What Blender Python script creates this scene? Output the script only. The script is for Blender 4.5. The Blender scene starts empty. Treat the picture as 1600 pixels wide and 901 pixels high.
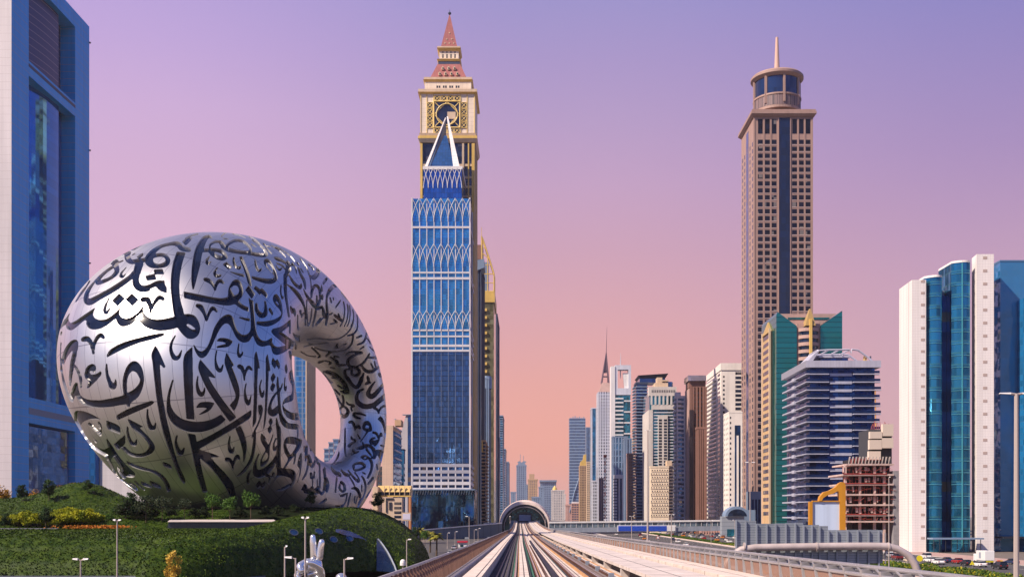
import bpy, bmesh, math, random
import numpy as np
from mathutils import Vector, Matrix
random.seed(7)
R = math.radians
F, HX, HY, CH = 1700.0, 825.0, 806.0, 12.0      # focal length and horizon of the photograph in its pixels, eye height in metres
# ------------------------------------------------------------------ camera
scene = bpy.context.scene
cd = bpy.data.cameras.new('camera'); cam = bpy.data.objects.new('camera', cd); scene.collection.objects.link(cam)
cam.location = (0, 0, CH); cam.rotation_euler = (R(90), 0, 0)
cd.sensor_width = 36.0; cd.lens = F / 1600 * 36.0
cd.shift_x = -(HX - 800) / 1600; cd.shift_y = (HY - 450.5) / 1600
cd.clip_start = 0.5; cd.clip_end = 40000
scene.camera = cam
# ------------------------------------------------------------------ light
SUN = Vector((-0.63, -0.35, 0.69)).normalized()
sl = bpy.data.lights.new('sun', 'SUN'); so = bpy.data.objects.new('sun', sl); scene.collection.objects.link(so)
sl.energy = 5.0; sl.angle = R(0.55); sl.color = (1.0, 0.86, 0.72)
so.rotation_euler = SUN.to_track_quat('Z', 'Y').to_euler(); so.location = (-300, -100, 500)
scene.view_settings.view_transform = 'Standard'; scene.view_settings.look = 'None'
scene.view_settings.exposure = 0.6; scene.view_settings.gamma = 1.0
scene.cycles.max_bounces = 6; scene.cycles.volume_bounces = 0; scene.cycles.transparent_max_bounces = 12
scene.cycles.use_denoising = True; scene.cycles.caustics_reflective = False; scene.cycles.caustics_refractive = False
scene.cycles.sample_clamp_indirect = 6
try: scene.cycles.denoiser = 'OPENIMAGEDENOISE'
except Exception: pass

def lin(c):
    return tuple(((v / 255) / 12.92 if v / 255 <= .04045 else ((v / 255 + .055) / 1.055) ** 2.4) for v in c)

world = bpy.data.worlds.new('World'); scene.world = world; world.use_nodes = True
nt = world.node_tree; N = nt.nodes; L = nt.links; N.clear()
out = N.new('ShaderNodeOutputWorld')
sky = N.new('ShaderNodeTexSky'); sky.sky_type = 'NISHITA'; sky.sun_disc = False
sky.sun_elevation = math.asin(SUN.z); sky.sun_rotation = math.atan2(SUN.x, SUN.y); sky.air_density = 1.4; sky.dust_density = 2.5
bg1 = N.new('ShaderNodeBackground'); bg1.inputs[1].default_value = 0.06; L.new(sky.outputs[0], bg1.inputs[0])
tc = N.new('ShaderNodeTexCoord'); sep = N.new('ShaderNodeSeparateXYZ'); L.new(tc.outputs['Generated'], sep.inputs[0])
def ramp(stops):
    r = N.new('ShaderNodeValToRGB'); L.new(sep.outputs[2], r.inputs[0]); e = r.color_ramp.elements
    while len(e) > 1: e.remove(e[-1])
    e[0].position = stops[0][0]; e[0].color = (*lin(stops[0][1]), 1)
    for p, c in stops[1:]:
        k = e.new(p); k.color = (*lin(c), 1)
    return r
ahead = ramp([(0, (221, 147, 122)), (.06, (213, 144, 126)), (.12, (202, 142, 135)), (.18, (189, 140, 147)), (.235, (177, 137, 156)),
              (.29, (168, 136, 166)), (.34, (156, 132, 169)), (.385, (145, 127, 171)), (.43, (133, 124, 173)), (.55, (105, 110, 163)), (.8, (84, 99, 149)), (1, (75, 92, 143))])
left_ = ramp([(0, (209, 157, 153)), (.06, (207, 157, 155)), (.12, (201, 153, 162)), (.18, (193, 152, 171)), (.235, (188, 151, 177)), (.29, (182, 149, 179)), (.34, (176, 147, 184)), (.385, (165, 141, 186)), (.43, (155, 136, 186)), (.55, (117, 114, 166)), (.8, (85, 99, 152)), (1, (69, 86, 140))])
side = ramp([(0, (182, 144, 149)), (.1, (176, 142, 156)), (.2, (167, 132, 157)), (.3, (142, 118, 161)), (.43, (110, 108, 167)), (.6, (80, 93, 153)), (1, (72, 90, 145))])
opposite = ramp([(0, (120, 132, 168)), (.08, (88, 124, 188)), (.3, (44, 94, 182)), (.6, (34, 74, 156)), (1, (48, 68, 128))])
behind = ramp([(0, (122, 100, 98)), (.06, (140, 122, 128)), (.16, (134, 142, 176)), (.34, (74, 114, 190)), (.6, (52, 88, 164)), (1, (48, 68, 128))])
def rng(sock, a, b):
    m = N.new('ShaderNodeMapRange'); m.interpolation_type = 'SMOOTHSTEP'
    m.inputs[1].default_value = a; m.inputs[2].default_value = b; L.new(sock, m.inputs[0]); return m.outputs[0]
def mixc(f, a, b):
    m = N.new('ShaderNodeMix'); m.data_type = 'RGBA'; L.new(f, m.inputs[0]); L.new(a, m.inputs[6]); L.new(b, m.inputs[7]); return m.outputs[2]
c1 = mixc(rng(sep.outputs[0], -.34, .02), left_.outputs[0], ahead.outputs[0])
c1 = mixc(rng(sep.outputs[0], .04, .44), c1, side.outputs[0])
c1 = mixc(rng(sep.outputs[0], .46, .78), c1, opposite.outputs[0])
c2 = mixc(rng(sep.outputs[1], .6, .0), c1, behind.outputs[0])
bg2 = N.new('ShaderNodeBackground'); bg2.inputs[1].default_value = 1.0; L.new(c2, bg2.inputs[0])
ms = N.new('ShaderNodeMixShader'); ms.inputs[0].default_value = .92; L.new(bg1.outputs[0], ms.inputs[1]); L.new(bg2.outputs[0], ms.inputs[2])
L.new(ms.outputs[0], out.inputs[0])

# ------------------------------------------------------------------ helpers
COL = scene.collection
def WX(px, Y): return (px - HX) / F * Y
def WZ(py, Y): return CH + (HY - py) / F * Y
def ground_at(px, py, z=0.0):
    Y = (CH - z) * F / (py - HY); return WX(px, Y), Y

class MB:
    def __init__(s): s.v = []; s.f = []
    def quad(s, a, b, c, d):
        n = len(s.v); s.v += [a, b, c, d]; s.f.append((n, n + 1, n + 2, n + 3)); return s
    def tri(s, a, b, c):
        n = len(s.v); s.v += [a, b, c]; s.f.append((n, n + 1, n + 2)); return s
    def box(s, x0, x1, y0, y1, z0, z1):
        if x0 > x1: x0, x1 = x1, x0
        if y0 > y1: y0, y1 = y1, y0
        if z0 > z1: z0, z1 = z1, z0
        n = len(s.v)
        s.v += [(x0, y0, z0), (x1, y0, z0), (x1, y1, z0), (x0, y1, z0), (x0, y0, z1), (x1, y0, z1), (x1, y1, z1), (x0, y1, z1)]
        s.f += [tuple(n + i for i in q) for q in ((0, 3, 2, 1), (4, 5, 6, 7), (0, 1, 5, 4), (1, 2, 6, 5), (2, 3, 7, 6), (3, 0, 4, 7))]
        return s
    def hull8(s, p):      # eight points ordered like box
        n = len(s.v); s.v += [tuple(q) for q in p]
        s.f += [tuple(n + i for i in q) for q in ((0, 3, 2, 1), (4, 5, 6, 7), (0, 1, 5, 4), (1, 2, 6, 5), (2, 3, 7, 6), (3, 0, 4, 7))]
        return s
    def frustum(s, x0, x1, y0, y1, z0, X0, X1, Y0, Y1, z1):
        return s.hull8([(x0, y0, z0), (x1, y0, z0), (x1, y1, z0), (x0, y1, z0), (X0, Y0, z1), (X1, Y0, z1), (X1, Y1, z1), (X0, Y1, z1)])
    def prism(s, poly, z0, z1):   # plan polygon, counter-clockwise
        n = len(s.v); k = len(poly)
        s.v += [(x, y, z0) for x, y in poly] + [(x, y, z1) for x, y in poly]
        s.f.append(tuple(n + i for i in range(k - 1, -1, -1))); s.f.append(tuple(n + k + i for i in range(k)))
        for i in range(k):
            j = (i + 1) % k; s.f.append((n + i, n + j, n + k + j, n + k + i))
        return s
    def slab(s, poly, y0, y1):    # elevation polygon (x, z) given a depth
        n = len(s.v); k = len(poly)
        s.v += [(x, y0, z) for x, z in poly] + [(x, y1, z) for x, z in poly]
        s.f.append(tuple(n + i for i in range(k))); s.f.append(tuple(n + k + i for i in range(k - 1, -1, -1)))
        for i in range(k):
            j = (i + 1) % k; s.f.append((n + j, n + i, n + k + i, n + k + j))
        return s
    def tube(s, pts, r, seg=8, cap=True):
        pts = [Vector(p) for p in pts]; rs = r if isinstance(r, (list, tuple)) else [r] * len(pts)
        n0 = len(s.v); up = None
        for i, p in enumerate(pts):
            d = (pts[min(i + 1, len(pts) - 1)] - pts[max(i - 1, 0)]).normalized()
            if up is None: up = Vector((0, 0, 1)) if abs(d.z) < .9 else Vector((1, 0, 0))
            a = d.cross(up).normalized(); b = a.cross(d).normalized(); up = b
            for k in range(seg):
                t = 2 * math.pi * k / seg; s.v.append(tuple(p + (a * math.cos(t) + b * math.sin(t)) * rs[i]))
        for i in range(len(pts) - 1):
            for k in range(seg):
                k2 = (k + 1) % seg
                s.f.append((n0 + i * seg + k, n0 + i * seg + k2, n0 + (i + 1) * seg + k2, n0 + (i + 1) * seg + k))
        if cap:
            s.f.append(tuple(n0 + k for k in range(seg - 1, -1, -1))); m = n0 + (len(pts) - 1) * seg
            s.f.append(tuple(m + k for k in range(seg)))
        return s
    def lathe(s, cx, cy, prof, seg=32):
        n0 = len(s.v)
        for r, z in prof:
            for k in range(seg):
                t = 2 * math.pi * k / seg; s.v.append((cx + r * math.cos(t), cy + r * math.sin(t), z))
        for i in range(len(prof) - 1):
            for k in range(seg):
                k2 = (k + 1) % seg; s.f.append((n0 + i * seg + k, n0 + i * seg + k2, n0 + (i + 1) * seg + k2, n0 + (i + 1) * seg + k))
        s.f.append(tuple(n0 + k for k in range(seg - 1, -1, -1))); m = n0 + (len(prof) - 1) * seg
        s.f.append(tuple(m + k for k in range(seg))); return s
    def bar(s, a, b, w, d=None):
        return s.tube([a, b], w / 2 * 1.2, 4)
    def build(s, name, mat, parent=None, smooth=False, label=None):
        me = bpy.data.meshes.new(name)
        v = np.array(s.v, dtype=float)
        if parent is not None:
            p = parent
            while p is not None: v = v - np.array(p.location); p = p.parent
        me.from_pydata([tuple(q) for q in v], [], s.f)
        for m in (mat if isinstance(mat, (list, tuple)) else [mat]): me.materials.append(m)
        if smooth:
            me.polygons.foreach_set('use_smooth', [True] * len(me.polygons))
        o = bpy.data.objects.new(name, me); COL.objects.link(o)
        if parent is not None: o.parent = parent
        if label: o['label'] = label
        return o

def thing(name, label, cat, loc=(0, 0, 0), group=None):
    o = bpy.data.objects.new(name, None); COL.objects.link(o); o.location = loc; o.empty_display_size = .5
    o['label'] = label; o['category'] = cat
    if group: o['group'] = group
    return o
def tag(o, label, cat, group=None, kind=None):
    if kind: o['kind'] = kind
    if label: o['label'] = label
    if cat: o['category'] = cat
    if group: o['group'] = group
    return o
def many(name, mbs, m, parent):      # the first hundred pieces are parts, the rest one mass
    rest = MB()
    for k, q in enumerate(mbs):
        if k < 100: q.build(name, m, parent)
        else:
            n = len(rest.v); rest.v += q.v; rest.f += [tuple(n + i for i in f) for f in q.f]
    if rest.v: o = rest.build(name + '_field', m, parent); o['kind'] = 'stuff'
def kids(o): return [c for c in o.children]
def dup(root, loc, rz=0.0, label=None, group=None, sc=None):
    r = root.copy(); COL.objects.link(r); r.location = loc; r.rotation_euler = (0, 0, rz)
    if sc: r.scale = sc
    if label: r['label'] = label
    if group: r['group'] = group
    for ch in kids(root):
        c = ch.copy(); COL.objects.link(c); c.parent = r
        for g in kids(ch):
            d = g.copy(); COL.objects.link(d); d.parent = c
    return r

# ------------------------------------------------------------------ materials
MAT = {}
def newmat(name):
    m = bpy.data.materials.new(name); m.use_nodes = True; t = m.node_tree; b = t.nodes['Principled BSDF']; return m, t, b
def lines_factor(t, pos, axis, spacing, width):
    """1 on thin lines every `spacing` metres along an axis of world position"""
    se = t.nodes.new('ShaderNodeSeparateXYZ'); t.links.new(pos, se.inputs[0])
    a = t.nodes.new('ShaderNodeMath'); a.operation = 'PINGPONG'; a.inputs[1].default_value = spacing / 2; t.links.new(se.outputs[axis], a.inputs[0])
    b = t.nodes.new('ShaderNodeMath'); b.operation = 'LESS_THAN'; b.inputs[1].default_value = width / 2; t.links.new(a.outputs[0], b.inputs[0])
    return b.outputs[0]
def mat(name, col, rough=.6, metal=0.0, spec=.4, nscale=None, namt=.15, bump=0.0, lines=(), linecol=(.02, .02, .02), emit=None, noise2=None):
    """plain surface; nscale adds weathering, lines = [(axis, spacing, width)] draws panel joints"""
    if name in MAT: return MAT[name]
    m, t, b = newmat(name); MAT[name] = m
    b.inputs['Roughness'].default_value = rough; b.inputs['Metallic'].default_value = metal; b.inputs['Specular IOR Level'].default_value = spec
    geo = t.nodes.new('ShaderNodeNewGeometry'); pos = geo.outputs['Position']
    rgb = t.nodes.new('ShaderNodeRGB'); rgb.outputs[0].default_value = (*col, 1); cur = rgb.outputs[0]
    if nscale:
        nz = t.nodes.new('ShaderNodeTexNoise'); nz.inputs['Scale'].default_value = nscale; nz.inputs['Detail'].default_value = 6; nz.inputs['Roughness'].default_value = .65
        t.links.new(pos, nz.inputs['Vector'])
        mr = t.nodes.new('ShaderNodeMapRange'); mr.inputs[1].default_value = .3; mr.inputs[2].default_value = .7; mr.inputs[3].default_value = 1 - namt; mr.inputs[4].default_value = 1 + namt
        t.links.new(nz.outputs[0], mr.inputs[0])
        mx = t.nodes.new('ShaderNodeMix'); mx.data_type = 'RGBA'; mx.blend_type = 'MULTIPLY'; mx.inputs[0].default_value = 1
        t.links.new(cur, mx.inputs[6]); t.links.new(mr.outputs[0], mx.inputs[7]); cur = mx.outputs[2]
        mp_ = t.nodes.new('ShaderNodeVectorMath'); mp_.operation = 'MULTIPLY'; mp_.inputs[1].default_value = (.55, .55, .02); t.links.new(pos, mp_.inputs[0])
        n2 = t.nodes.new('ShaderNodeTexNoise'); n2.inputs['Scale'].default_value = 1; n2.inputs['Detail'].default_value = 4; t.links.new(mp_.outputs[0], n2.inputs['Vector'])      # rain streaks
        r2 = t.nodes.new('ShaderNodeMapRange'); r2.inputs[1].default_value = .3; r2.inputs[2].default_value = .7; r2.inputs[3].default_value = .88; r2.inputs[4].default_value = 1.06; t.links.new(n2.outputs[0], r2.inputs[0])
        m2 = t.nodes.new('ShaderNodeMix'); m2.data_type = 'RGBA'; m2.blend_type = 'MULTIPLY'; m2.inputs[0].default_value = 1; t.links.new(cur, m2.inputs[6]); t.links.new(r2.outputs[0], m2.inputs[7]); cur = m2.outputs[2]
        if bump:
            bp = t.nodes.new('ShaderNodeBump'); bp.inputs['Strength'].default_value = bump; bp.inputs['Distance'].default_value = .3
            t.links.new(nz.outputs[0], bp.inputs['Height']); t.links.new(bp.outputs[0], b.inputs['Normal'])
    for ax, sp, w in lines:
        fct = lines_factor(t, pos, ax, sp, w)
        mx = t.nodes.new('ShaderNodeMix'); mx.data_type = 'RGBA'; t.links.new(fct, mx.inputs[0]); t.links.new(cur, mx.inputs[6]); mx.inputs[7].default_value = (*linecol, 1); cur = mx.outputs[2]
    t.links.new(cur, b.inputs['Base Color'])
    if emit:
        b.inputs['Emission Color'].default_value = (*emit[0], 1); b.inputs['Emission Strength'].default_value = emit[1]
    return m
def glass(name, col, cell=(3, 3.6), var=.45, metal=.75, rough=.06, lines=(), linecol=(.02, .03, .05), wob=.004, blind=0):
    """coated facade glass: every pane a little different, slightly wavy reflections"""
    if name in MAT: return MAT[name]
    m, t, b = newmat(name); MAT[name] = m
    geo = t.nodes.new('ShaderNodeNewGeometry'); pos = geo.outputs['Position']
    mp = t.nodes.new('ShaderNodeVectorMath'); mp.operation = 'DIVIDE'; mp.inputs[1].default_value = (cell[0], cell[0], cell[1]); t.links.new(pos, mp.inputs[0])
    fl = t.nodes.new('ShaderNodeVectorMath'); fl.operation = 'FLOOR'; t.links.new(mp.outputs[0], fl.inputs[0])
    wn = t.nodes.new('ShaderNodeTexWhiteNoise'); wn.noise_dimensions = '3D'; t.links.new(fl.outputs[0], wn.inputs[0])
    mr = t.nodes.new('ShaderNodeMapRange'); mr.inputs[3].default_value = 1 - var; mr.inputs[4].default_value = 1 + var * .6; t.links.new(wn.outputs[0], mr.inputs[0])
    mx = t.nodes.new('ShaderNodeMix'); mx.data_type = 'RGBA'; mx.blend_type = 'MULTIPLY'; mx.inputs[0].default_value = 1
    mx.inputs[6].default_value = (*col, 1); t.links.new(mr.outputs[0], mx.inputs[7]); cur = mx.outputs[2]
    if blind:      # here and there a drawn blind
        sx_ = t.nodes.new('ShaderNodeSeparateColor'); t.links.new(wn.outputs[1], sx_.inputs[0]); gt = t.nodes.new('ShaderNodeMath'); gt.operation = 'LESS_THAN'; gt.inputs[1].default_value = blind; t.links.new(sx_.outputs[0], gt.inputs[0])
        kb_ = t.nodes.new('ShaderNodeMix'); kb_.data_type = 'RGBA'; t.links.new(gt.outputs[0], kb_.inputs[0]); t.links.new(cur, kb_.inputs[6]); kb_.inputs[7].default_value = (.17, .15, .15, 1); cur = kb_.outputs[2]
    for ax, sp, w in lines:
        fct = lines_factor(t, pos, ax, sp, w)
        k = t.nodes.new('ShaderNodeMix'); k.data_type = 'RGBA'; t.links.new(fct, k.inputs[0]); t.links.new(cur, k.inputs[6]); k.inputs[7].default_value = (*linecol, 1); cur = k.outputs[2]
    t.links.new(cur, b.inputs['Base Color'])
    b.inputs['Metallic'].default_value = metal; b.inputs['Roughness'].default_value = rough
    # each pane sits at its own slight angle, plus a long ripple
    nz = t.nodes.new('ShaderNodeTexNoise'); nz.inputs['Scale'].default_value = .09; nz.inputs['Detail'].default_value = 2; t.links.new(pos, nz.inputs['Vector'])
    ad = t.nodes.new('ShaderNodeVectorMath'); ad.operation = 'SUBTRACT'; t.links.new(wn.outputs[1], ad.inputs[0]); ad.inputs[1].default_value = (.5, .5, .5)
    a2 = t.nodes.new('ShaderNodeVectorMath'); a2.operation = 'SUBTRACT'; t.links.new(nz.outputs[1], a2.inputs[0]); a2.inputs[1].default_value = (.5, .5, .5)
    s1 = t.nodes.new('ShaderNodeVectorMath'); s1.operation = 'SCALE'; t.links.new(ad.outputs[0], s1.inputs[0]); s1.inputs['Scale'].default_value = wob * 4
    s2 = t.nodes.new('ShaderNodeVectorMath'); s2.operation = 'SCALE'; t.links.new(a2.outputs[0], s2.inputs[0]); s2.inputs['Scale'].default_value = wob * 25
    s3 = t.nodes.new('ShaderNodeVectorMath'); s3.operation = 'ADD'; t.links.new(s1.outputs[0], s3.inputs[0]); t.links.new(s2.outputs[0], s3.inputs[1])
    s4 = t.nodes.new('ShaderNodeVectorMath'); s4.operation = 'ADD'; t.links.new(s3.outputs[0], s4.inputs[0]); t.links.new(geo.outputs['Normal'], s4.inputs[1])
    nn = t.nodes.new('ShaderNodeVectorMath'); nn.operation = 'NORMALIZE'; t.links.new(s4.outputs[0], nn.inputs[0]); t.links.new(nn.outputs[0], b.inputs['Normal'])
    return m
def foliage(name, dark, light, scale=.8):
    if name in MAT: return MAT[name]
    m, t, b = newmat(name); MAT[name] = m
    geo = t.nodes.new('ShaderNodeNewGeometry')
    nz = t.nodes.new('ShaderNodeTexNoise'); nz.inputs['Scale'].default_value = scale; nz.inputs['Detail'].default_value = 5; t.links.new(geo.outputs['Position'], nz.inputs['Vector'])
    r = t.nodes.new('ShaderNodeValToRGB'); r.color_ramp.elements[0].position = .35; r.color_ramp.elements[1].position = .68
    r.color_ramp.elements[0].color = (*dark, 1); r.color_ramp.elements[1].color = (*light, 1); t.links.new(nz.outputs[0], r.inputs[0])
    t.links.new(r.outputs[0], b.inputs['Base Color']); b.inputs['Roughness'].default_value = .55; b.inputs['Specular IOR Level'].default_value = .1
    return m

white = mat('white paint', (.74, .70, .68), .5, nscale=.05, namt=.08)
offwhite = mat('off white render', (.62, .56, .52), .7, nscale=.08, namt=.1)
cream = mat('cream stone', (.62, .46, .32), .7, nscale=.1, namt=.1)
gold = mat('gold paint', (.72, .47, .12), .45, metal=.1, nscale=.1, namt=.12)
pinkstone = mat('pink stone', (.45, .29, .25), .65, nscale=.08, namt=.1)
grey = mat('grey metal', (.30, .33, .38), .5, metal=.3, nscale=.2, namt=.1)
steel = mat('galvanised steel', (.42, .40, .40), .4, metal=.6, nscale=.4, namt=.12)
darkmetal = mat('dark metal', (.025, .03, .045), .45, metal=.3)
concrete = mat('pale concrete', (.52, .44, .40), .85, nscale=.3, namt=.16)
black = mat('black rubber', (.012, .012, .014), .6)
redpaint = mat('red paint', (.34, .05, .04), .55, nscale=.3, namt=.15)
# ------------------------------------------------------------------ ground, roads, haze
asph = mat('asphalt', (.075, .068, .066), .85, nscale=.25, namt=.25)
sand = mat('dusty ground', (.15, .12, .10), .95, nscale=.02, namt=.25)
paving = mat('pink paving', (.42, .27, .23), .9, nscale=.5, namt=.15)
linew = mat('road paint', (.6, .57, .53), .8, nscale=1.2, namt=.15)
def struct(name, mb, m):
    o = mb.build(name, m); o['kind'] = 'structure'; return o
g = MB().quad((-12000, -3000, 0), (12000, -3000, 0), (12000, 14000, 0), (-12000, 14000, 0)); struct('ground', g, sand)
def strip(x0, x1, y0, y1, z): return MB().quad((x0, y0, z), (x1, y0, z), (x1, y1, z), (x0, y1, z))
struct('highway', strip(13, 79, -300, 4500, .008), asph)
mb = strip(97.6, 121, -300, 370, .008); q_ = strip(89.4, 121, 370, 1400, .008); mb.v += q_.v; mb.f.append((4, 5, 6, 7)); struct('service_road', mb, asph)
struct('street', strip(-45, -14, -100, 1400, .008), asph)
mk = MB()
for x in (20, 24.2, 28.4, 32.6, 36.8, 41, 53, 57.2, 61.4, 65.6, 69.8, 74):
    for k in range(0, 90):
        y = -20 + k * 12; mk.quad((x - .09, y, .014), (x + .09, y, .014), (x + .09, y + 4.5, .014), (x - .09, y + 4.5, .014))
for x in (15, 46, 49.5, 77.6, 98.2, 120): mk.quad((x - .1, -100, .014), (x + .1, -100, .014), (x + .1, 1400, .014), (x - .1, 1400, .014))
for k in range(0, 60):
    y = 100 + k * 12; mk.quad((111.9, y, .014), (112.1, y, .014), (112.1, y + 4, .014), (111.9, y + 4, .014))
struct('road_markings', mk, linew)
kb = MB()
for x0, x1 in ((79, 79.4), (121, 121.4), (46.6, 49)): kb.box(x0, x1, -100, 1400, 0, .14)
kb.box(97.2, 97.6, -100, 369, 0, .14); kb.box(89.1, 89.39, 370, 1400, 0, .14); struct('kerb', kb, concrete)
struct('footway', strip(89.5, 97.2, -100, 369, .016), paving)
struct('pavement', strip(121.4, 134, -100, 1400, .13), paving)
rb = MB()
for x, h in ((12.2, .9), (79.6, .5)): rb.box(x, x + .3, -50, 1300, 0, h)
bo = rb.build('crash_barrier', mat('barrier concrete', (.66, .52, .46), .8, nscale=.3, namt=.12)); tag(bo, 'long low concrete crash barriers edging the highway lanes', 'barrier')

hz = MB().box(-12100, 12100, -3100, 14100, -1, 420).build('haze', None or mat('haze tmp', (1, 1, 1)))
hz['kind'] = 'stuff'
hm = bpy.data.materials.new('haze air'); hm.use_nodes = True; ht = hm.node_tree; ht.nodes.clear()
ho = ht.nodes.new('ShaderNodeOutputMaterial'); pv = ht.nodes.new('ShaderNodeVolumePrincipled')
pv.inputs['Color'].default_value = (.93, .80, .80, 1); pv.inputs['Density'].default_value = .00005; pv.inputs['Anisotropy'].default_value = .2
ht.links.new(pv.outputs[0], ho.inputs['Volume']); hz.data.materials[0] = hm

# ------------------------------------------------------------------ metro viaduct
VY = np.array([-20, 20, 28, 38, 65, 150, 346, 480, 590, 680, 900.]); VH = np.array([1.15, 1.3, 1.4, 1.5, 1.76, 2.5, 4.0, 3.9, 2.9, 2.1, 2.1]); VC = np.array([3.0, 2.95, 2.9, 2.8, 2.6, 1.9, .7, -.35, -1.3, -2, -3.5])
VS = np.concatenate([np.arange(-15, 60, 2.5), np.arange(60, 200, 6), np.arange(200, 720, 12)])
def smooth_interp(y, ys, vs):
    y = np.atleast_1d(y); acc = 0
    w = np.maximum(6, y * .16)
    for k in np.linspace(-1, 1, 9): acc = acc + np.interp(y + k * w, ys, vs)
    return acc / 9
def vz(Y): return float(CH - smooth_interp(Y, VY, VH)[0])       # level of the top rail
def vc(Y): return float(smooth_interp(Y, VY, VC)[0])
def sweep(mb, prof, ys=VS, closed=True):
    n = len(mb.v); k = len(prof)
    for y in ys:
        c, z = vc(y), vz(y)
        mb.v += [(c + u, float(y), z + h) for u, h in prof]
    for i in range(len(ys) - 1):
        for j in range(k if closed else k - 1):
            j2 = (j + 1) % k
            mb.f.append((n + i * k + j, n + i * k + j2, n + (i + 1) * k + j2, n + (i + 1) * k + j))
    if closed:
        mb.f.append(tuple(n + j for j in range(k - 1, -1, -1))); m_ = n + (len(ys) - 1) * k; mb.f.append(tuple(m_ + j for j in range(k)))
    return mb
def rect(u0, u1, h0, h1): return [(u0, h0), (u0, h1), (u1, h1), (u1, h0)]
WL, DK = -.78, -1.32         # walkway and trackbed levels under the rail
via = thing('metro_viaduct', 'elevated metro viaduct with pale walkways and dark running rails leading to the arched station', 'viaduct', (0, 0, 0))
vconc = mat('viaduct concrete', (.58, .49, .44), .8, nscale=.9, namt=.2, lines=[(1, 4.0, .12)], linecol=(.16, .12, .1))
vconc2 = mat('viaduct walkway concrete', (.66, .54, .46), .75, nscale=.9, namt=.18, lines=[(1, 3.0, .1)], linecol=(.2, .15, .13))
bed = mat('trackbed concrete', (.20, .15, .13), .9, nscale=.6, namt=.25)
trench = mat('shaded recess and joints', (.07, .06, .06), .9, nscale=.5, namt=.3)  # trench and recess shade put into a dark colour; also joints and drains
rust = mat('rusty rail side', (.13, .06, .04), .6, metal=.4, nscale=1.5, namt=.3)
shiny = mat('polished rail head', (.75, .66, .6), .25, metal=.9)
sweep(MB(), [(-6.2, DK - 1.6), (-6.2, WL - .25), (-4.6, DK - .12), (2.0, DK - .12), (6.2, WL - .25), (6.2, DK - 1.6), (2.5, DK - 2.8), (-2.5, DK - 2.8)]).build('deck', concrete, via)
sweep(MB(), rect(-6.05, -5.56, WL - .3, WL)).build('walkway', vconc2, via)
sweep(MB(), rect(-5.3, -4.56, WL - .45, WL)).build('cable_trough', vconc2, via)
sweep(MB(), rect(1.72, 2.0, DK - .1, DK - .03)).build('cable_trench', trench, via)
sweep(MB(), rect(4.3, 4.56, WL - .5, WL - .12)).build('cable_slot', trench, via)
sweep(MB(), rect(2.0, 4.3, WL - .16, WL)).build('walkway', vconc, via)
sweep(MB(), rect(2.5, 4.3, DK - .1, WL - .17)).build('walkway_wall', trench, via)  # under-slab shade comes from this wall's dark colour
for k in range(14):
    y = 22 + k * 11; c, z = vc(y), vz(y); MB().box(c + 2.04, c + 2.49, y, y + .6, z + DK - .1, z + WL - .165).build('bracket', concrete, via)
sweep(MB(), rect(4.56, 5.9, WL - .3, WL + .09)).build('walkway', vconc2, via)
sweep(MB(), rect(-4.56, -3.5, DK - .1, DK - .02)).build('cable_trench', trench, via)
for u0, u1, hh, m_ in ((-3.12, -2.64, .1, vconc2), (-2.02, -1.56, .0, vconc2), (-1.16, -.86, .08, vconc2), (-.36, -.02, .04, vconc), (.76, 1.2, .03, bed), (1.36, 1.7, .05, vconc)):
    sweep(MB(), rect(u0, u1, DK - .1, DK + hh)).build('track_slab', m_, via)
for u in (-3.3, -2.25, -.6, .5):
    rl = sweep(MB(), rect(u - .055, u + .055, DK - .04, DK + .155)).build('rail', rust, via)
    sweep(MB(), rect(u - .04, u + .04, DK + .157, DK + .18)).build('rail_head', shiny, rl)
green_ = mat('green cable', (.03, .16, .09), .5); orng = mat('orange cable cover', (.50, .27, .12), .6, nscale=.6, namt=.2)
for u, m_, hh in ((-3.42, green_, .06), (-2.4, green_, .05), (-2.08, orng, .09), (-3.16, orng, .1), (.02, orng, .2), (.3, darkmetal, .07), (.68, rust, .08), (1.3, rust, .12), (1.75, orng, .1), (-.75, darkmetal, .05), (-.45, rust, .08), (-.82, green_, .04)):
    sweep(MB(), rect(u - .03, u + .03, DK - .05, DK + hh)).build('cable', m_, via)
cl = []
for k in range(190):
    y = 11 + k * .9; c, z = vc(y), vz(y) + DK; cl.append(MB().box(c - 1.5, c - 1.2, y, y + .42, z - .08, z + .07))
many('rail_chair', cl, darkmetal, via)
cl = []
for k in range(100):
    y = 11 + k * 1.3; c, z = vc(y), vz(y) + DK; cl.append(MB().box(c - 1.85, c - 1.68, y, y + .3, z - .02, z + .035))
many('sleeper_plate', cl, rust, via)
for u0, u1 in ((-4.78, -4.73), (3.05, 3.1), (-5.82, -5.78), (5.2, 5.23)): sweep(MB(), rect(u0, u1, WL - .01, WL + (.094 if u0 > 5 else .004))).build('lid_joint', trench, via)
for u, h in ((-3.7, .06), (-3.95, .04), (-4.2, .06)): sweep(MB(), rect(u - .04, u + .04, DK - .05, DK + h)).build('cable', darkmetal, via)
for u, h, m_ in ((-2.55, .02, trench), (-1.02, .085, rust), (-.2, .046, trench), (.98, .036, rust), (1.52, .056, trench), (-1.8, .006, trench), (-2.88, .106, trench)): sweep(MB(), rect(u - .025, u + .025, DK - .05, DK + h)).build('drain_line', m_, via)
for k in range(22):
    y = 24 + k * 9; c, z = vc(y), vz(y) + DK; bx_ = MB().box(c + 1.1, c + 1.34, y, y + .5, z, z + .28).build('junction_box', grey, via)
# piers
for y in range(40, 700, 32):
    c, z = vc(y), vz(y); MB().lathe(c, y, [(1.2, 0), (1.1, z - 6), (1.3, z - 5), (2.6, z + DK - 2.7)], 16).build('pier', concrete, via)
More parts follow.
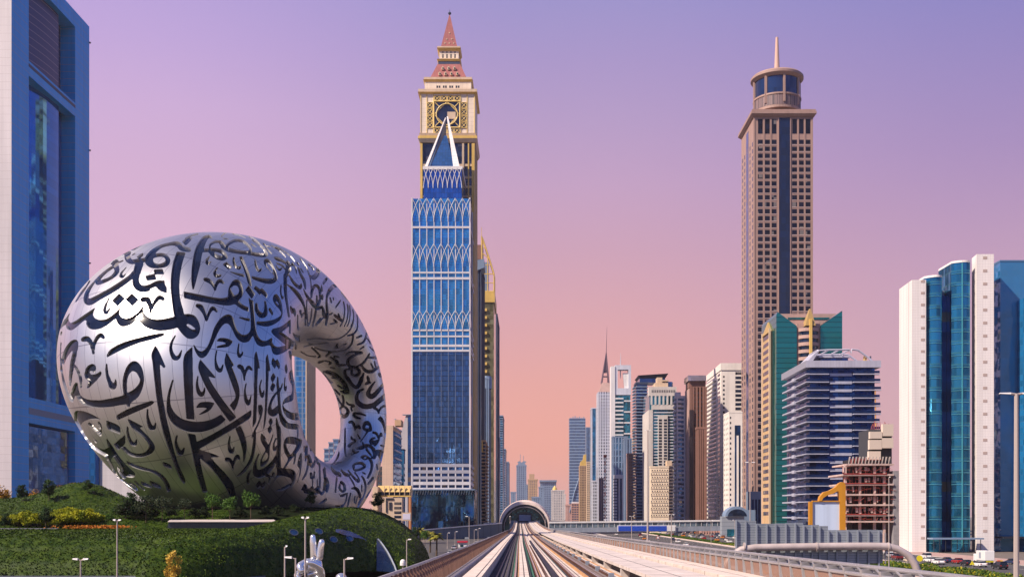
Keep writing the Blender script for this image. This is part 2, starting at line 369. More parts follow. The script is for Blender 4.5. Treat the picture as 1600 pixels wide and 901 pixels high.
# left parapet : brown slatted panels between leaning posts, two rails above
brown = mat('bronze rib', (.36, .19, .12), .6, metal=.2, nscale=1.2, namt=.2)
bmesh_ = mat('bronze mesh panel', (.36, .19, .12), .6, metal=.2, nscale=1.2, namt=.2); _t = bmesh_.node_tree; _tr = _t.nodes.new('ShaderNodeBsdfTransparent'); _mx = _t.nodes.new('ShaderNodeMixShader'); _mx.inputs[0].default_value = .45
_t.links.new(_tr.outputs[0], _mx.inputs[1]); _t.links.new(_t.nodes['Principled BSDF'].outputs[0], _mx.inputs[2]); _t.links.new(_mx.outputs[0], _t.nodes['Material Output'].inputs[0])
sweep(MB(), [(-6.02, WL), (-6.08, -.12), (-6.14, -.12), (-6.08, WL)]).build('parapet_panel', bmesh_, via)
post = []
y = 14.0
while y < 640:
    c, z = vc(y), vz(y); st = .9 if y < 60 else 1.8
    post.append(MB().hull8([(c - 6.0, y, z + WL), (c - 5.9, y, z + WL), (c - 5.9, y + .12, z + WL), (c - 6.0, y + .12, z + WL), (c - 6.13, y + .35, z - .02), (c - 6.03, y + .35, z - .02), (c - 6.03, y + .45, z - .02), (c - 6.13, y + .45, z - .02)]))
    y += st
many('parapet_rib', post, brown, via)
for u, h, r in ((-6.12, 0.0, .055), (-6.2, -.1, .04)):
    MB().tube([(vc(y) + u, y, vz(y) + h) for y in VS], r, 6).build('handrail', steel, via)
# right parapet : open tubes, leaning posts, smoked mesh
for u, h, r in ((6.3, .04, .07), (6.1, -.16, .055)):
    MB().tube([(vc(y) + u, y, vz(y) + h) for y in VS], r, 8).build('handrail', steel, via)
y = 16.0; k = 0
while y < 330:
    c, z = vc(y), vz(y); st = 1.55 if y < 70 else 2.6
    p = MB(); p.hull8([(c + 5.95, y, z + WL + .05), (c + 6.05, y, z + WL + .05), (c + 6.05, y + .16, z + WL + .05), (c + 5.95, y + .16, z + WL + .05), (c + 6.06, y + .75, z - .16), (c + 6.13, y + .75, z - .16), (c + 6.13, y + .86, z - .16), (c + 6.06, y + .86, z - .16)])
    if y < 130:
        p.tube([(c + 6.1, y + .8, z - .13), (vc(y + 1.5) + 6.3, y + .8 + st * .8, vz(y) + .03)], .03, 5); p.box(c + 6.04, c + 6.34, y + .72, y + .9, z - .2, z - .02)
    p.build('parapet_post', steel, via); y += st; k += 1
mm, t_, b_ = newmat('smoked mesh screen'); b_.inputs['Base Color'].default_value = (.30, .17, .12, 1); b_.inputs['Roughness'].default_value = .6
tr = t_.nodes.new('ShaderNodeBsdfTransparent'); mxs = t_.nodes.new('ShaderNodeMixShader'); mxs.inputs[0].default_value = .62
t_.links.new(tr.outputs[0], mxs.inputs[1]); t_.links.new(b_.outputs[0], mxs.inputs[2]); t_.links.new(mxs.outputs[0], t_.nodes['Material Output'].inputs[0])
sweep(MB(), [(6.03, WL + .02), (6.12, -.2), (6.14, -.2), (6.05, WL + .02)]).build('parapet_screen', mm, via)

# ------------------------------------------------------------------ metro station
SY, SX = 676.0, vc(676)
stn = thing('metro_station', 'metro station under a rounded beige shell roof at the end of the viaduct', 'station', (SX, SY, 0))
shellm = mat('beige shell cladding', (.86, .68, .58), .5, metal=.0, nscale=.1, namt=.08, lines=[(1, 6, .15)], linecol=(.3, .2, .16))
def arch(r, z0, n=40, a0=-.35): return [(r * math.cos(a0 + (math.pi - 2 * a0) * i / n), z0 + r * .98 * math.sin(a0 + (math.pi - 2 * a0) * i / n)) for i in range(n + 1)]
CZ = CH + (806 - 821) / F * SY
def shell(name, r0, r1, y0, y1, m, par, taper=0, d0=0, d1=0):
    mb = MB(); a, b = arch(r0, CZ - d0), arch(r1, CZ - d1); n = len(a); yk = [y0, y0 + (y1 - y0) * .25, y0 + (y1 - y0) * .7, y1]; grow = [.905, 1, 1, .8] if taper else [1] * 4
    for q, y in enumerate(yk):
        s_ = grow[q]
        for (x, z) in a: mb.v.append((SX + x * s_, y, CZ + (z - CZ) * s_))
        for (x, z) in b: mb.v.append((SX + x * s_, y, CZ + (z - CZ) * s_))
    for q in range(3):
        o = q * 2 * n; o2 = o + 2 * n
        for i in range(n - 1):
            mb.f.append((o + i, o2 + i, o2 + i + 1, o + i + 1)); mb.f.append((o + n + i, o + n + i + 1, o2 + n + i + 1, o2 + n + i))
    for o, s_ in ((0, 1), (3 * 2 * n, -1)):
        for i in range(n - 1):
            q = (o + i, o + i + 1, o + n + i + 1, o + n + i); mb.f.append(q if s_ > 0 else q[::-1])
    for i in (0, n - 1):
        for q in range(3):
            o = q * 2 * n; mb.f.append((o + i, o + n + i, o + 3 * n + i, o + 2 * n + i))
    return mb.build(name, m, par, smooth=False)
shell('shell_roof', 16.0, 16.9, SY, SY + 120, shellm, stn, .25, .9, 0)
shell('roof_edge_trim', 13.5, 14.3, SY + .4, SY + 20, darkmetal, stn, 0, .8, .8)
shell('inner_ring', 12.7, 13.1, SY + .2, SY + 30, mat('ring metal', (.45, .36, .34), .4, metal=.5), stn, 0, .8, .8)
gl = glass('station glass', (.03, .09, .12), (2, 2), .6, .6, .08)
mb = MB(); ar = arch(13.2, CZ)
mb.slab([(SX + x, z) for x, z in ar][::-1], SY + 6, SY + 6.3); mb.build('glass_end_wall', gl, stn)
pale = mat('pale station panel', (.45, .5, .55), .5, nscale=.5, namt=.4)
MB().box(SX - 4.5, SX + 4.5, SY + 5.2, SY + 5.9, WZ(816, SY), WZ(801, SY)).build('portal_frame', darkmetal, stn)
MB().box(SX - 3.6, SX + 3.6, SY + 5.0, SY + 5.15, WZ(813, SY), WZ(803.5, SY)).build('portal_opening', mat('lit platform hall', (.28, .33, .45), .6, nscale=.3, namt=.3), stn)  # grey blue panel closing the opening
for sx in (-1, 1):
    MB().box(SX + sx * 5.5, SX + sx * 9.5, SY + 5.3, SY + 5.8, WZ(828, SY), WZ(812.5, SY)).build('side_panel', pale, stn)
for k in range(9):
    a = math.pi * (.2 + .6 * k / 8); MB().box(SX + 9.5 * math.cos(a) - .7, SX + 9.5 * math.cos(a) + .7, SY + 5.4, SY + 5.9, CZ + 9.5 * math.sin(a) - .5, CZ + 9.5 * math.sin(a) + .5).build('glazing_bracket', mat('teal bracket', (.10, .30, .28), .4), stn)
MB().box(SX - 17, SX + 17, SY + 8, SY + 118, 0, WZ(820, SY)).build('concourse_base', grey, stn)

# footbridges
def footbridge(name, label, xa, xb, Y, ytop_a, ytop_b, hpx, m_roof, m_glass, piers):
    X0, X1 = WX(xa, Y), WX(xb, Y); za, zb = WZ(ytop_a, Y), WZ(ytop_b, Y); h = hpx / F * Y
    t_ = thing(name, label, 'footbridge', (X0, Y, 0))
    def sl(z0, z1, y0, y1, nm, m_):
        mb = MB(); mb.hull8([(X0, y0, za + z0), (X1, y0, zb + z0), (X1, y1, za * 0 + zb + z0), (X0, y1, za + z0), (X0, y0, za + z1), (X1, y0, zb + z1), (X1, y1, zb + z1), (X0, y1, za + z1)]); return mb.build(nm, m_, t_)
    sl(-.9, 0, Y - .4, Y + 6.4, 'roof', m_roof); sl(-h * .55, -.95, Y + .3, Y + 5.7, 'glazing', m_glass)
    sl(-h, -h * .55 - .05, Y, Y + 6, 'floor_beam', m_roof if piers is None else grey)
    n = max(4, int((X1 - X0) / 3.2))
    for k in range(n + 1):
        x = X0 + (X1 - X0) * k / n; z = za + (zb - za) * k / n; MB().box(x - .11, x + .11, Y + .02, Y + .25, z - h * .56, z - .9).build('mullion', white, t_)
    for px in (piers or []):
        x = WX(px, Y); MB().box(x - 1.2, x + 1.2, Y + 1.5, Y + 4.5, 0, za - h).build('pier', grey, t_)
    return t_
fg = glass('footbridge glass', (.22, .30, .36), (1.6, 3), .5, .5, .12)
fb = footbridge('footbridge', 'long covered glass footbridge crossing the highway from the station', 858, 1130, 655, 814.5, 811.5, 17, white, fg, [905, 1057, 1122])
blue = mat('blue banner', (.01, .06, .42), .55, nscale=.1, namt=.08)
Yb = 654.2
bn = thing('banner', 'long blue banner with white end hung on the footbridge', 'banner', (WX(966, Yb), Yb, 0))
MB().box(WX(966, Yb), WX(1042, Yb), Yb - .3, Yb, WZ(829, Yb), WZ(821, Yb)).build('blue_field', blue, bn)
MB().box(WX(1042, Yb), WX(1055, Yb), Yb - .3, Yb, WZ(829, Yb), WZ(821, Yb)).build('white_field', white, bn)
MB().box(WX(964.5, Yb), WX(1056.5, Yb), Yb + .02, Yb + .12, WZ(830, Yb), WZ(820, Yb)).build('frame', white, bn)
fl_ = thing('footbridge', 'dark walkway bridge with pale flat roof between station and left side street', 'footbridge', (WX(660, 560), 560, 0))
X0, X1 = WX(655, 560), WX(782, 560)
MB().hull8([(X0, 560, WZ(827, 560) - .5), (X1, 590, WZ(816, 590) - .5), (X1, 598, WZ(816, 590) - .5), (X0, 568, WZ(827, 560) - .5), (X0, 560, WZ(827, 560)), (X1, 590, WZ(816, 590)), (X1, 598, WZ(816, 590)), (X0, 568, WZ(827, 560))]).build('roof', white, fl_)
MB().hull8([(X0, 561, WZ(847, 560)), (X1, 591, WZ(838, 590)), (X1, 597, WZ(838, 590)), (X0, 567, WZ(847, 560)), (X0, 561, WZ(827, 560) - .55), (X1, 591, WZ(816, 590) - .55), (X1, 597, WZ(816, 590) - .55), (X0, 567, WZ(827, 560) - .55)]).build('side_wall', mat('blue grey cladding', (.10, .14, .2), .5, metal=.3, lines=[(0, 4, .1)]), fl_)
for px in (690, 730, 765):
    x = WX(px, 580); MB().box(x - 1, x + 1, 575, 579, 0, 1.5 + WZ(845, 570) * .4).build('pier', grey, fl_)
mb = MB()
MB().slab([(WX(755, 640), WZ(816, 640)), (WX(768, 640), WZ(838, 640)), (WX(782, 640), WZ(838, 640)), (WX(782, 640), WZ(816, 640))], 640, 650).build('louvred_wall', mat('louvre', (.5, .47, .46), .6, lines=[(2, 1.2, .35), (0, 1.6, .15)], linecol=(.12, .12, .15)), fl_)
# ------------------------------------------------------------------ museum : a torus of steel cut by calligraphy windows
RP = [-57.3191, 26.9127, 1.0408, 30.2384, 23.142, 12.0183, -7.337, 1.2254, 0.6418, -0.2536, 15.0367, -10.3989, 4.3952, 1.7487, -1.7749, 0.5847, -6.0411, -1.2518, 1.8341, -0.0353]
def ring(th, ph):
    xc, zc, psi, A, B = RP[:5]
    Fq = lambda q: q[0] + q[1] * np.cos(th) + q[2] * np.sin(th) + q[3] * np.cos(2 * th) + q[4] * np.sin(2 * th)
    rr, ra = Fq(RP[5:10]), Fq(RP[10:15])
    to = RP[15] * np.cos(th) + RP[16] * np.sin(th) + RP[17] * np.cos(2 * th) + RP[18] * np.sin(2 * th)
    c, s = np.cos(th), np.sin(th); S = A * c; Z = B * s; nx, nz = B * c, A * s; l = np.hypot(nx, nz)
    cp, sp = np.cos(ph), np.sin(ph)
    S = S + nx / l * rr * cp; Z = Z + nz / l * rr * cp; t = to + ra * sp * (1 + RP[19] * cp)
    return np.stack([xc + S * np.cos(psi) + t * np.sin(psi), 255 + S * np.sin(psi) - t * np.cos(psi), CH + zc + Z], -1)
# strokes: tile letter gives the origin they were measured from; S = brush stroke (x, y, width), P = filled outline, H = counter cut back out
TILE = {'A': (90, 355), 'B': (210, 355), 'C': (330, 355), 'D': (430, 390), 'E': (90, 460), 'F': (210, 460), 'G': (330, 460), 'H': (450, 490), 'I': (90, 560),
        'J': (210, 560), 'K': (330, 560), 'L': (130, 670), 'M': (250, 670), 'N': (370, 670), 'O': (480, 690), 'Q': (490, 590)}
TXT = """
AS 488,570,8 420,655,20 355,750,40 335,840,55 375,875,70 480,822,60 620,745,60 760,655,58 860,580,50 895,535,45
AS 960,420,80 930,520,75 915,620,65 925,680,65 965,720,60 1010,730,50 1060,728,45
AS 700,395,25 670,420,55 690,470,55 690,530,45 620,595,35 520,640,40 465,655,30 500,585,35 580,510,30 640,470,30
AS 805,470,8 760,520,16 740,570,28 765,580,22 800,545,8
AS 600,390,8 700,330,14 780,305,22 840,300,38
AS 815,310,55 825,370,60 870,405,50 950,390,42 1040,380,40
AS 875,325,9 910,305,11
AP 925,350 1000,295 1005,335 960,365
AS 860,265,8 900,250,25 950,215,28 1050,170,15
AS 630,430,15 690,390,25
AS 705,420,15 765,390,15
AS 215,870,14 260,800,20 295,750,25 340,690,14 375,630,15
AS 400,555,12 430,545,12
AP 640,860 720,775 790,835 705,925
AP 795,845 872,772 950,850 878,925
BS 60,430,80 40,500,75 15,600,65 40,680,60 100,715,60 180,695,50 260,660,55 310,660,70
BP 300,640 350,618 358,680 380,700 378,772 290,740 250,690
ES 605,40,8 570,110,16 553,190,28 575,215,28 615,155,9
EP 20,425 70,320 152,198 118,285 150,338 210,310 300,245 448,148 412,210 420,270 490,303 580,288 670,220 752,138 718,210 740,268 820,285 910,240 1007,130 1002,200 1050,262 1130,293 1230,290 1372,260 1420,380 1320,412 1200,425 1100,410 1010,370 960,310 951,275 901,320 860,352 770,382 722,362 692,315 686,280 640,312 580,360 500,402 420,412 362,392 338,345 336,287 300,312 230,372 170,420 115,410 95,350 60,370
BP 500,285 600,297 560,420 533,560 524,700 535,850 590,1025 560,1200 470,1060 445,900 425,700 430,560 455,400
FP 560,235 640,225 710,245 755,310 775,400 750,480 690,520 620,515 560,460 500,380 460,260
FH 600,345 650,345 722,402 690,415 640,390
BS 640,265,45 560,245,58 510,200,55 430,195,35 300,230,36 210,300,60 170,380,88 200,435,70 280,455,45 370,430,55 392,375,48 350,330,40 280,325,40 225,345,30
BS 125,385,40 60,390,34 0,400,35
BP 225,495 330,488 348,550 240,552
BP 130,570 235,545 258,612 148,625
BP 560,165 610,130 680,120 655,165 600,215 580,190
BS 600,130,12 680,95,16 750,78,10
BP 820,95 890,88 920,140 880,120 850,150 825,210 790,320 770,450 740,560 700,720 685,735 668,650 670,500 685,380 710,260 760,160
BS 810,270,42 870,268,38 930,262,30
BS 885,240,15 890,205,22 940,175,26 1010,170,26 1045,210,30
CP -60,250 0,240 60,248 130,260 180,310 195,360 150,392 80,385 10,340 -30,295
CH 25,285 70,290 130,315 135,335 100,335 50,310
CS 100,170,24 120,205,30 160,240,30 210,190,30 290,155,32 370,165,30 430,210,28 462,255,26 440,288,25 350,285,26 260,270,30 170,240,30
CS 130,230,30 200,265,40 320,290,40 450,305,40 560,325,40 640,325,40 640,290,26 600,235,22 560,200,18 500,160,14 480,150,10
CS 265,355,16 265,410,26 290,460,28 330,480,30 345,450,12
CS 75,470,9 40,530,26 60,570,35 100,570,26 115,555,9
BS 880,340,9 850,390,26 860,425,30 900,405,9
CS 515,385,15 525,450,25 555,510,26 580,500,20 590,480,8
BS 830,610,38 870,625,46 910,660,32 948,725,22
BS 945,730,24 965,660,30 1000,628,40 1040,650,28
CP 135,435 180,405 245,465 200,495
CP 190,512 300,535 385,550 395,585 300,560
CP 330,345 360,340 400,420 440,520 465,610 475,700 430,660 415,590 380,480 345,400
CP 615,390 640,365 680,375 720,430 760,520 780,600 760,640 700,668 600,650 480,605 470,570 560,590 660,605 735,600 745,570 700,520 650,470 620,430
CH 645,410 690,430 730,510 725,540 690,500 650,455
CP 400,735 440,680 515,780 475,840
CP 500,715 520,685 580,730 595,710 662,780 650,830 580,770 575,800
CP -322,752 -150,785 0,818 130,835 200,815 200,740 215,680 262,615 315,608 355,650 378,740 365,805 320,858 350,895 400,925 437,935 437,988 370,965 310,925 278,895 230,915 150,915 0,890 -150,865 -318,828
CH 220,715 270,675 315,690 330,740 320,780 270,800
CP 730,350 770,342 850,385 920,440 945,500 910,545 885,600 850,600 870,500 880,440 840,410 760,390
CS 868,560,36 868,680,36 875,800,30 890,900,25 905,1000,22 912,1045,20
CS 760,455,12 800,500,20 825,480,15
CS 770,420,14 830,450,18 870,490,18
CS 820,680,13 815,760,16 835,835,16 845,810,9
CS 615,190,15 640,215,15 690,230,12
CS 640,240,12 690,290,15 710,310,9
CS 700,210,9 780,260,13 850,320,13 870,350,8
CS 760,225,8 850,280,15 930,340,15 980,400,10
CS 470,195,11 525,230,9
CS 120,110,15 150,75,13 180,65,9
CS 140,130,12 200,140,10
CS 250,75,8 330,95,9 400,125,8
CS 440,105,8 510,140,9 570,190,8
CS 890,400,12 940,450,16
CS 950,430,12 990,470,11 1000,540,8
CS 1010,410,11 1030,440,11
GP 720,60 730,10 765,-10 800,30 830,110 840,220 820,290 740,350 650,378 560,360 530,345 535,315 640,315 750,290 815,250 825,215 800,170 750,120
GH 750,60 790,100 800,130 770,110
GP 438,30 470,68 490,62 500,180 520,400 545,485 590,540 650,545 717,500 712,560 740,600 780,618 880,595 700,450 715,400 800,385 860,350 930,290 935,360 930,460 915,460 912,370 825,440 1010,575 1000,645 930,625 850,680 770,712 720,690 700,600 680,590 600,612 540,590 510,530 490,475 450,545 390,565 330,545 285,490 245,400 205,340 160,335 110,385 60,480 0,620 -50,710 -100,748 -150,730 -195,650 -211,575 -160,650 -111,672 -51,625 -8,530 29,400 80,310 140,250 200,228 250,250 275,350 310,430 360,475 420,470 460,430 468,350 460,200
GS 530,110,25 535,180,40 580,240,55 630,230,50 640,150,30 630,80,15
GP 670,175 690,150 732,220 715,248
GS 330,268,10 390,285,22 440,295,30
GP 60,545 100,503 200,515 255,550 210,610 150,620 65,625 65,605 180,575 150,555
GS 325,575,12 315,660,20 330,720,35 360,700,20 370,670,9
GS 65,655,12 50,760,18 70,860,40 110,890,35 140,820,11
FS 740,130,40 780,150,55 820,220,35 845,300,25
FS 850,290,25 880,210,30 920,160,40 965,195,24
GP 920,170 935,130 960,170 975,155 1000,210 985,265 960,215 945,230
GP 950,430 980,470 1040,480 1040,560 1000,540 965,480
GS 1015,240,11 1015,330,12 1020,410,18 1030,380,8
GS 1040,190,15 1048,230,15
GS 920,670,25 940,740,30 980,790,25 985,840,20
EP 570,740 598,655 720,580 860,530 1000,495 1100,470 1230,450 1256,463 1235,485 1100,530 1000,550 860,600 720,660
ES 300,525,50 350,520,55 395,575,40 420,690,22
ES 422,640,25 435,570,30 470,500,40 510,475,40 540,505,30
FS 95,60,50 150,60,60 180,120,45 195,215,20
FS 205,160,25 240,90,35 290,35,45 335,50,40
EP 50,735 90,620 150,545 205,522 240,545 238,620 215,740 195,830 175,930 155,1070 140,1070 132,980 140,880 150,790 182,662 168,655 110,730 72,830 60,800
ES 40,470,15 45,440,18
ES 30,400,9 90,290,11
ES 40,560,8 35,700,9 40,900,11
FS 480,480,12 435,570,26 430,660,36 470,740,50 520,730,36 555,650,9
JP 195,-55 245,-155 290,-80 365,95 345,112 298,60 305,200 325,430 370,680 412,850 460,1066 520,1256 605,1430 585,1470 540,1420 480,1270 400,1050 340,880 300,700 260,470 235,250 215,50
JP 445,245 460,245 440,330 415,450 425,560 480,650 560,710 680,740 800,740 920,710 1015,655 1075,715 1000,780 880,840 760,868 640,865 520,820 430,740 380,640 375,520 400,370
JP 572,-45 680,-140 685,200 690,500 705,715 610,705 590,450 575,200
JS 745,205,11 735,290,24 750,380,42 785,420,46 815,390,26 825,340,9
JP 720,575 765,508 880,505 940,520 900,590 850,630 735,668 860,580 800,572
JP 745,120 755,50 775,10 955,220 940,228 865,205 920,310 1050,500 1200,690 1120,740 1051,650 900,440 820,300
KP 155,20 180,-75 270,80 240,90 290,210 330,340 335,440 300,560 268,615 218,545 300,450 250,320 200,180 160,70
MP 1070,-225 1075,-140 950,-60 860,0 700,90 455,238 600,280 710,325 590,330 680,430 760,510 850,620 880,700 900,850 850,850 775,690 700,580 600,450 465,335 490,480 560,740 500,740 440,560 390,340 350,150 328,50 415,65 430,150 560,90 720,0 850,-80
MP 885,-6 945,-41 990,60 1022,180 1010,290 985,395 975,380 975,270 940,130
KS 330,90,45 360,110,45 380,170,26 390,250,16
KS 395,200,16 410,140,26 440,100,35 475,130,20
KS 410,290,11 395,380,18 410,480,35 435,525,40 460,470,16 468,430,8
KP 505,0 510,-55 530,-90 565,60 570,125 550,100 540,250 540,480 530,660 530,740 485,810 495,600 505,300
KP 640,0 645,-20 660,-60 690,100 695,155 675,130 668,300 660,500 640,740 615,840 612,800 630,600 640,300
KS 590,250,11 570,330,16 580,400,26 600,440,30 620,370,8
KP 550,545 590,540 608,580 600,650 560,770 500,880 470,960 480,880 545,760 575,670 555,640
KP 690,230 730,165 760,215 720,280
KP 685,350 720,280 755,310 720,390
KP 700,50 725,-15 755,30 775,0 810,70 795,130 765,75 745,120
KP 858,110 878,55 900,120 880,185
KP 668,740 700,690 728,735 700,790
KP 655,830 690,780 718,820 685,880
KS 780,215,11 780,300,26 790,400,30 800,550,30 815,660,40 850,740,60 900,785,60 995,795,60
KS 770,395,18 730,450,26 695,530,26 690,620,50 740,630,75 790,560,30
KS 800,380,20 825,330,16 835,290,8
KS 865,220,9 860,310,13 870,370,20 885,320,8
KP 905,200 920,150 945,128 962,160 968,260 965,440 960,490 910,510 860,520 840,545 870,590 940,635 1020,640 1025,720 960,720 890,690 845,620 833,550 850,480 900,440 945,420 955,320 915,260
KH 922,220 940,230 950,260
KS 765,700,11 780,800,35 800,900,35
KS 985,30,18 988,90,18
IP 315,190 330,110 380,65 430,62 450,100 440,160 400,190 460,180 510,140 520,180 460,250 360,350 345,345 355,290 370,260 330,240
IH 370,150 400,135 430,165 400,190 380,180
IS 572,65,15 580,170,26 610,270,42 650,330,60 680,280,26 680,240,9
IP 760,280 775,190 810,90 870,30 930,30 990,100 1018,230 1000,340 950,450 850,520 845,575 820,560 800,530 700,550 540,575 400,570 300,540 250,500 225,440 205,425 180,515 140,490 100,400 60,290 40,150 30,0 45,0 60,170 90,290 140,430 180,330 205,280 235,280 245,380 280,450 360,485 500,490 640,465 775,430
IH 815,405 810,300 820,220 850,160 885,140 930,165 970,240 960,290 900,360
IS 200,80,20 240,150,28 270,240,26 272,335,18
IP 690,665 800,600 950,540 1051,510 1110,490 1135,510 1100,545 950,610 700,720
IP 185,650 210,610 290,610 400,650 515,715 420,705 340,715 285,750 270,790 300,860 240,860 200,770
LP -110,-60 -30,-36 0,40 60,130 150,210 240,245 300,215 355,290 330,360 290,370 260,320 180,280 90,210 20,130 -60,30
IP 570,722 735,785 735,885 585,835
LP 520,-126 710,-26 655,-20 760,80 830,170 845,230 800,290 700,330 580,330 510,290 450,215 490,200 540,260 620,290 720,280 775,220 770,170 700,80 570,-10
LP 355,180 490,65 495,160 475,190 445,205 410,250
LS 520,-30,15 525,60,26 560,150,36 605,180,36 625,120,11
IS 370,760,26 410,800,36 460,850,30 500,900,20
IS 480,745,18 500,790,26 505,890,15
LS 280,120,13 320,210,40 380,310,50 460,420,60 520,500,90 570,530,70
LP 500,360 560,400 760,460 870,490 960,560 1010,640 1030,720 990,740 960,640 900,560 800,500 680,480 540,430
LS 120,110,15 150,150,26
LS 290,340,40 330,420,30 390,540,26 430,600,13
LS 400,430,15 430,500,30 480,560,40
LP 670,605 780,650 820,695 690,660
LP 775,600 905,650 915,700 800,665
LP 930,380 1030,415 1040,470 940,435
LS 540,625,13 600,660,20 640,720,13
LS 600,605,12 650,650,18 720,715,11
LS 365,540,20 430,600,15
LS 440,590,12 540,660,15 620,720,12
LS 180,360,10 240,440,12 330,540,12
JS 155,595,16 155,690,26 190,800,50 230,810,36 248,750,11
MS 200,75,16 185,150,26 205,230,40 245,285,46 285,220,13
MS 822,85,13 808,160,22 820,240,40 845,265,36 870,210,11
MS 785,355,46 820,360,36 845,410,26 855,465,14
MS 860,430,16 880,350,30 910,320,40 930,345,22
NP 205,0 228,30 222,200 190,360 130,460 60,530 -10,565 0,545 60,490 130,400 170,300 190,150
NS 165,480,12 130,560,25 135,630,28
NP 275,100 290,45 345,110 330,130 375,185 430,40 425,90 385,200 385,310 370,380 310,440 275,440 275,370 310,290 345,240 290,160
NH 345,265 375,310 350,360 300,385 295,350
NS 260,290,10 225,380,20 215,470,40 250,525,75 330,500,70 410,420,50 465,320,26 480,240,16
NS 460,110,11 435,170,13 440,240,25 470,200,16
NP 545,190 560,120 600,85 680,90 765,125 755,200 690,300 620,370 570,460 540,470 560,430 610,350 560,280
NH 575,165 700,180 690,220 630,305 590,230
NS 490,-10,40 497,150,35 490,300,35 490,440,45
NP 470,450 560,460 640,465 690,500 690,580 665,650 600,770 590,790 640,690 650,610 620,560 490,545 440,610 400,680 360,760 350,740 400,650 450,570 475,530
NP 450,720 540,680 655,620 650,655 560,715 470,730
NP 220,650 260,600 300,640 330,600 350,640 310,700 280,670 250,705
NS 360,550,26 390,560,20 375,640,10
NS 430,520,25 420,560,20
NP 705,430 730,320 755,270 765,330 760,430 750,520 720,600 690,690 700,640 735,540 740,460
NH 730,350 745,350 742,375 730,375
NS 690,300,11 680,360,14 670,410,9
NS 715,0,14 715,90,12
NS 820,200,20 815,280,25 805,370,12
NS 790,200,12 795,260,15
NS 770,590,12 810,520,18 835,420,18 840,320,18
NS 855,330,20 880,430,35 915,380,16 920,280,12
NS 870,520,20 870,570,20
NS 910,500,12 905,570,15
NP 740,740 790,640 820,650 830,700 860,690 890,650 905,700 935,680 950,650 970,710 1000,740 1025,700 1040,500 1000,330 1050,520 1050,700 1000,780 960,750 930,770 890,740 860,770 820,750 800,760 770,710
NS 885,560,11 890,650,11
NS 945,590,11 945,660,11
NP 940,890 1050,800 1060,830 1000,870
NS 930,350,11 945,400,12
NS 970,400,14 975,600,16 970,690,14
NS 1030,450,14 1040,560,14
NS 850,150,12 870,250,14
NS 780,0,14 800,100,14
OS 20,150,12 40,240,20 60,300,14
OS 110,170,14 130,260,14
OS 45,370,25 50,400,20
OS 85,350,12 80,410,12
OS 145,330,14 150,480,14 150,540,11
OS 190,320,14 205,450,16 190,580,14
OS 230,420,12 245,500,25 230,580,20
OP 270,280 330,330 390,400 350,410 290,350
OP 330,500 340,400 360,420 345,520 340,600 320,590
OS 400,470,25 430,500,25 440,560,25 410,580,20 380,540,20 385,490,16
OP 365,590 390,620 460,595 440,640 390,645
OS 470,600,11 450,700,14 400,780,11
OP 325,740 420,735 440,700 400,770 340,765
OS 520,545,12 570,545,30 610,600,26 620,680,20 600,740,14
OS 510,600,12 490,680,16 470,780,10
OS 560,640,11 550,710,11
OS 590,640,9 570,720,11
OS 640,400,12 670,450,20 685,540,16 660,640,14 590,770,11
OP 680,650 760,530 740,600 690,660
OP 700,490 770,400 790,420 740,480 710,510
OP 620,180 650,150 700,155 760,200 780,270 760,360 720,430 695,425 740,330 745,250 715,200 670,215
OH 660,180 690,170 700,185 675,200
OP 525,270 560,240 640,225 690,270 690,300 640,330 560,350 530,310
OH 560,270 630,260 660,285 600,315 555,320
OS 480,330,12 550,420,20 600,460,26 600,420,12 560,360,15
OS 400,330,16 450,380,30 490,390,20
OS 310,350,11 370,370,30 390,400,20
OS 470,370,11 540,480,14 560,530,9
OS 640,500,9 640,580,11
OS 650,355,12 680,375,14
OP 330,220 375,95 380,160 350,220 280,260
OP 430,10 455,10 450,100 465,170 445,175 432,100
OP 265,270 340,235 420,225 350,265
OS 580,75,16 640,70,30 690,45,20 740,45,20 780,110,26 790,180,26 760,180,20
OS 690,60,14 720,120,14 750,160,12
OS 480,45,16 510,20,16 540,5,11
OS 535,95,16 560,120,16 595,120,10
OS 515,145,11 560,130,11
OP 740,-30 840,0 780,40 750,20
OS 820,110,30 850,130,50 870,190,35 875,240,16
OS 860,40,11 910,55,14
OS 815,260,11 825,320,16
QP 320,0 380,50 420,140 415,190 350,190 300,150 330,150 370,140 360,80 300,0
QS 400,0,30 440,70,35 490,110,30 530,80,30 560,0,28
QS 580,135,20 530,160,26 505,220,30 520,290,45 600,335,45 700,320,45 780,260,45 850,205,45
QS 720,45,11 670,110,26 640,190,40 690,215,45 760,150,36 815,80,26
QS 625,0,11 640,40,20 610,70,13 670,55,14
QS 340,210,16 350,260,20 345,320,20 310,370,20 320,435,35 370,450,35 405,400,30 380,350,20 340,325,18 300,270,16 250,180,16
QS 385,285,14 410,310,16 470,325,22 440,350,16 450,385,14
QS 610,440,14 550,420,20 480,415,20 470,440,26 500,460,22 545,475,16
QS 710,355,20 745,370,22 765,415,14
QS 765,400,14 790,350,18 830,330,22
QS 420,520,22 450,515,26 475,555,26 485,610,12
QS 485,600,12 520,565,28 540,585,26
QP 565,570 590,510 640,500 670,530 690,600 680,625 640,630 600,690 545,760 540,750 590,680 620,630 580,610
QH 600,575 620,550 650,560 650,590 610,590
QS 515,660,9 545,710,16
QS 440,685,12 450,715,20 495,735,14 440,780,14 420,805,20
QS 700,640,22 735,650,22 760,700,18 770,730,11
QS 770,700,14 790,650,18 800,680,14
QS 720,705,14 690,710,20 665,740,22 690,765,28 750,740,26 720,790,20
QP 750,480 785,445 820,480 850,600 850,730 840,720 830,620 800,530
QP 360,600 372,570 380,650 375,780 385,901 365,901 358,750
QS 510,825,14 560,810,26 630,790,26 700,830,26 730,900,26
QS 570,750,9 590,790,14
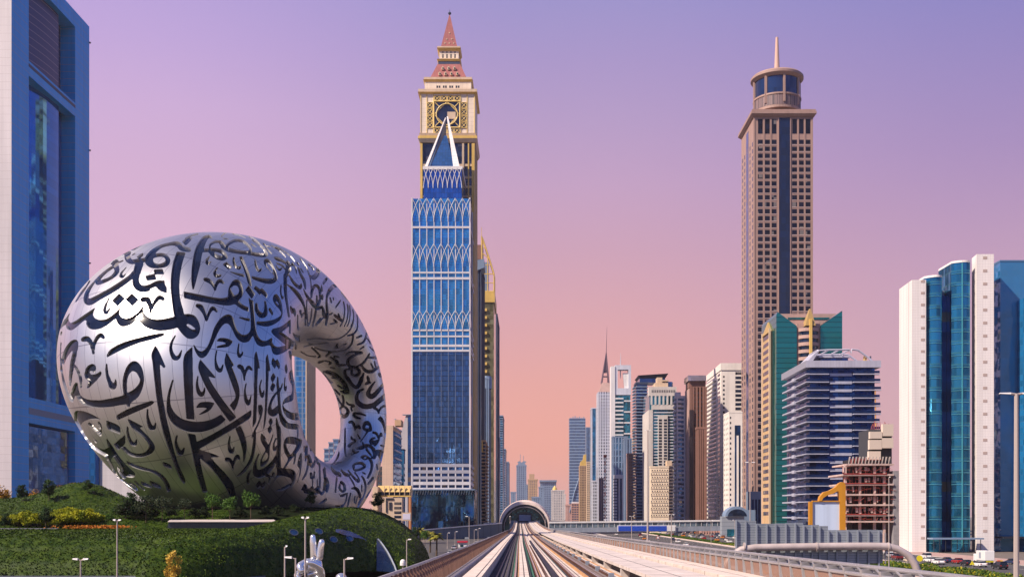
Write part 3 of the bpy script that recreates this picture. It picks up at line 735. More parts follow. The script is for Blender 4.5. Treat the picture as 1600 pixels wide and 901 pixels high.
QS 620,840,18 670,901,18
QS 740,870,36 790,870,46 810,900,40
QS 790,785,9 840,810,12
QS 460,840,12 490,870,14 530,860,11
QS 440,890,11 500,880,11
QS 255,790,11 300,740,18
QS 845,350,16 855,420,16
HS 580,410,12 640,385,18 740,390,18 700,405,14 640,430,20 600,480,26 620,530,26 680,545,26 720,580,22 690,620,26 640,610,22 640,570,18 600,560,16 570,580,22 590,650,26 640,710,28 690,740,28 730,690,26 760,600,16
HS 680,540,14 760,490,18 820,400,12
HS 740,520,16 780,570,26 840,580,26 900,540,20 925,520,16
HS 835,500,12 860,550,12
HS 870,480,12 880,530,12
HS 815,440,15 900,440,25
HP 340,580 400,560 480,590 560,660 610,740 620,800 570,810 520,780 560,770 550,720 480,640
HS 385,425,15 430,385,15 480,385,9
HS 430,440,20 490,480,25 500,515,25 580,515,12
HS 470,430,20 510,435,12
HP 460,355 480,310 500,290 505,350
HS 270,340,11 360,370,11 480,380,9 580,360,12 640,300,14 655,220,14
HS 240,340,12 320,420,15 300,440,12
HS 160,330,9 250,310,10 400,290,9
HS 130,380,9 200,420,10 280,430,10
HS 200,295,10 250,305,10
HS 310,490,20 350,475,15
HS 370,470,12 430,490,14 410,510,10
HS 430,540,14 470,550,10
HS 350,600,14 420,680,20 445,690,14
HS 440,640,12 480,650,9
HS 500,720,14 550,750,12
HS 470,760,14 520,810,14
HS 190,260,8 300,250,9 450,260,10 550,230,9 630,150,10 660,60,10
HS 600,220,12 660,200,15 695,150,12 700,80,10
HS 690,240,14 740,220,15
HS 700,310,14 760,280,16 790,200,14 780,130,10
HS 560,310,9 590,300,9
HS 720,360,9 760,330,12
HP 815,320 880,380 885,400 820,340
HS 800,250,10 830,300,12
HP 900,600 930,590 945,640 920,640
HS 800,630,15 815,670,15 780,710,11 830,690,12
DP 130,400 200,430 280,500 330,590 360,690 365,900 345,900 345,720 320,640 270,570 200,480
DS 165,300,12 220,390,25 290,445,30 305,400,12
DS 270,210,12 300,290,22 340,370,25 355,460,14
DS 290,100,9 360,200,9 400,300,9 420,400,9 420,540,9
DP 320,440 400,560 470,620 470,695 420,650 360,560
DS 370,590,12 370,700,9 385,900,12
DS 425,560,14 430,490,25 460,425,25 500,430,25 525,500,25 520,620,20 500,660,12
DS 490,540,14 485,650,20 470,760,20 440,900,14
DP 400,295 440,305 480,260 485,210 530,240 515,310 460,360 420,340
DP 550,380 605,318 620,345 565,415
DP 375,165 400,165 430,195 400,200
DS 430,205,14 450,240,12
DP 590,600 600,500 650,420 700,398 740,430 690,450 640,510 610,570 620,680 630,780 600,900 580,880 605,760 590,680
DP 535,430 545,400 560,480 550,500
DP 540,570 555,510 570,560 555,600
DS 560,680,14 570,750,35 580,800,14
DS 510,690,30 545,670,25
DP 700,670 770,580 770,605 710,690
DS 645,565,14 660,620,14
DS 680,560,10 685,590,10
DS 640,760,14 670,745,14
DS 800,610,12 815,700,12 800,820,12 760,900,10
DS 845,640,10 855,720,12 840,830,10 810,900,9
DS 870,650,9 880,740,10 865,850,9 840,900,9
DS 910,700,9 920,800,10 890,900,9
DS 960,760,10 970,850,10
DS 780,500,14 830,560,16 900,640,12
DS 1000,800,10 1030,880,10
DS 700,770,25 740,800,30 780,830,25
DS 690,820,20 720,850,20
DS 740,750,15 760,790,12
DS 480,880,20 530,810,20
DS 650,870,14 700,860,10
DS 510,860,12 560,800,10
DP 170,690 180,650 205,690 225,680 240,740 235,785 205,730 185,720
DS 300,710,12 310,790,12
DS 330,740,10 325,770,10
DS 430,690,10 420,790,14 400,880,10
DS 265,780,9 260,880,10
DS 140,130,12 170,170,12
DS 200,155,14 215,190,10
DS 255,150,12 275,180,10
DS 235,200,10 250,280,8
DS 300,220,10 330,270,9
"""
SC = 3                                   # mask samples per photograph pixel
MX0, MY0, MW, MH = 80, 350, 540, 470
mask = np.zeros((MH * SC, MW * SC), bool)
def chaikin(p):
    for _ in range(2):
        q = []
        n = len(p)
        for i in range(n):
            a, b, c = p[i - 1], p[i], p[(i + 1) % n]
            u, v = b - a, c - b; lu, lv = np.hypot(*u), np.hypot(*v)
            if lu < 1e-6 or lv < 1e-6 or u @ v / (lu * lv) < .35: q.append(b)
            else: q += [b - u * .22, b + v * .22]
        p = np.array(q)
    return p
def fill(poly, val):
    x0, y0 = np.floor(poly.min(0)).astype(int) - 1; x1, y1 = np.ceil(poly.max(0)).astype(int) + 1
    x0, y0, x1, y1 = max(0, x0), max(0, y0), min(mask.shape[1], x1), min(mask.shape[0], y1)
    if x1 <= x0 or y1 <= y0: return
    gx, gy = np.meshgrid(np.arange(x0, x1) + .5, np.arange(y0, y1) + .5); ins = np.zeros(gx.shape, bool)
    for i in range(len(poly)):
        ax, ay = poly[i - 1]; bx, by = poly[i]
        ins ^= ((ay > gy) != (by > gy)) & (gx < (bx - ax) * (gy - ay) / (by - ay + 1e-12) + ax)
    mask[y0:y1, x0:x1][ins] = val
def brush(pts):
    P = pts; n = len(P); out_ = []
    for i in range(n - 1):
        p0, p1, p2, p3 = P[max(0, i - 1)], P[i], P[i + 1], P[min(n - 1, i + 2)]
        m_ = max(2, int(np.hypot(*(p2 - p1)[:2]) / 1.2))
        for t in np.linspace(0, 1, m_, endpoint=False):
            out_.append(.5 * (2 * p1 + (p2 - p0) * t + (2 * p0 - 5 * p1 + 4 * p2 - p3) * t * t + (3 * p1 - p0 - 3 * p2 + p3) * t ** 3))
    out_.append(P[-1])
    for x, y, w in out_:
        r = max(w / 2, 2.1); x0, x1, y0, y1 = int(x - r), int(x + r) + 2, int(y - r), int(y + r) + 2
        x0, y0 = max(0, x0), max(0, y0); x1, y1 = min(mask.shape[1], x1), min(mask.shape[0], y1)
        if x1 <= x0 or y1 <= y0: continue
        gy, gx = np.ogrid[y0:y1, x0:x1]; mask[y0:y1, x0:x1] |= (gx + .5 - x) ** 2 + (gy + .5 - y) ** 2 < r * r
for ln in TXT.strip().splitlines():
    k, rest = ln.split(' ', 1); ox, oy = TILE[k[0]]; sc = 6.435 if k[0] == 'H' else 7.507
    a = np.array([[float(v) for v in q.split(',')] for q in rest.split()])
    a[:, 0] = (a[:, 0] / sc + ox - MX0) * SC; a[:, 1] = (a[:, 1] / sc + oy - MY0) * SC
    if k[1] == 'S': a[:, 2] *= SC / sc * (1.28 if k[0] in 'DHOQN' else 1.08); brush(a)
    else: fill(chaikin(a), k[1] == 'P')
field = mask.astype(np.float32)
for _ in range(2):
    for ax_ in (0, 1): field = (np.roll(field, 1, ax_) + field + np.roll(field, -1, ax_) + .6 * np.roll(field, 2, ax_) + .6 * np.roll(field, -2, ax_)) / 4.2
# grid over the torus, finer where it faces the road
def spaced(n, dens):
    t = np.linspace(0, 2 * np.pi, 4001); w = dens(t); c = np.concatenate([[0], np.cumsum((w[1:] + w[:-1]) / 2)]); c /= c[-1]
    return np.interp(np.linspace(0, 1, n, endpoint=False), c, t)
NT, NP_ = 1050, 820
th = spaced(NT, lambda t: 1 + .5 * np.cos(t - 3.0))[:, None]
ph = spaced(NP_, lambda t: .22 + np.exp(-((np.mod(t - 1.9 + np.pi, 2 * np.pi) - np.pi) / 1.5) ** 4))[None]
P = ring(th, ph)
e = 1e-4; nrm = np.cross(ring(th + e, ph) - ring(th - e, ph), ring(th, ph + e) - ring(th, ph - e)); nrm /= np.linalg.norm(nrm, axis=-1, keepdims=True)
ctr = (ring(th, ph * 0) + ring(th, ph * 0 + np.pi)) / 2
if ((P - ctr) * nrm).sum(-1).mean() < 0: nrm = -nrm
rel = P - np.array([0, 0, CH]); facing = (nrm * rel).sum(-1) < 0
px = HX + F * P[..., 0] / P[..., 1]; py = HY - F * (P[..., 2] - CH) / P[..., 1]
ci = np.clip(((px - MX0) / 3).astype(int), 0, MW // 3 - 1); cj = np.clip(((py - MY0) / 3).astype(int), 0, MH // 3)
zb = np.full((MH // 3 + 1, MW // 3), 1e9); np.minimum.at(zb, (cj, ci), P[..., 1])
vis = facing & (P[..., 1] < zb[cj, ci] + 5)
fx_ = np.clip((px - MX0) * SC - .5, 0, MW * SC - 2); fy_ = np.clip((py - MY0) * SC - .5, 0, MH * SC - 2); ix, iy = fx_.astype(int), fy_.astype(int); ux, uy = fx_ - ix, fy_ - iy
fv = (field[iy, ix] * (1 - ux) + field[iy, ix + 1] * ux) * (1 - uy) + (field[iy + 1, ix] * (1 - ux) + field[iy + 1, ix + 1] * ux) * uy
fv = np.where(vis, fv, 0)
# the side turned away repeats the writing of the side that is seen
mirror = np.abs(np.mod(ph[0][None, :] + ph[0][:, None] - 2 * 1.9 - np.pi + np.pi, 2 * np.pi) - np.pi).argmin(1)
fv = np.where(vis, fv, np.where(vis[:, mirror], fv[:, mirror], 0)); fv = np.clip(fv, 0, 1); fv = np.where(np.abs(fv - .38) < 1e-4, .381, fv); ISO = .38
arc_u = np.broadcast_to(th * 24, (NT, NP_)).reshape(-1); arc_v = np.broadcast_to(ph, (NT, NP_)).reshape(-1)
museum = thing('museum_building', 'silver ring shaped museum covered in dark calligraphy windows on a green mound', 'museum', (-58, 255, 13))
# cut the grid cleanly along the outlines of the letters
DEPTH = .42; n0 = NT * NP_
Ps = P.reshape(-1, 3); Ns = nrm.reshape(-1, 3); fr_ = fv.reshape(-1); uvs = np.stack([arc_u, arc_v], -1)
idx = np.arange(n0).reshape(NT, NP_); a_ = idx.ravel(); b_i = np.roll(idx, -1, 0).ravel(); d_i = np.roll(idx, -1, 1).ravel(); c_i = np.roll(np.roll(idx, -1, 0), -1, 1).ravel()
def cuts(p, q):
    f0, f1 = fr_[p], fr_[q]; t_ = np.clip((ISO - f0) / np.where(np.abs(f1 - f0) < 1e-9, 1, f1 - f0), .02, .98)[:, None]
    uq = uvs[q] + np.where(uvs[q] - uvs[p] < -3, 1, 0) * np.array([2 * np.pi * 24, 2 * np.pi])
    return Ps[p] * (1 - t_) + Ps[q] * t_, Ns[p] * (1 - t_) + Ns[q] * t_, uvs[p] * (1 - t_) + uq * t_
c1p, c1n, c1u = cuts(a_, b_i); c2p, c2n, c2u = cuts(a_, d_i)
allP = np.concatenate([Ps, c1p, c2p]); allN = np.concatenate([Ns, c1n, c2n]); allU = np.concatenate([uvs, c1u, c2u]); deep = allP - allN * DEPTH; NA = len(allP)
# nodes of each cell: corners a b c d, edges ab bc cd da
nodes = np.stack([a_, b_i, c_i, d_i, n0 + a_, 2 * n0 + b_i, n0 + d_i, 2 * n0 + a_], -1)
ins = (fr_ > ISO); code = ins[a_] * 1 + ins[b_i] * 2 + ins[c_i] * 4 + ins[d_i] * 8
def loops_of(flags):
    pin, segs = [], []
    for k in range(4):
        if flags[k]: pin.append(k)
        if flags[k] != flags[(k + 1) % 4]: pin.append(4 + k)
    for i, v_ in enumerate(pin):
        w_ = pin[(i + 1) % len(pin)]
        if v_ >= 4 and w_ >= 4: segs.append((v_, w_))
    return pin, segs
g0 = nodes[0]; flip = np.dot(np.cross(Ps[g0[1]] - Ps[g0[0]], Ps[g0[3]] - Ps[g0[0]]), Ns[g0[0]]) < 0
F_out, F_in, F_wall = [], [], []
for cd_ in range(16):
    cells = nodes[code == cd_]
    if not len(cells): continue
    fl_ = [bool(cd_ >> k & 1) for k in range(4)]
    pin, segs = loops_of(fl_)
    if cd_ in (5, 10): outs = [[k, 4 + k, 4 + (k + 3) % 4] for k in range(4) if not fl_[k]]; segs = [(4 + k, 4 + (k + 3) % 4) for k in range(4) if not fl_[k]]
    else: outs = [loops_of([not q_ for q_ in fl_])[0]] if cd_ != 15 else []
    for o_ in outs:
        if len(o_) > 2: F_out.append(cells[:, o_])
    if pin: F_in.append(cells[:, pin])
    for u_, v_ in segs: F_wall.append(np.stack([cells[:, u_], cells[:, v_], cells[:, v_] + NA, cells[:, u_] + NA], -1))
VV = np.concatenate([allP, deep]) - np.array([-58, 255, 13]); UU = np.concatenate([allU, allU])
def submesh(name, groups, m, smooth, off=0):
    if flip: groups = [g_[:, ::-1] for g_ in groups]
    lens = np.concatenate([np.full(len(g_), g_.shape[1]) for g_ in groups]); flat = np.concatenate([g_.ravel() for g_ in groups]) + off
    used, inv = np.unique(flat, return_inverse=True); me = bpy.data.meshes.new(name)
    me.vertices.add(len(used)); me.vertices.foreach_set('co', VV[used].astype(np.float32).ravel()); me.loops.add(len(flat)); me.loops.foreach_set('vertex_index', inv.astype(np.int32).ravel())
    st_ = np.concatenate([[0], np.cumsum(lens)[:-1]]); me.polygons.add(len(lens)); me.polygons.foreach_set('loop_start', st_.astype(np.int32))
    uvd = UU[flat].copy(); mx_ = np.repeat(np.maximum.reduceat(uvd, st_, axis=0), lens, axis=0); per = np.array([2 * np.pi * 24, 2 * np.pi]); uvd += (mx_ - uvd > per * .5) * per
    uv = me.uv_layers.new(name='panels'); me.update(calc_edges=True); uv.data.foreach_set('uv', uvd.astype(np.float32).ravel())
    me.polygons.foreach_set('use_smooth', np.full(len(lens), smooth)); me.materials.append(m); o = bpy.data.objects.new(name, me); COL.objects.link(o); o.parent = museum; return o
# brushed steel with hairline panel joints
sm, t, b = newmat('brushed museum steel')
uvn = t.nodes.new('ShaderNodeUVMap'); uvn.uv_map = 'panels'; se = t.nodes.new('ShaderNodeSeparateXYZ'); t.links.new(uvn.outputs[0], se.inputs[0])
def uvline(sock, step, w):
    a = t.nodes.new('ShaderNodeMath'); a.operation = 'PINGPONG'; a.inputs[1].default_value = step / 2; t.links.new(sock, a.inputs[0])
    c = t.nodes.new('ShaderNodeMath'); c.operation = 'LESS_THAN'; c.inputs[1].default_value = w / 2; t.links.new(a.outputs[0], c.inputs[0]); return c.outputs[0]
m1 = t.nodes.new('ShaderNodeMath'); m1.operation = 'MAXIMUM'; t.links.new(uvline(se.outputs[0], 6.0, .10), m1.inputs[0]); t.links.new(uvline(se.outputs[1], 2 * math.pi / 56, .004), m1.inputs[1])
# every panel slightly its own tone
fx = t.nodes.new('ShaderNodeVectorMath'); fx.operation = 'DIVIDE'; fx.inputs[1].default_value = (6.0, 2 * math.pi / 56, 1); t.links.new(uvn.outputs[0], fx.inputs[0])
ff = t.nodes.new('ShaderNodeVectorMath'); ff.operation = 'FLOOR'; t.links.new(fx.outputs[0], ff.inputs[0])
wn = t.nodes.new('ShaderNodeTexWhiteNoise'); t.links.new(ff.outputs[0], wn.inputs[0])
mr = t.nodes.new('ShaderNodeMapRange'); mr.inputs[3].default_value = .90; mr.inputs[4].default_value = 1.05; t.links.new(wn.outputs[0], mr.inputs[0])
mc = t.nodes.new('ShaderNodeMix'); mc.data_type = 'RGBA'; mc.blend_type = 'MULTIPLY'; mc.inputs[0].default_value = 1; mc.inputs[6].default_value = (.66, .645, .64, 1); t.links.new(mr.outputs[0], mc.inputs[7])
mk2 = t.nodes.new('ShaderNodeMix'); mk2.data_type = 'RGBA'; t.links.new(m1.outputs[0], mk2.inputs[0]); t.links.new(mc.outputs[2], mk2.inputs[6]); mk2.inputs[7].default_value = (.30, .29, .32, 1)
t.links.new(mk2.outputs[2], b.inputs['Base Color']); b.inputs['Metallic'].default_value = 1
nz = t.nodes.new('ShaderNodeTexNoise'); nz.inputs['Scale'].default_value = .12; nz.inputs['Detail'].default_value = 5; g_ = t.nodes.new('ShaderNodeNewGeometry'); t.links.new(g_.outputs['Position'], nz.inputs['Vector'])
rr_ = t.nodes.new('ShaderNodeMapRange'); rr_.inputs[3].default_value = .33; rr_.inputs[4].default_value = .43; t.links.new(nz.outputs[0], rr_.inputs[0]); t.links.new(rr_.outputs[0], b.inputs['Roughness'])
rev = mat('bright window reveal', (.82, .80, .80), .36, metal=.9)
lg = glass('calligraphy glass', (.006, .010, .026), (2.2, 2.2), .4, .0, .08, wob=.003); lg.node_tree.nodes['Principled BSDF'].inputs['Specular IOR Level'].default_value = .35
submesh('steel_facade', F_out, sm, True)
submesh('window_reveal', F_wall, rev, False)
submesh('calligraphy_glazing', F_in, lg, True, NA)
# ------------------------------------------------------------------ museum mound
def sstep(x, a, b):
    t = np.clip((x - a) / (b - a), 0, 1); return t * t * (3 - 2 * t)
def front(X):            # foot of the mound towards the viewer
    return 165 - 15 * sstep(X, -60, -53.5) + 48 * sstep(X, -56, -24) ** 1.6
def hill_z(X, Y):
    X = np.asarray(X, float); Y = np.asarray(Y, float)
    d = Y - front(X)
    sh_ = 15 * (1 - sstep(X, -60, -53.5)); d = d + sh_ * np.clip((d - 4) / 20, 0, 1)
    zf = np.interp(d, [0, 2, 5, 9, 15, 21, 27, 38, 46, 50, 56, 64, 74], [2.6, 5.2, 7.4, 8.5, 9.0, 9.3, 9.5, 9.7, 9.6, 10.4, 11.7, 13.1, 13.8])
    rt = sstep(X, -50, -36); zr_ = np.interp(d, [0, 2, 5, 10, 16, 24, 34, 50], [2.6, 4.6, 6.9, 9.2, 11.0, 12.4, 13.2, 13.8]); zf = zf * (1 - rt) + zr_ * rt
    bump = np.exp(-((X + 49) / 8) ** 2 - ((Y - 165) / 9) ** 2) * .5
    zf = zf + bump * np.clip(d / 8, 0, 1)
    tx = np.clip((-20.5 - np.clip(Y - 232, 0, 60) * .2 - X) / 17, 0, 1); side_ = np.sqrt(np.clip(1 - (1 - tx) ** 2, 0, 1))
    z = np.minimum(zf, 16) * side_
    z = z + 5.3 * np.exp(-((X + 95) / 9.5) ** 2 - ((Y - 232) / 9) ** 2) * (Y > 190) + 1.6 * np.exp(-((X + 112) / 9) ** 2 - ((Y - 232) / 9) ** 2)
    back = np.clip((300 - Y) / 20, 0, 1); z = z * np.sqrt(np.clip(1 - (1 - back) ** 2, 0, 1))
    return np.where(d < 0, 0, z)
xs = np.linspace(-135, -20.5, 230); ysn = np.linspace(0, 1, 240)
hv = []; 
for s_ in ysn:
    for x in xs:
        f0 = float(front(x)); y = f0 + s_ ** 1.35 * (300 - f0); hv.append((x, y))
hv = np.array(hv); zz = hill_z(hv[:, 0], hv[:, 1] + 1e-6)
rs = np.random.RandomState(3)
zz = np.where(zz < .05, -.4, zz + rs.normal(size=len(zz)) * .07)
mb = MB(); nx_ = len(xs)
mb.v = [(float(a), float(b_), float(c)) for (a, b_), c in zip(hv, zz)]
for i in range(len(ysn) - 1):
    for j in range(nx_ - 1):
        k = i * nx_ + j; mb.f.append((k, k + 1, k + nx_ + 1, k + nx_))
lawn = foliage('mound lawn', (.012, .030, .003), (.050, .080, .008), .9)
shade_ground = mat('shade-darkened terrace', (.012, .017, .008), .95, spec=.0, nscale=.8, namt=.3)  # near-black terrace: shade under the ring put into the ground colour
hill = mb.build('hill', [lawn, shade_ground], smooth=True)
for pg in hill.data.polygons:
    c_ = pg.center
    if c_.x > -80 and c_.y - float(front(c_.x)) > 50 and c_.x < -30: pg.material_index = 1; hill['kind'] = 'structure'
# leaf clumps of the creeper that covers the slopes : one mass
def leaf_mesh(name, cen, size, m, parent=None, nrm=None, seed=0, aspect=.75):
    r = np.random.RandomState(seed); n = len(cen)
    a = r.normal(size=(n, 3)); h = r.normal(size=(n, 3))
    if nrm is not None: g_ = nrm + r.normal(size=(n, 3)) * .38; g_ /= np.linalg.norm(g_, axis=1, keepdims=True); a -= (a * g_).sum(1, keepdims=True) * g_; h = np.cross(g_, a)
    a /= np.linalg.norm(a, axis=1, keepdims=True)
    h -= (h * a).sum(1, keepdims=True) * a; h /= np.linalg.norm(h, axis=1, keepdims=True)
    c = np.cross(a, h); s = (np.asarray(size) * r.uniform(.6, 1.35, n))[:, None]
    a *= s; c *= s * aspect
    v = np.stack([cen - a, cen + c * .8 - a * .1, cen + a, cen - c * .8 - a * .1], 1).reshape(-1, 3)
    if parent is not None: v = v - np.array(parent.location)
    me = bpy.data.meshes.new(name); me.vertices.add(4 * n); me.vertices.foreach_set('co', v.astype(np.float32).ravel())
    me.loops.add(4 * n); me.loops.foreach_set('vertex_index', np.arange(4 * n, dtype=np.int32)); me.polygons.add(n); me.polygons.foreach_set('loop_start', np.arange(0, 4 * n, 4, dtype=np.int32))
    me.update(calc_edges=True); me.materials.append(m); o = bpy.data.objects.new(name, me); COL.objects.link(o)
    if parent is not None: o.parent = parent
    return o
creeper = foliage('creeper leaves', (.012, .034, .003), (.082, .122, .011), .5)
pts = []
while len(pts) < 90000:
    x = rs.uniform(-132, -21, 6000); y = front(x) + rs.uniform(0, 1, 6000) ** 1.5 * 75; z = hill_z(x, y)
    k_ = (z > .35) & ~((x > -80) & (x < -30) & (y - front(x) > 50)); pts += list(zip(x[k_], y[k_], z[k_]))
pts = np.array(pts[:90000]); pts[:, 2] += rs.uniform(.0, .22, len(pts))
ee = .5; gx_ = (hill_z(pts[:, 0] + ee, pts[:, 1]) - hill_z(pts[:, 0] - ee, pts[:, 1])) / (2 * ee); gy_ = (hill_z(pts[:, 0], pts[:, 1] + ee) - hill_z(pts[:, 0], pts[:, 1] - ee)) / (2 * ee)
pn_ = np.stack([-gx_, -gy_, np.ones(len(pts))], 1); pn_ /= np.linalg.norm(pn_, axis=1, keepdims=True)
gc = leaf_mesh('creeper_leaves', pts, .13, creeper, nrm=pn_, seed=5); gc['kind'] = 'stuff'
tag(gc, 'dense green creeper leaves covering the slopes of the museum mound', 'ground cover')
# low retaining wall at the foot
rw = MB(); xx = np.linspace(-135, -40, 60)
for a, b_ in zip(xx[:-1], xx[1:]):
    ya, yb = float(front(a)) - .5, float(front(b_)) - .5
    rw.hull8([(a, ya - .4, 0), (b_, yb - .4, 0), (b_, yb + .5, 0), (a, ya + .5, 0), (a, ya - .4, 3.0), (b_, yb - .4, 3.0), (b_, yb + .5, 3.0), (a, ya + .5, 3.0)])
tag(rw.build('retaining_wall', mat('blue grey wall', (.10, .11, .15), .8, nscale=.6, namt=.2)), 'low grey retaining wall at the foot of the green mound', 'wall')
# louvred stair wall and pale parapet on the terrace
def on_hill(px, py, Y): return Vector((WX(px, Y), Y, WZ(py, Y)))
st_ = thing('louvre_wall', 'dark slatted louvre wall with pale coping set into the mound below the ring', 'wall', (WX(262, 196), 196, 8))
mb = MB(); cp = MB()
for k in range(9):
    z0 = WZ(829 - k * 1.55, 196); mb.box(WX(262, 196), WX(433, 196), 195.2 + k * .12, 195.4 + k * .12, z0, z0 + .11)
mb.build('slat', darkmetal, st_); MB().box(WX(262, 196), WX(433, 196), 196.4, 196.6, WZ(831, 196), WZ(814.5, 196)).build('back_panel', mat('navy panel', (.03, .045, .09), .6, lines=[(0, 2.2, .1)]), st_)
MB().hull8([(WX(262, 196), 196, WZ(815, 196)), (WX(432, 196), 196, WZ(815, 196)), (WX(428, 204), 204, WZ(812, 204)), (WX(266, 204), 204, WZ(812, 204)), (WX(262, 196), 196, WZ(814, 196)), (WX(432, 196), 196, WZ(814, 196)), (WX(428, 204), 204, WZ(811, 204)), (WX(266, 204), 204, WZ(811, 204))]).build('coping', concrete, st_)
w2 = MB().box(WX(-5, 188), WX(92, 188), 187.5, 188, WZ(829, 188), WZ(824.5, 188)).build('planter_wall', mat('mauve planter', (.20, .19, .24), .7, nscale=1, namt=.2)); tag(w2, 'long low grey planter wall below the yellow shrubs', 'wall')
# skylights, crescent window and arched entrance on the shaded side
def hill_hit(px, py):
    best = None
    for Y in np.arange(145, 290, .1):
        X, Z = WX(px, Y), WZ(py, Y)
        if X > -20.6: continue
        if float(hill_z(X, Y)) >= Z: return Vector((X, Y, float(hill_z(X, Y))))
    return None
def hill_n(p):
    e_ = .4; gx_ = (float(hill_z(p.x + e_, p.y)) - float(hill_z(p.x - e_, p.y))) / (2 * e_); gy_ = (float(hill_z(p.x, p.y + e_)) - float(hill_z(p.x, p.y - e_))) / (2 * e_)
    return Vector((-gx_, -gy_, 1)).normalized()
skyg = glass('skylight glass', (.03, .07, .16), (1, 1), .2, .3, .1)
for i, (px_, py_, lab) in enumerate(((458, 833, 'tilted oval skylight nearest the sunlit ivy, beside the tall twin lamp'), (497, 831, 'oval skylight directly behind the raised fingertips of the hand'), (520, 844, 'oval skylight on the shaded slope just beyond the raised fingers'), (545, 842, 'oval skylight under the end of the crescent window'))):
    p = hill_hit(px_, py_)
    if p is None: continue
    n_ = (hill_n(p) + Vector((.25, -.8, .2))).normalized(); p = p + n_ * .3
    t_ = thing('skylight', lab, 'skylight', p, 'round skylights in the mound')
    ax = n_.cross(Vector((0, 0, 1))).normalized(); ay = n_.cross(ax)
    ring_ = MB(); MB_ = MB(); n0 = 28
    o_, i_ = [p + (ax * math.cos(a) * .8 + ay * math.sin(a) * .62) for a in np.linspace(0, 2 * math.pi, n0, endpoint=False)], [p + (ax * math.cos(a) * .66 + ay * math.sin(a) * .5) for a in np.linspace(0, 2 * math.pi, n0, endpoint=False)]
    for k in range(n0):
        k2 = (k + 1) % n0; ring_.quad(tuple(o_[k] + n_ * .06), tuple(o_[k2] + n_ * .06), tuple(i_[k2] + n_ * .06), tuple(i_[k] + n_ * .06)); ring_.quad(tuple(o_[k] - n_ * .4), tuple(o_[k2] - n_ * .4), tuple(o_[k2] + n_ * .06), tuple(o_[k] + n_ * .06))
    MB_.v = [tuple(q_ + n_ * .02) for q_ in i_]; MB_.f = [tuple(range(n0))]
    ring_.build('rim', mat('dark rim', (.09, .10, .13), .5, metal=.2), t_); MB_.build('pane', skyg, t_)
cw = thing('crescent_window', 'long dark crescent window curving across the shaded mound', 'window', (-38, 210, 10)); mb = MB(); up_, lo_ = [], []
for k in range(13):
    px_ = 523 + k * 4; py_ = 828 + (k / 12) ** 2.1 * 17; a = hill_hit(px_, py_); b_ = hill_hit(px_, py_ + 1 + 7 * math.sin(math.pi * min(1, .15 + k / 13)))
    if a and b_: up_.append(a + hill_n(a) * .28); lo_.append(b_ + hill_n(b_) * .28)
for k in range(len(up_) - 1): mb.quad(tuple(lo_[k]), tuple(lo_[k + 1]), tuple(up_[k + 1]), tuple(up_[k]))
mb.build('pane', glass('mound window glass', (.03, .06, .14), (1.5, 1.5), .4, .2, .1), cw)
en = thing('arched_entrance', 'dark arched glass entrance cut into the end of the green mound', 'entrance', (-26, 196, 0))
Ye = 196.0; ap_old = [(588, 905), (588, 856), (588.5, 842), (593, 846), (600, 855), (608, 868), (616, 885), (622, 905)]
mb = MB(); rim_ = []
def arx(py_): return float(np.interp(py_, [842, 846, 855, 868, 885, 905], [589, 593, 600, 608, 616, 623]))
grid_ = []
for py_ in np.linspace(842.5, 904, 14):
    row_ = []
    for q_ in np.linspace(0, 1, 6):
        h_ = hill_hit(588 + (arx(py_) - 588) * q_, py_)
        row_.append(h_ + Vector((.1, -.35, .1)) if h_ else None)
    if all(row_): grid_.append(row_)
for r0_, r1_ in zip(grid_[:-1], grid_[1:]):
    for a, b_, c, d in zip(r1_[:-1], r1_[1:], r0_[1:], r0_[:-1]): mb.quad(tuple(a), tuple(b_), tuple(c), tuple(d))
mb.build('glass_wall', glass('entrance glass', (.010, .022, .05), (1.2, 2), .4, .0, .08, lines=[(0, 1.2, .06), (2, 1.6, .06)]), en)
MB().tube([tuple(r_[-1] + Vector((.05, -.1, .05))) for r_ in grid_], .16, 6).build('arch_rim', grey, en)
for i, (px_, py_) in enumerate(((541, 800.5), (552, 801), (562, 801.5), (573, 802.5))): pass

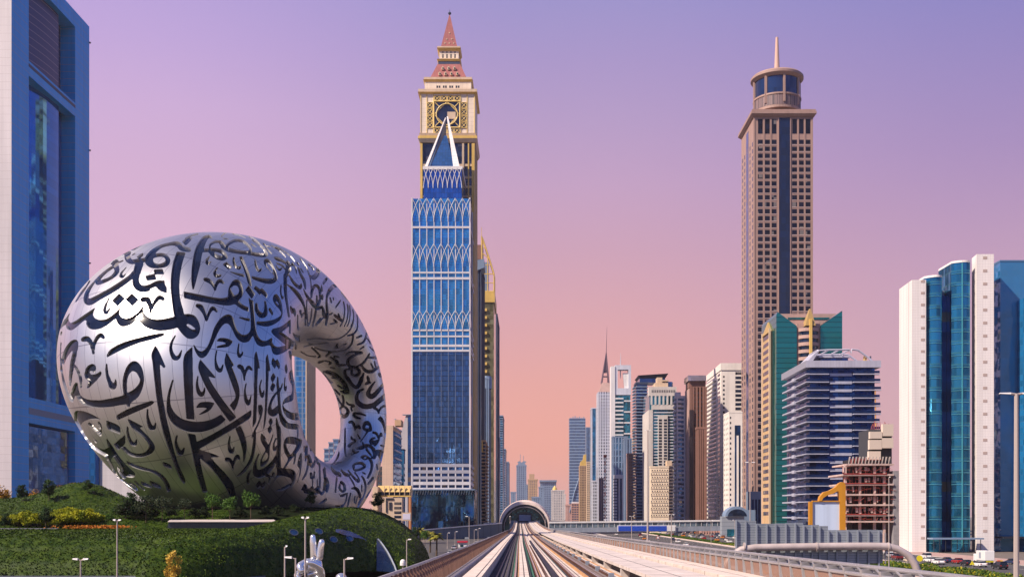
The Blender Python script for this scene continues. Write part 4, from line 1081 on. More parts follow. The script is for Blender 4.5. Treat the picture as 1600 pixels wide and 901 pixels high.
# ------------------------------------------------------------------ trees and shrubs
bark = mat('bark', (.10, .065, .04), .9, nscale=3, namt=.3)
leafA = foliage('dark tree leaves', (.018, .040, .016), (.055, .10, .03), .6)
leafB = foliage('fresh green leaves', (.03, .075, .012), (.09, .17, .03), .6)
leafY = foliage('yellow green leaves', (.12, .16, .008), (.50, .46, .02), .5)
leafO = foliage('autumn leaves', (.22, .10, .012), (.50, .27, .04), .7)
leafD = foliage('olive leaves', (.02, .035, .02), (.06, .075, .035), .6)
def tree_proto(name, label, h, cr, nleaf, m, seed, lsize=.16, loose=1.0, trunk_f=.45, group='trees on the museum mound'):
    r = np.random.RandomState(seed); t_ = thing(name, label, 'tree', (0, 0, 0), group)
    mb = MB(); tz = h * trunk_f; tips = []
    mb.tube([(0, 0, -.4), (r.normal() * .05, r.normal() * .05, tz * .5), (r.normal() * .1, r.normal() * .1, tz)], [.055 * h ** .8 * .45, .04 * h ** .8 * .45, .032 * h ** .8 * .45], 7)
    for k in range(7):
        a = k * 2.4 + r.uniform(-.4, .4); el = r.uniform(.35, 1.2); ln = cr * r.uniform(.6, .95)
        p0 = Vector((0, 0, tz * r.uniform(.75, 1.02))); p1 = p0 + Vector((math.cos(a) * math.cos(el), math.sin(a) * math.cos(el), math.sin(el))) * ln * .5; p2 = p0 + Vector((math.cos(a) * math.cos(el), math.sin(a) * math.cos(el), math.sin(el) * 1.25)) * ln
        mb.tube([p0, p1, p2], [.02 * h ** .8 * .45, .013 * h ** .8 * .45, .005 * h ** .8 * .45], 5); tips.append(p2); tips.append(p1 * .4 + p2 * .6)
    mb.build('trunk', bark, t_)
    cz = tz + (h - tz) * .5; clumps = [np.array(q_) for q_ in tips]
    for k in range(12):
        u = r.normal(size=3); u /= np.linalg.norm(u); clumps.append(np.array([0, 0, cz]) + u * np.array([cr * .72, cr * .72, (h - tz) * .42]) * r.uniform(.45, 1))
    c = []
    for q_ in clumps:
        n_ = int(nleaf / len(clumps) * r.uniform(.6, 1.4)); u = r.normal(size=(n_, 3)); u /= np.linalg.norm(u, axis=1, keepdims=True)
        c.append(q_ + u * (r.uniform(0, 1, (n_, 1)) ** .45) * np.array([cr, cr, (h - tz) * .42]) * .38 * loose * r.uniform(.7, 1.25))
    c = np.concatenate(c); c = c[c[:, 2] > tz * .55]
    leaf_mesh('crown', c, lsize, m, t_, seed=seed); return t_
protos = {}
def plant(kind, X, Y, z, h, label, rz=None, group='trees on the museum mound'):
    nm, H, cr, nl, m, ls, lo, tf = KINDS[kind]
    if kind not in protos:
        t_ = tree_proto(nm, label, H, cr, nl, m, 11 + len(protos), ls, lo, tf, group); protos[kind] = t_
        t_.location = (X, Y, z); t_.scale = (h / H,) * 3; t_.rotation_euler = (0, 0, rz or 0); return t_
    return dup(protos[kind], (X, Y, z), rz if rz is not None else random.uniform(0, 6.28), label, group, (h / H,) * 3)
KINDS = {'dark': ('round_tree', 6.0, 2.0, 2600, leafA, .17, 1.0, .38), 'fresh': ('loose_green_tree', 6.0, 2.1, 1500, leafB, .18, 1.15, .42), 'thin': ('sparse_tree', 6.0, 2.3, 900, leafD, .17, 1.3, .45),
         'bush': ('rounded_shrub', 3.0, 2.4, 3000, leafY, .15, 1.1, .12), 'olive': ('olive_shrub', 3.0, 1.9, 2000, leafB, .15, 1.1, .12), 'autumn': ('amber_tree', 5.0, 2.2, 1800, leafO, .18, 1.2, .25), 'hedge': ('golden_shrub', 5.0, 1.5, 2600, foliage('golden leaves', (.38, .23, .02), (.80, .56, .12), .8), .13, .9, .06), 'shade': ('dark_shrub', 3.0, 1.9, 1800, foliage('shaded leaves', (.008, .018, .008), (.030, .045, .014), .8), .16, 1.1, .1)}  # last kind: shade at the ring foot put into its leaf colour
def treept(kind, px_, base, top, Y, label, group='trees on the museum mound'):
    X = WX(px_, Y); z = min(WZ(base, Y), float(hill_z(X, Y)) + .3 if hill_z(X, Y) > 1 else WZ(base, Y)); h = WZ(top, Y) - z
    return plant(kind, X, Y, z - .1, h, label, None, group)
treept('dark', 34, 787, 756, 224, 'dark round tree at the far left on the mound, shadow beside it')
treept('dark', 76, 786, 748, 222, 'tallest dark round tree on a thin trunk, in front of the bright tower window')
treept('dark', 137, 772, 748, 226, 'dark round tree on the crest of the grassy knoll')
treept('dark', 72, 826, 790, 196, 'dark round tree amid the yellow green shrubs, trunk crossing the planter wall')
treept('dark', 8, 830, 800, 190, 'dark tree at the frame edge beside the planter wall')
treept('dark', 205, 792, 768, 206, 'small bright edged tree where the ring meets the knoll')
treept('thin', 228, 807, 768, 202, 'olive toned sparse tree in front of the ring, left of the louvre wall')
treept('thin', 253, 806, 770, 202, 'pale leaved leaning tree in front of the ring above the louvre wall corner')
treept('thin', 288, 807, 774, 204, 'thin shaded tree in front of the dark ring base')
treept('fresh', 332, 805, 766, 204, 'green tree in deep shade under the ring, thicker of the middle pair')
treept('fresh', 359, 805, 772, 203, 'light green tree in shade next to the thicker one of the pair')
treept('fresh', 392, 805, 762, 204, 'broad fresh green tree under the ring near the right end of the louvre wall')
treept('dark', 486, 795, 766, 226, 'dark bushy tree against the steel at the foot of the hole')
treept('dark', 590, 796, 768, 262, 'dark broad tree at the right foot of the ring beside the yellow footbridge')
treept('autumn', 3, 778, 755, 250, 'orange leaved tree at the frame edge under the pale tower')
treept('autumn', 55, 776, 762, 252, 'orange leaved tree behind the left round trees')
treept('autumn', 112, 770, 751, 256, 'wide amber tree behind the knoll under the reflecting window')
treept('autumn', 96, 773, 755, 255, 'amber tree just left of the wide amber one')
treept('fresh', 158, 768, 756, 252, 'pale green tree behind the knoll at the corner of the pale wall')
sh = [(8, 820, 803, 200), (28, 822, 798, 199), (48, 823, 796, 199), (62, 823, 800, 198), (95, 822, 795, 200), (112, 822, 794, 201), (128, 822, 795, 201), (140, 821, 797, 201), (118, 810, 791, 206), (100, 808, 790, 206), (135, 809, 792, 206), (155, 816, 802, 203)]
wd = ['at the frame edge', 'second from the frame edge', 'just left of the dark planted tree', 'touching the dark planted tree on its left', 'just right of the dark planted tree', 'in the middle of the front row', 'right of the middle in the front row', 'at the right end of the front row', 'in the middle of the back row', 'at the left of the back row', 'at the right of the back row', 'beside the orange flower bed']
for (a, b_, c_, Y), w_ in zip(sh, wd): treept('bush', a, b_, c_, Y, 'bright yellow green spreading shrub ' + w_, 'yellow green shrubs on the terrace')
for (a, b_, c_, Y), w_ in zip([(170, 812, 799, 204), (190, 806, 792, 206), (205, 802, 786, 208), (222, 806, 794, 205), (178, 800, 792, 210)], ['right of the yellow shrubs', 'below the ring on the terrace edge', 'close under the left curve of the ring', 'left of the louvre wall', 'behind on the slope of the knoll']): treept('olive', a, b_, c_, Y, 'mid green spreading shrub ' + w_, 'green shrubs on the terrace')
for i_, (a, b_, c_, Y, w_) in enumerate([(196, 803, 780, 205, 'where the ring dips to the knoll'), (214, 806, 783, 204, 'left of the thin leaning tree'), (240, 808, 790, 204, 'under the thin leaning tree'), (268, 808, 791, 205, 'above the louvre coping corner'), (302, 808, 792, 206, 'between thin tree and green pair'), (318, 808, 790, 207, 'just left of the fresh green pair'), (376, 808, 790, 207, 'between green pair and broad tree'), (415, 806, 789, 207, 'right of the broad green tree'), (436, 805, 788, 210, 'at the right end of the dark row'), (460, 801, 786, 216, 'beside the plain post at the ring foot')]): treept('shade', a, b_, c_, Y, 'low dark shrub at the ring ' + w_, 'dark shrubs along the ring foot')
hd = treept('hedge', 271, 905, 853, 149, 'tall narrow golden leaved shrub lit by the sun before the ivy slope', None)
def flowers(name, label, spots, m, seed):
    r = np.random.RandomState(seed); c = []
    for px_, py_, Y, w_, n_ in spots:
        X = WX(px_, Y) + r.normal(size=n_) * w_; Yy = Y + r.normal(size=n_) * .8; c.append(np.stack([X, Yy, hill_z(X, Yy) + r.uniform(.1, .75, n_)], 1))
    o = leaf_mesh(name, np.concatenate(c), .15, m, seed=seed); o['kind'] = 'stuff'; tag(o, label, 'flowers')
flowers('orange_flowers', 'bed of orange flowers edging the yellow shrubs', [(10, 795, 203, 3, 700), (35, 798, 203, 3, 700), (130, 825, 189, 2.4, 600), (152, 824, 190, 2, 500), (180, 815, 193, 1.6, 400)], foliage('orange blooms', (.30, .08, .01), (.55, .20, .03), 1.2), 8)
flowers('low_bushes', 'low green bushes at the bottom of the ivy slope', [(312, 893, 151, 1.6, 900), (330, 890, 152, 1.6, 900), (345, 893, 152, 1.4, 700), (520, 890, 176, 2, 700)], foliage('bright low leaves', (.03, .08, .01), (.13, .2, .02), .8), 9)
# palms
def palm(X, Y, h, label, seed):
    r = np.random.RandomState(seed); t_ = thing('palm_tree', label, 'palm tree', (X, Y, 0), 'palms by the side street')
    MB().tube([(X, Y, 0), (X + .1, Y, h * .5), (X + .05, Y, h)], [.32, .24, .22], 8).build('trunk', bark, t_); mb = MB()
    for k in range(26):
        a = k * 2.4; el = r.uniform(-.2, 1.1); ln = r.uniform(2.6, 3.6); prev = None
        for s_ in np.linspace(0, 1, 9):
            q_ = Vector((X + math.cos(a) * ln * s_ * math.cos(el), Y + math.sin(a) * ln * s_ * math.cos(el), h + ln * s_ * math.sin(el) - 1.9 * s_ ** 2)); sd = Vector((-math.sin(a), math.cos(a), -.35)) * (.55 * math.sin(math.pi * min(1, .12 + s_ * .88)))
            s2 = Vector((sd.x * -1, sd.y * -1, sd.z))
            if prev:
                mb.quad(tuple(prev[0]), tuple(q_), tuple(q_ + sd), tuple(prev[0] + prev[1])); mb.quad(tuple(q_), tuple(prev[0]), tuple(prev[0] + prev[2]), tuple(q_ + s2))
            prev = (q_, sd, s2)
    mb.build('crown', foliage('palm fronds', (.03, .05, .01), (.26, .22, .03), .7), t_)
palm(WX(682, 330), 330, WZ(836, 330), 'tall palm tree with sunlit fronds beside the side street lamps', 2)
palm(WX(656, 345), 345, WZ(829, 345), 'palm tree rising just behind the end of the mound', 3)
palm(WX(672, 360), 360, WZ(834, 360), 'smaller palm tree between the two other palms', 4)
treept('dark', 648, 845, 822, 330, 'dark green tree behind the right end of the mound', 'trees by the side street')
treept('fresh', 664, 850, 826, 335, 'green tree among the palms at the side street', 'trees by the side street')

# ------------------------------------------------------------------ chrome hand sculpture
chm, t_c, b_c = newmat('polished chrome'); b_c.inputs['Base Color'].default_value = (.90, .87, .84, 1); b_c.inputs['Metallic'].default_value = .85; b_c.inputs['Roughness'].default_value = .14
def skin_chain(bm_pts, edges, radii, name, parent, sub=2):
    me = bpy.data.meshes.new(name); me.from_pydata([tuple(p) for p in bm_pts], edges, []); o = bpy.data.objects.new(name, me); COL.objects.link(o)
    sk = o.modifiers.new('skin', 'SKIN'); sk.use_smooth_shade = True
    for i, r_ in enumerate(radii):
        d_ = me.skin_vertices[0].data[i]; d_.radius = (r_, r_) if not isinstance(r_, tuple) else r_; d_.use_root = (i == 0)
    ss = o.modifiers.new('sub', 'SUBSURF'); ss.levels = sub; ss.render_levels = sub
    me.materials.append(chm); o.parent = parent; return o
HYp = 118.0; u1 = HYp / F       # metres per photograph pixel at the sculpture
hand = thing('hand_sculpture', 'giant mirror chrome hand sculpture raising two fingers in front of the mound', 'sculpture', (WX(492, HYp), HYp, 0))
def hp(px_, py_, dy=0.0): return (WX(px_, HYp) - hand.location.x, dy, WZ(py_, HYp))
hpts = [hp(495, 935), hp(494, 905), hp(490, 884, -.1),                                        # wrist, palm
        hp(491, 873), hp(490, 858), hp(489, 846), hp(488.5, 834),                              # index finger
        hp(498, 874, .1), hp(500, 860, .1), hp(501.5, 849, .1), hp(503.5, 841, .1),            # middle finger
        hp(480, 878, -.6), hp(472, 883, -1.5), hp(479, 893, -1.9),                             # folded ring finger
        hp(476, 890, -.3), hp(467, 897, -1.3), hp(475, 906, -1.7),                              # folded little finger
        hp(505, 898, -.6), hp(503, 884, -1.5), hp(493, 877, -2.0), hp(484, 877, -2.1)]         # thumb across
hed = [(0, 1), (1, 2), (2, 3), (3, 4), (4, 5), (5, 6), (2, 7), (7, 8), (8, 9), (9, 10), (2, 11), (11, 12), (12, 13), (2, 14), (14, 15), (15, 16), (1, 17), (17, 18), (18, 19), (19, 20)]
hr = [.7, .95, .95, .44, .40, .38, .27, .46, .42, .39, .28, .5, .46, .34, .46, .42, .3, .5, .4, .36, .26]
skin_chain(hpts, hed, hr, 'hand_body', hand)
MB().lathe(WX(495, HYp), HYp, [(1.6, 0), (1.5, .5), (1.1, .6), (1.0, 3.2)], 24).build('plinth', chm, hand)
sp2 = thing('chrome_dome', 'small polished chrome dome right of the hand sculpture at the picture bottom', 'sculpture', (WX(533, HYp), HYp, 0))
MB().lathe(WX(533, HYp), HYp, [(.62, 0)] + [(.62 * math.cos(a) * 1.0, WZ(903, HYp) + .6 * math.sin(a)) for a in np.linspace(0, 1.5, 9)], 24).build('dome', chm, sp2, smooth=True)
# ------------------------------------------------------------------ towers
G_blue = glass('blue curtain wall', (.05, .33, .62), (2.2, 3.6), .35, .8, .05, wob=.006)
G_navy = glass('navy curtain wall', (.028, .10, .30), (2.2, 3.4), .5, .7, .06, blind=.06)
G_dark = glass('dark window glass', (.02, .035, .075), (2.4, 3.4), .6, .45, .07, blind=.12)
G_teal = glass('teal curtain wall', (.03, .28, .40), (2.4, 3.6), .35, .75, .06)
G_green = glass('green curtain wall', (.012, .16, .15), (3, 3.2), .25, .7, .07)
G_brown = glass('bronze curtain wall', (.12, .055, .04), (2, 3.4), .5, .6, .08)
G_ink = glass('ink window glass', (.006, .010, .028), (2.6, 3.4), .6, .0, .1, blind=.08); G_ink.node_tree.nodes['Principled BSDF'].inputs['Specular IOR Level'].default_value = .08
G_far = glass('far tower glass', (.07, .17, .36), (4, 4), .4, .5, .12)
silver = mat('silver cladding', (.56, .55, .60), .4, metal=.3, nscale=.05, namt=.06)
bluewhite = mat('cool white render', (.60, .60, .66), .6, nscale=.06, namt=.08)
tan_ = mat('tan render', (.52, .33, .19), .7, nscale=.08, namt=.1); salmon = mat('salmon render', (.52, .30, .25), .7, nscale=.08, namt=.1); brownst = mat('brown stone', (.24, .12, .09), .6, nscale=.08, namt=.12)
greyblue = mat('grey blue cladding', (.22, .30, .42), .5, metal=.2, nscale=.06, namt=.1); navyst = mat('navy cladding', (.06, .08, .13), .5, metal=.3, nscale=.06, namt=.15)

class T:      # one tower: corner pixel, far end of its front, far end of its seen side, top, depth
    def __init__(s, name, label, xc, xf, xb, yt, Y, cat='tower', group=None):
        s.Y = Y; s.x0 = WX(xc, Y); s.x1 = WX(xf, Y); s.zt = WZ(yt, Y); s.z0 = 0.0
        s.Yb = s.x0 * F / (xb - HX) if xb is not None else Y + abs(s.x1 - s.x0)
        s.Yb = min(max(s.Yb, Y + 6), Y + 90)
        s.lo, s.hi = min(s.x0, s.x1), max(s.x0, s.x1); s.side = -1 if s.x0 < s.x1 else 1
        s.t = thing(name, label, cat, ((s.lo + s.hi) / 2, (Y + s.Yb) / 2, 0), group)
    def z(s, py): return WZ(py, s.Y)
    def x(s, px): return WX(px, s.Y)
    def core(s, m, inset=.5, z1=None, name='glazing', z0=0):
        return MB().box(s.lo + inset, s.hi - inset, s.Y + inset, s.Yb - inset, z0, (z1 or s.zt) - .05).build(name, m, s.t)
    def bands(s, m, n, hfrac=.35, out=0.0, z0=0, z1=None, merge=False, name='floor_band', xa=None, xb=None, ya=None, yb=None):
        z1 = z1 or s.zt; h = (z1 - z0) / n; lo, hi = (s.lo if xa is None else xa), (s.hi if xb is None else xb); mb = MB()
        for k in range(n):
            if not merge: mb = MB()
            mb.box(lo - out, hi + out, (s.Y if ya is None else ya) - out, (s.Yb if yb is None else yb) + out, z0 + k * h, z0 + (k + hfrac) * h)
            if not merge: mb.build(name, m, s.t)
        if merge: mb.build(name + 's', m, s.t)
    def piers(s, m, nf, ns, w=.9, out=.12, z0=0, z1=None, name='pier', merge=False, xa=None, xb=None):
        z1 = z1 or s.zt; xa = s.lo if xa is None else xa; xb = s.hi if xb is None else xb; mb = MB()
        for k in range(nf + 1):
            if not merge: mb = MB()
            x = xa + (xb - xa) * k / nf; x = min(max(x, xa + w / 2), xb - w / 2)
            mb.box(x - w / 2, x + w / 2, s.Y - out, s.Y + .45, z0, z1)
            if not merge: mb.build(name, m, s.t)
        xs_ = s.lo if s.side < 0 else s.hi
        for k in range(1, ns + 1):
            if not merge: mb = MB()
            y = s.Y + (s.Yb - s.Y) * k / ns; y = min(y, s.Yb - w / 2); mb.box(xs_ - out, xs_ + .45, y - w / 2, y + w / 2, z0, z1) if s.side < 0 else mb.box(xs_ - .45, xs_ + out, y - w / 2, y + w / 2, z0, z1)
            if not merge: mb.build(name, m, s.t)
        if merge: mb.build(name + 's', m, s.t)
    def roof(s, m, h=1.2, out=.3, name='roof'):
        return MB().box(s.lo - out, s.hi + out, s.Y - out, s.Yb + out, s.zt, s.zt + h).build(name, m, s.t)
    def balconies(s, m, n, depth=1.3, hfrac=.33, z0=0, z1=None, xa=None, xb=None, side=True, name='balcony', merge=False):
        z1 = z1 or s.zt; h = (z1 - z0) / n; mb = MB(); xa = s.lo if xa is None else xa; xb = s.hi if xb is None else xb
        for k in range(n):
            if not merge: mb = MB()
            z = z0 + k * h; mb.box(xa, xb, s.Y - depth, s.Y + .3, z, z + h * hfrac)
            if side:
                X = s.lo if s.side < 0 else s.hi; mb.box(X - depth if s.side < 0 else X + .003, X - .003 if s.side < 0 else X + depth, s.Y + 1.5, s.Yb - 1.5, z, z + h * hfrac)
            if not merge: mb.build(name, m, s.t)
        if merge: mb.build(name[:-1] + 'ies' if name == 'balcony' else name, m, s.t)
    def windows(s, m, xs_, zs_, w, h, side=False, out=.02, name='window', rec=None):
        """punched windows: first hundred as parts, the rest one mass"""
        base = None; rest = MB(); n = 0; X = s.lo if s.side < 0 else s.hi
        spots = [(a, zz_) for zz_ in zs_ for a in xs_]
        for a, zz_ in spots:
            tgt = MB() if n < 100 else rest
            if side: tgt.box(X - out if s.side < 0 else X + .002, X - .002 if s.side < 0 else X + out, a - w / 2, a + w / 2, zz_, zz_ + h)
            else: tgt.box(a - w / 2, a + w / 2, s.Y - out, s.Y - .002, zz_, zz_ + h)
            if n < 100: tgt.build(name, m, s.t)
            n += 1
        if rest.v: o = rest.build(name + '_field', m, s.t); o['kind'] = 'stuff'
    def add(s, mb, name, m): return mb.build(name, m, s.t)

# --- blue tower with gothic arches, pyramid top
t = T('arched_glass_tower', 'blue glass tower with white pointed arch bands and an open pyramid top', 735, 643, 742, 310, 700)
Yf, Yb = t.Y, t.Yb; X = t.x; Z = t.z; lo, hi = t.lo, t.hi
wm = mat('white tower mullion', (.66, .62, .64), .5, nscale=.05, namt=.06)
t.add(MB().box(lo + .5, hi - .5, Yf + .5, Yb - .5, Z(548), Z(310)), 'upper_glazing', G_blue)
low = glass('navy lower curtain', (.045, .13, .32), (1.55, 3.3), .35, .75, .06, lines=[(2, 3.3, .35), (0, 1.55, .12)], linecol=(.008, .015, .035))
t.add(MB().box(lo + .5, hi - .5, Yf + .4, Yb - .5, Z(724), Z(549)), 'lower_glazing', low)
t.add(MB().box(lo + .5, hi - .5, Yf + .5, Yb - .5, Z(764), Z(724.2)), 'banded_storey_glazing', G_navy)
for k in range(9):
    px_ = 644.5 + k * 11.2; t.add(MB().box(X(px_) - .26, X(px_) + .26, Yf - .1, Yf + .5, Z(548), Z(312)), 'mullion', wm)
    if 0 < k < 8: t.add(MB().box(X(px_) - .14, X(px_) + .14, Yf + .1, Yf + .6, Z(724), Z(549)), 'fin', mat('slate fin', (.16, .2, .3), .5))
for a, b_ in ((353.5, 356.5), (424.5, 427), (433, 436.5), (514.5, 517), (524, 526.5), (538, 541.5), (546, 549)): t.add(MB().box(lo - .1, hi + .1, Yf - .25, Yb, Z(b_), Z(a)), 'spandrel', wm)
for a, b_ in ((724, 729), (734, 739), (743.5, 748), (752, 757), (761.5, 765)): t.add(MB().box(lo - .05, hi + .05, Yf - .2, Yb, Z(b_), Z(a)), 'spandrel', mat('grey violet spandrel', (.38, .37, .43), .5) if a < 750 else wm)
for k in range(9): t.add(MB().box(X(644.5 + k * 11.2) - .4, X(644.5 + k * 11.2) + .4, Yf - .15, Yf + .5, Z(764), Z(725)), 'pier', wm)
for a, m_ in ((643.6, wm), (734.2, wm)): t.add(MB().box(X(a) - .45, X(a) + .45, Yf - .3, Yf + .6, Z(764), Z(309)), 'corner_column', m_)
t.add(MB().box(hi - .45, hi + .2, Yf + (Yb - Yf) * .5 - .8, Yf + (Yb - Yf) * .5 + .8, Z(764), Z(312)), 'side_column', wm)
t.add(MB().box(hi - .4, hi + .15, Yb - 1.2, Yb, Z(764), Z(312)), 'side_column', wm)
# slender lines and floors on the blue glass
fm = MB()
for k in range(56): 
    z_ = Z(548) + (Z(312) - Z(548)) * k / 56; fm.box(lo + .4, hi - .4, Yf + .38, Yb - .4, z_, z_ + .16)
t.add(fm, 'floor_lines', mat('blue floor line', (.05, .14, .36), .5)); 
# podium
pod = glass('rippled podium glass', (.05, .14, .24), (1.6, 9), .5, .85, .05, wob=.035, lines=[(0, 1.6, .08)])
t.add(MB().box(X(644), X(741), Yf - 2.5, Yf + 34, 0, Z(765.5)), 'podium_glazing', pod)
t.add(MB().box(X(643.2), X(742), Yf - 3, Yf + 34.5, Z(765.3), Z(763.8)), 'podium_roof', greyblue)
pf = MB()
for k in range(24): px_ = 645 + k * 4; pf.hull8([(X(px_) - .12, Yf - 2.9, Z(772)), (X(px_) + .12, Yf - 2.9, Z(772)), (X(px_) + .12, Yf - 2.5, Z(772)), (X(px_) - .12, Yf - 2.5, Z(772)), (X(px_ + 1.5) - .12, Yf - 3.4, Z(765.5)), (X(px_ + 1.5) + .12, Yf - 3.4, Z(765.5)), (X(px_ + 1.5) + .12, Yf - 2.5, Z(765.5)), (X(px_ + 1.5) - .12, Yf - 2.5, Z(765.5))])
t.add(pf, 'canopy_fins', grey)
def arches(tw, xa, xb, n, zb_, zt_, y, w_, m_, name='arch_lattice'):
    mb = MB(); bw = (xb - xa) / n
    for k in range(n + 1):
        for sg in (-1, 1):
            if (k == 0 and sg < 0) or (k == n and sg > 0): continue
            pts_ = []
            for q_ in np.linspace(0, 1, 9): pts_.append((xa + bw * k + sg * bw * (q_ ** 1.9), y - .25 * q_, zb_ + (zt_ - zb_) * q_))
            mb.tube(pts_, w_, 4)
    return tw.add(mb, name, m_)
for za, zb_ in ((310, 346), (381, 418), (485, 516)): arches(t, lo + .4, hi - .4, 8, Z(zb_), Z(za), Yf - .35, .19, wm)
# upper block
ux0, ux1 = X(661), X(721); Yu = Yf + 4
t.add(MB().box(ux0, ux1, Yu, Yb - 3, Z(310) + .2, Z(259)), 'upper_block_glazing', glass('upper block glass', (.03, .16, .48), (1.8, 3.4), .3, .8, .06, lines=[(2, 3.4, .2), (0, 1.8, .15)], linecol=(.015, .05, .16)))
arches(t, ux0, ux1, 8, Z(291), Z(260), Yu - .35, .22, wm)
t.add(MB().box(ux0 - .5, ux1 + .5, Yu - .6, Yb - 3, Z(262), Z(257)), 'roof_slab', white)
pyw = mat('white pyramid leg', (.74, .68, .66), .55, nscale=.06, namt=.06, lines=[(2, 2.2, .12)], linecol=(.4, .37, .37))
yb_ = Yb - 4; ax_ = X(693); ay_ = (Yu + yb_) / 2
def leg(pa, pb, qa, qb, d0, d1):      # outer/inner edge at foot and tip
    return MB().hull8([(X(pa[0]), Yu - .3, Z(pa[1])), (X(pb[0]), Yu - .3, Z(pb[1])), (X(pb[0]), Yu + 5, Z(pb[1])), (X(pa[0]), Yu + 5, Z(pa[1])), (X(qa[0]), d0, WZ(qa[1], d0)), (X(qb[0]), d0, WZ(qb[1], d0)), (X(qb[0]), d1, WZ(qb[1], d0)), (X(qa[0]), d1, WZ(qa[1], d0))])
t.add(leg((663, 257), (667.5, 257), (690.3, 184), (691.5, 184), ay_ - 1.6, ay_ + .4), 'pyramid_leg', pyw); t.add(leg((707.5, 257), (717.5, 257), (693, 182), (695, 182), ay_ - 1.6, ay_ + .4), 'pyramid_leg', pyw)
t.add(MB().hull8([(X(667.6), Yu + .2, Z(257)), (X(671), Yu + .2, Z(257)), (X(688), yb_, Z(257)), (X(668), yb_, Z(257)), (X(691.2), ay_ - 1.2, WZ(190, ay_)), (X(691.6), ay_ - 1.2, WZ(190, ay_)), (X(691.6), ay_, WZ(190, ay_)), (X(691.2), ay_, WZ(190, ay_))]), 'inner_shade_panel', mat('steel blue panel', (.10, .16, .28), .5, metal=.3, lines=[(2, 2.2, .12)]))
yt_ = Yu + .8 + .6 * (ay_ - 1.6 - Yu); t.add(MB().hull8([(X(671), Yu + 1, Z(257)), (X(709), Yu + 1, Z(257)), (X(709), Yu + 1.5, Z(257)), (X(671), Yu + 1.5, Z(257)), (X(690.6), yt_, WZ(212, yt_)), (X(694.6), yt_, WZ(212, yt_)), (X(694.6), yt_ + .5, WZ(212, yt_)), (X(690.6), yt_ + .5, WZ(212, yt_))]), 'pyramid_glazing', glass('pyramid glass', (.10, .30, .58), (1.8, 2.4), .2, .8, .05, lines=[(2, 2.4, .15), (0, 1.8, .12)], linecol=(.05, .12, .28)))

# --- clock tower
t = T('clock_tower', 'tall cream and gold clock tower with lattice clock face and red tiled spire', 742, 656, 746, 222, 745); Yf, Yb = t.Y, t.Yb; X = t.x; Z = t.z; lo, hi = t.lo, t.hi
Yb = Yf + (hi - lo); cy = (Yf + Yb) / 2
cw_ = mat('cream clock panel', (.84, .69, .54), .6, nscale=.06, namt=.08, lines=[(2, 3, .12), (0, 3, .12)], linecol=(.5, .38, .3))
t.add(MB().box(lo + 1.2, hi - 1.2, Yf + 1.2, Yb - 1.2, 0, Z(216)), 'shaft_glazing', G_dark)
for a, b_ in ((656.5, 660), (722, 725), (731, 733), (737, 741.5)): t.add(MB().box(X(a), X(b_), Yf - .1, Yf + 2.5, 0, Z(224)), 'shaft_column', gold if a > 730 or a < 660 else cream)
for k in range(4): y = Yf + (Yb - Yf) * (.12 + .26 * k); t.add(MB().box(hi - 1.6, hi + .1, y, y + 2.2, 0, Z(224)), 'shaft_column', gold if k % 2 else cream)
for py_ in (256, 275, 290, 305, 318) + tuple(range(330, 800, 14)): t.add(MB().box(lo + .6, hi - .2, Yf + .3, Yb - .3, Z(py_ + 3.5), Z(py_)), 'storey_band', cream)
def tier(name, x0, x1, y0, y1, m_, out=0): 
    d_ = (X(x1) - X(x0)) / 2; return t.add(MB().box(X(x0), X(x1), cy - d_, cy + d_, Z(y1), Z(y0)), name, m_)
cx_ = (lo + hi) / 2; half = (hi - lo) / 2
def sq(name, hb, ht, y0, y1, m_):      # square frustum ring, half widths in photo px at bottom and top
    kb_, kt_ = hb / F * t.Y, ht / F * t.Y; c0 = X(699.5); return t.add(MB().frustum(c0 - kb_, c0 + kb_, cy - kb_, cy + kb_, WZ(y1, cy - kb_), c0 - kt_, c0 + kt_, cy - kt_, cy + kt_, WZ(y0, cy - kt_)), name, m_)
sq('lower_cornice', 43.5, 46.2, 216, 222.5, cream); sq('lower_cornice_edge', 46.2, 46.2, 212, 215.9, gold); sq('lower_cornice_top', 44.2, 45, 208, 211.9, cream)
sq('clock_block', 42.5, 42.5, 147, 207.8, cw_); sq('upper_cornice', 43, 46.5, 143.5, 146.9, gold); sq('parapet', 45.8, 45.8, 139, 143.4, cream)
sq('attic', 36.5, 36.5, 128, 138.9, cw_); sq('attic_cornice', 37, 39, 124, 127.9, gold); sq('attic_parapet', 37.6, 37.6, 120.5, 123.9, cream)
tile_ = mat('red roof tiles', (.36, .12, .11), .7, nscale=.3, namt=.15, lines=[(0, 1.2, .15), (2, 1.2, .12)], linecol=(.22, .07, .07))
sq('mansard_roof', 28, 18, 100.5, 120.4, tile_); sq('lantern_base', 17, 17, 96, 100.4, navyst); sq('lantern_cornice', 17.5, 19, 92, 95.9, gold); sq('lantern', 15.2, 15.2, 79, 91.9, cw_); sq('spire_cornice', 17, 19, 74.6, 78.9, gold); sq('spire_parapet', 18.2, 18.2, 72.4, 74.5, cream)
sq('spire', 12.8, .7, 24, 72.3, tile_); 
Z = lambda p_: WZ(p_, cy)
c0 = X(699.5); t.add(MB().lathe(c0, cy, [(.15, Z(24)), (.9, Z(22.6)), (1.2, Z(21)), (.8, Z(19.6)), (.25, Z(19)), (.15, Z(15.5))], 12), 'finial', navyst); Z = t.z
k_ = t.Y / F
fy = cy - 42.5 * k_          # plane of the clock front
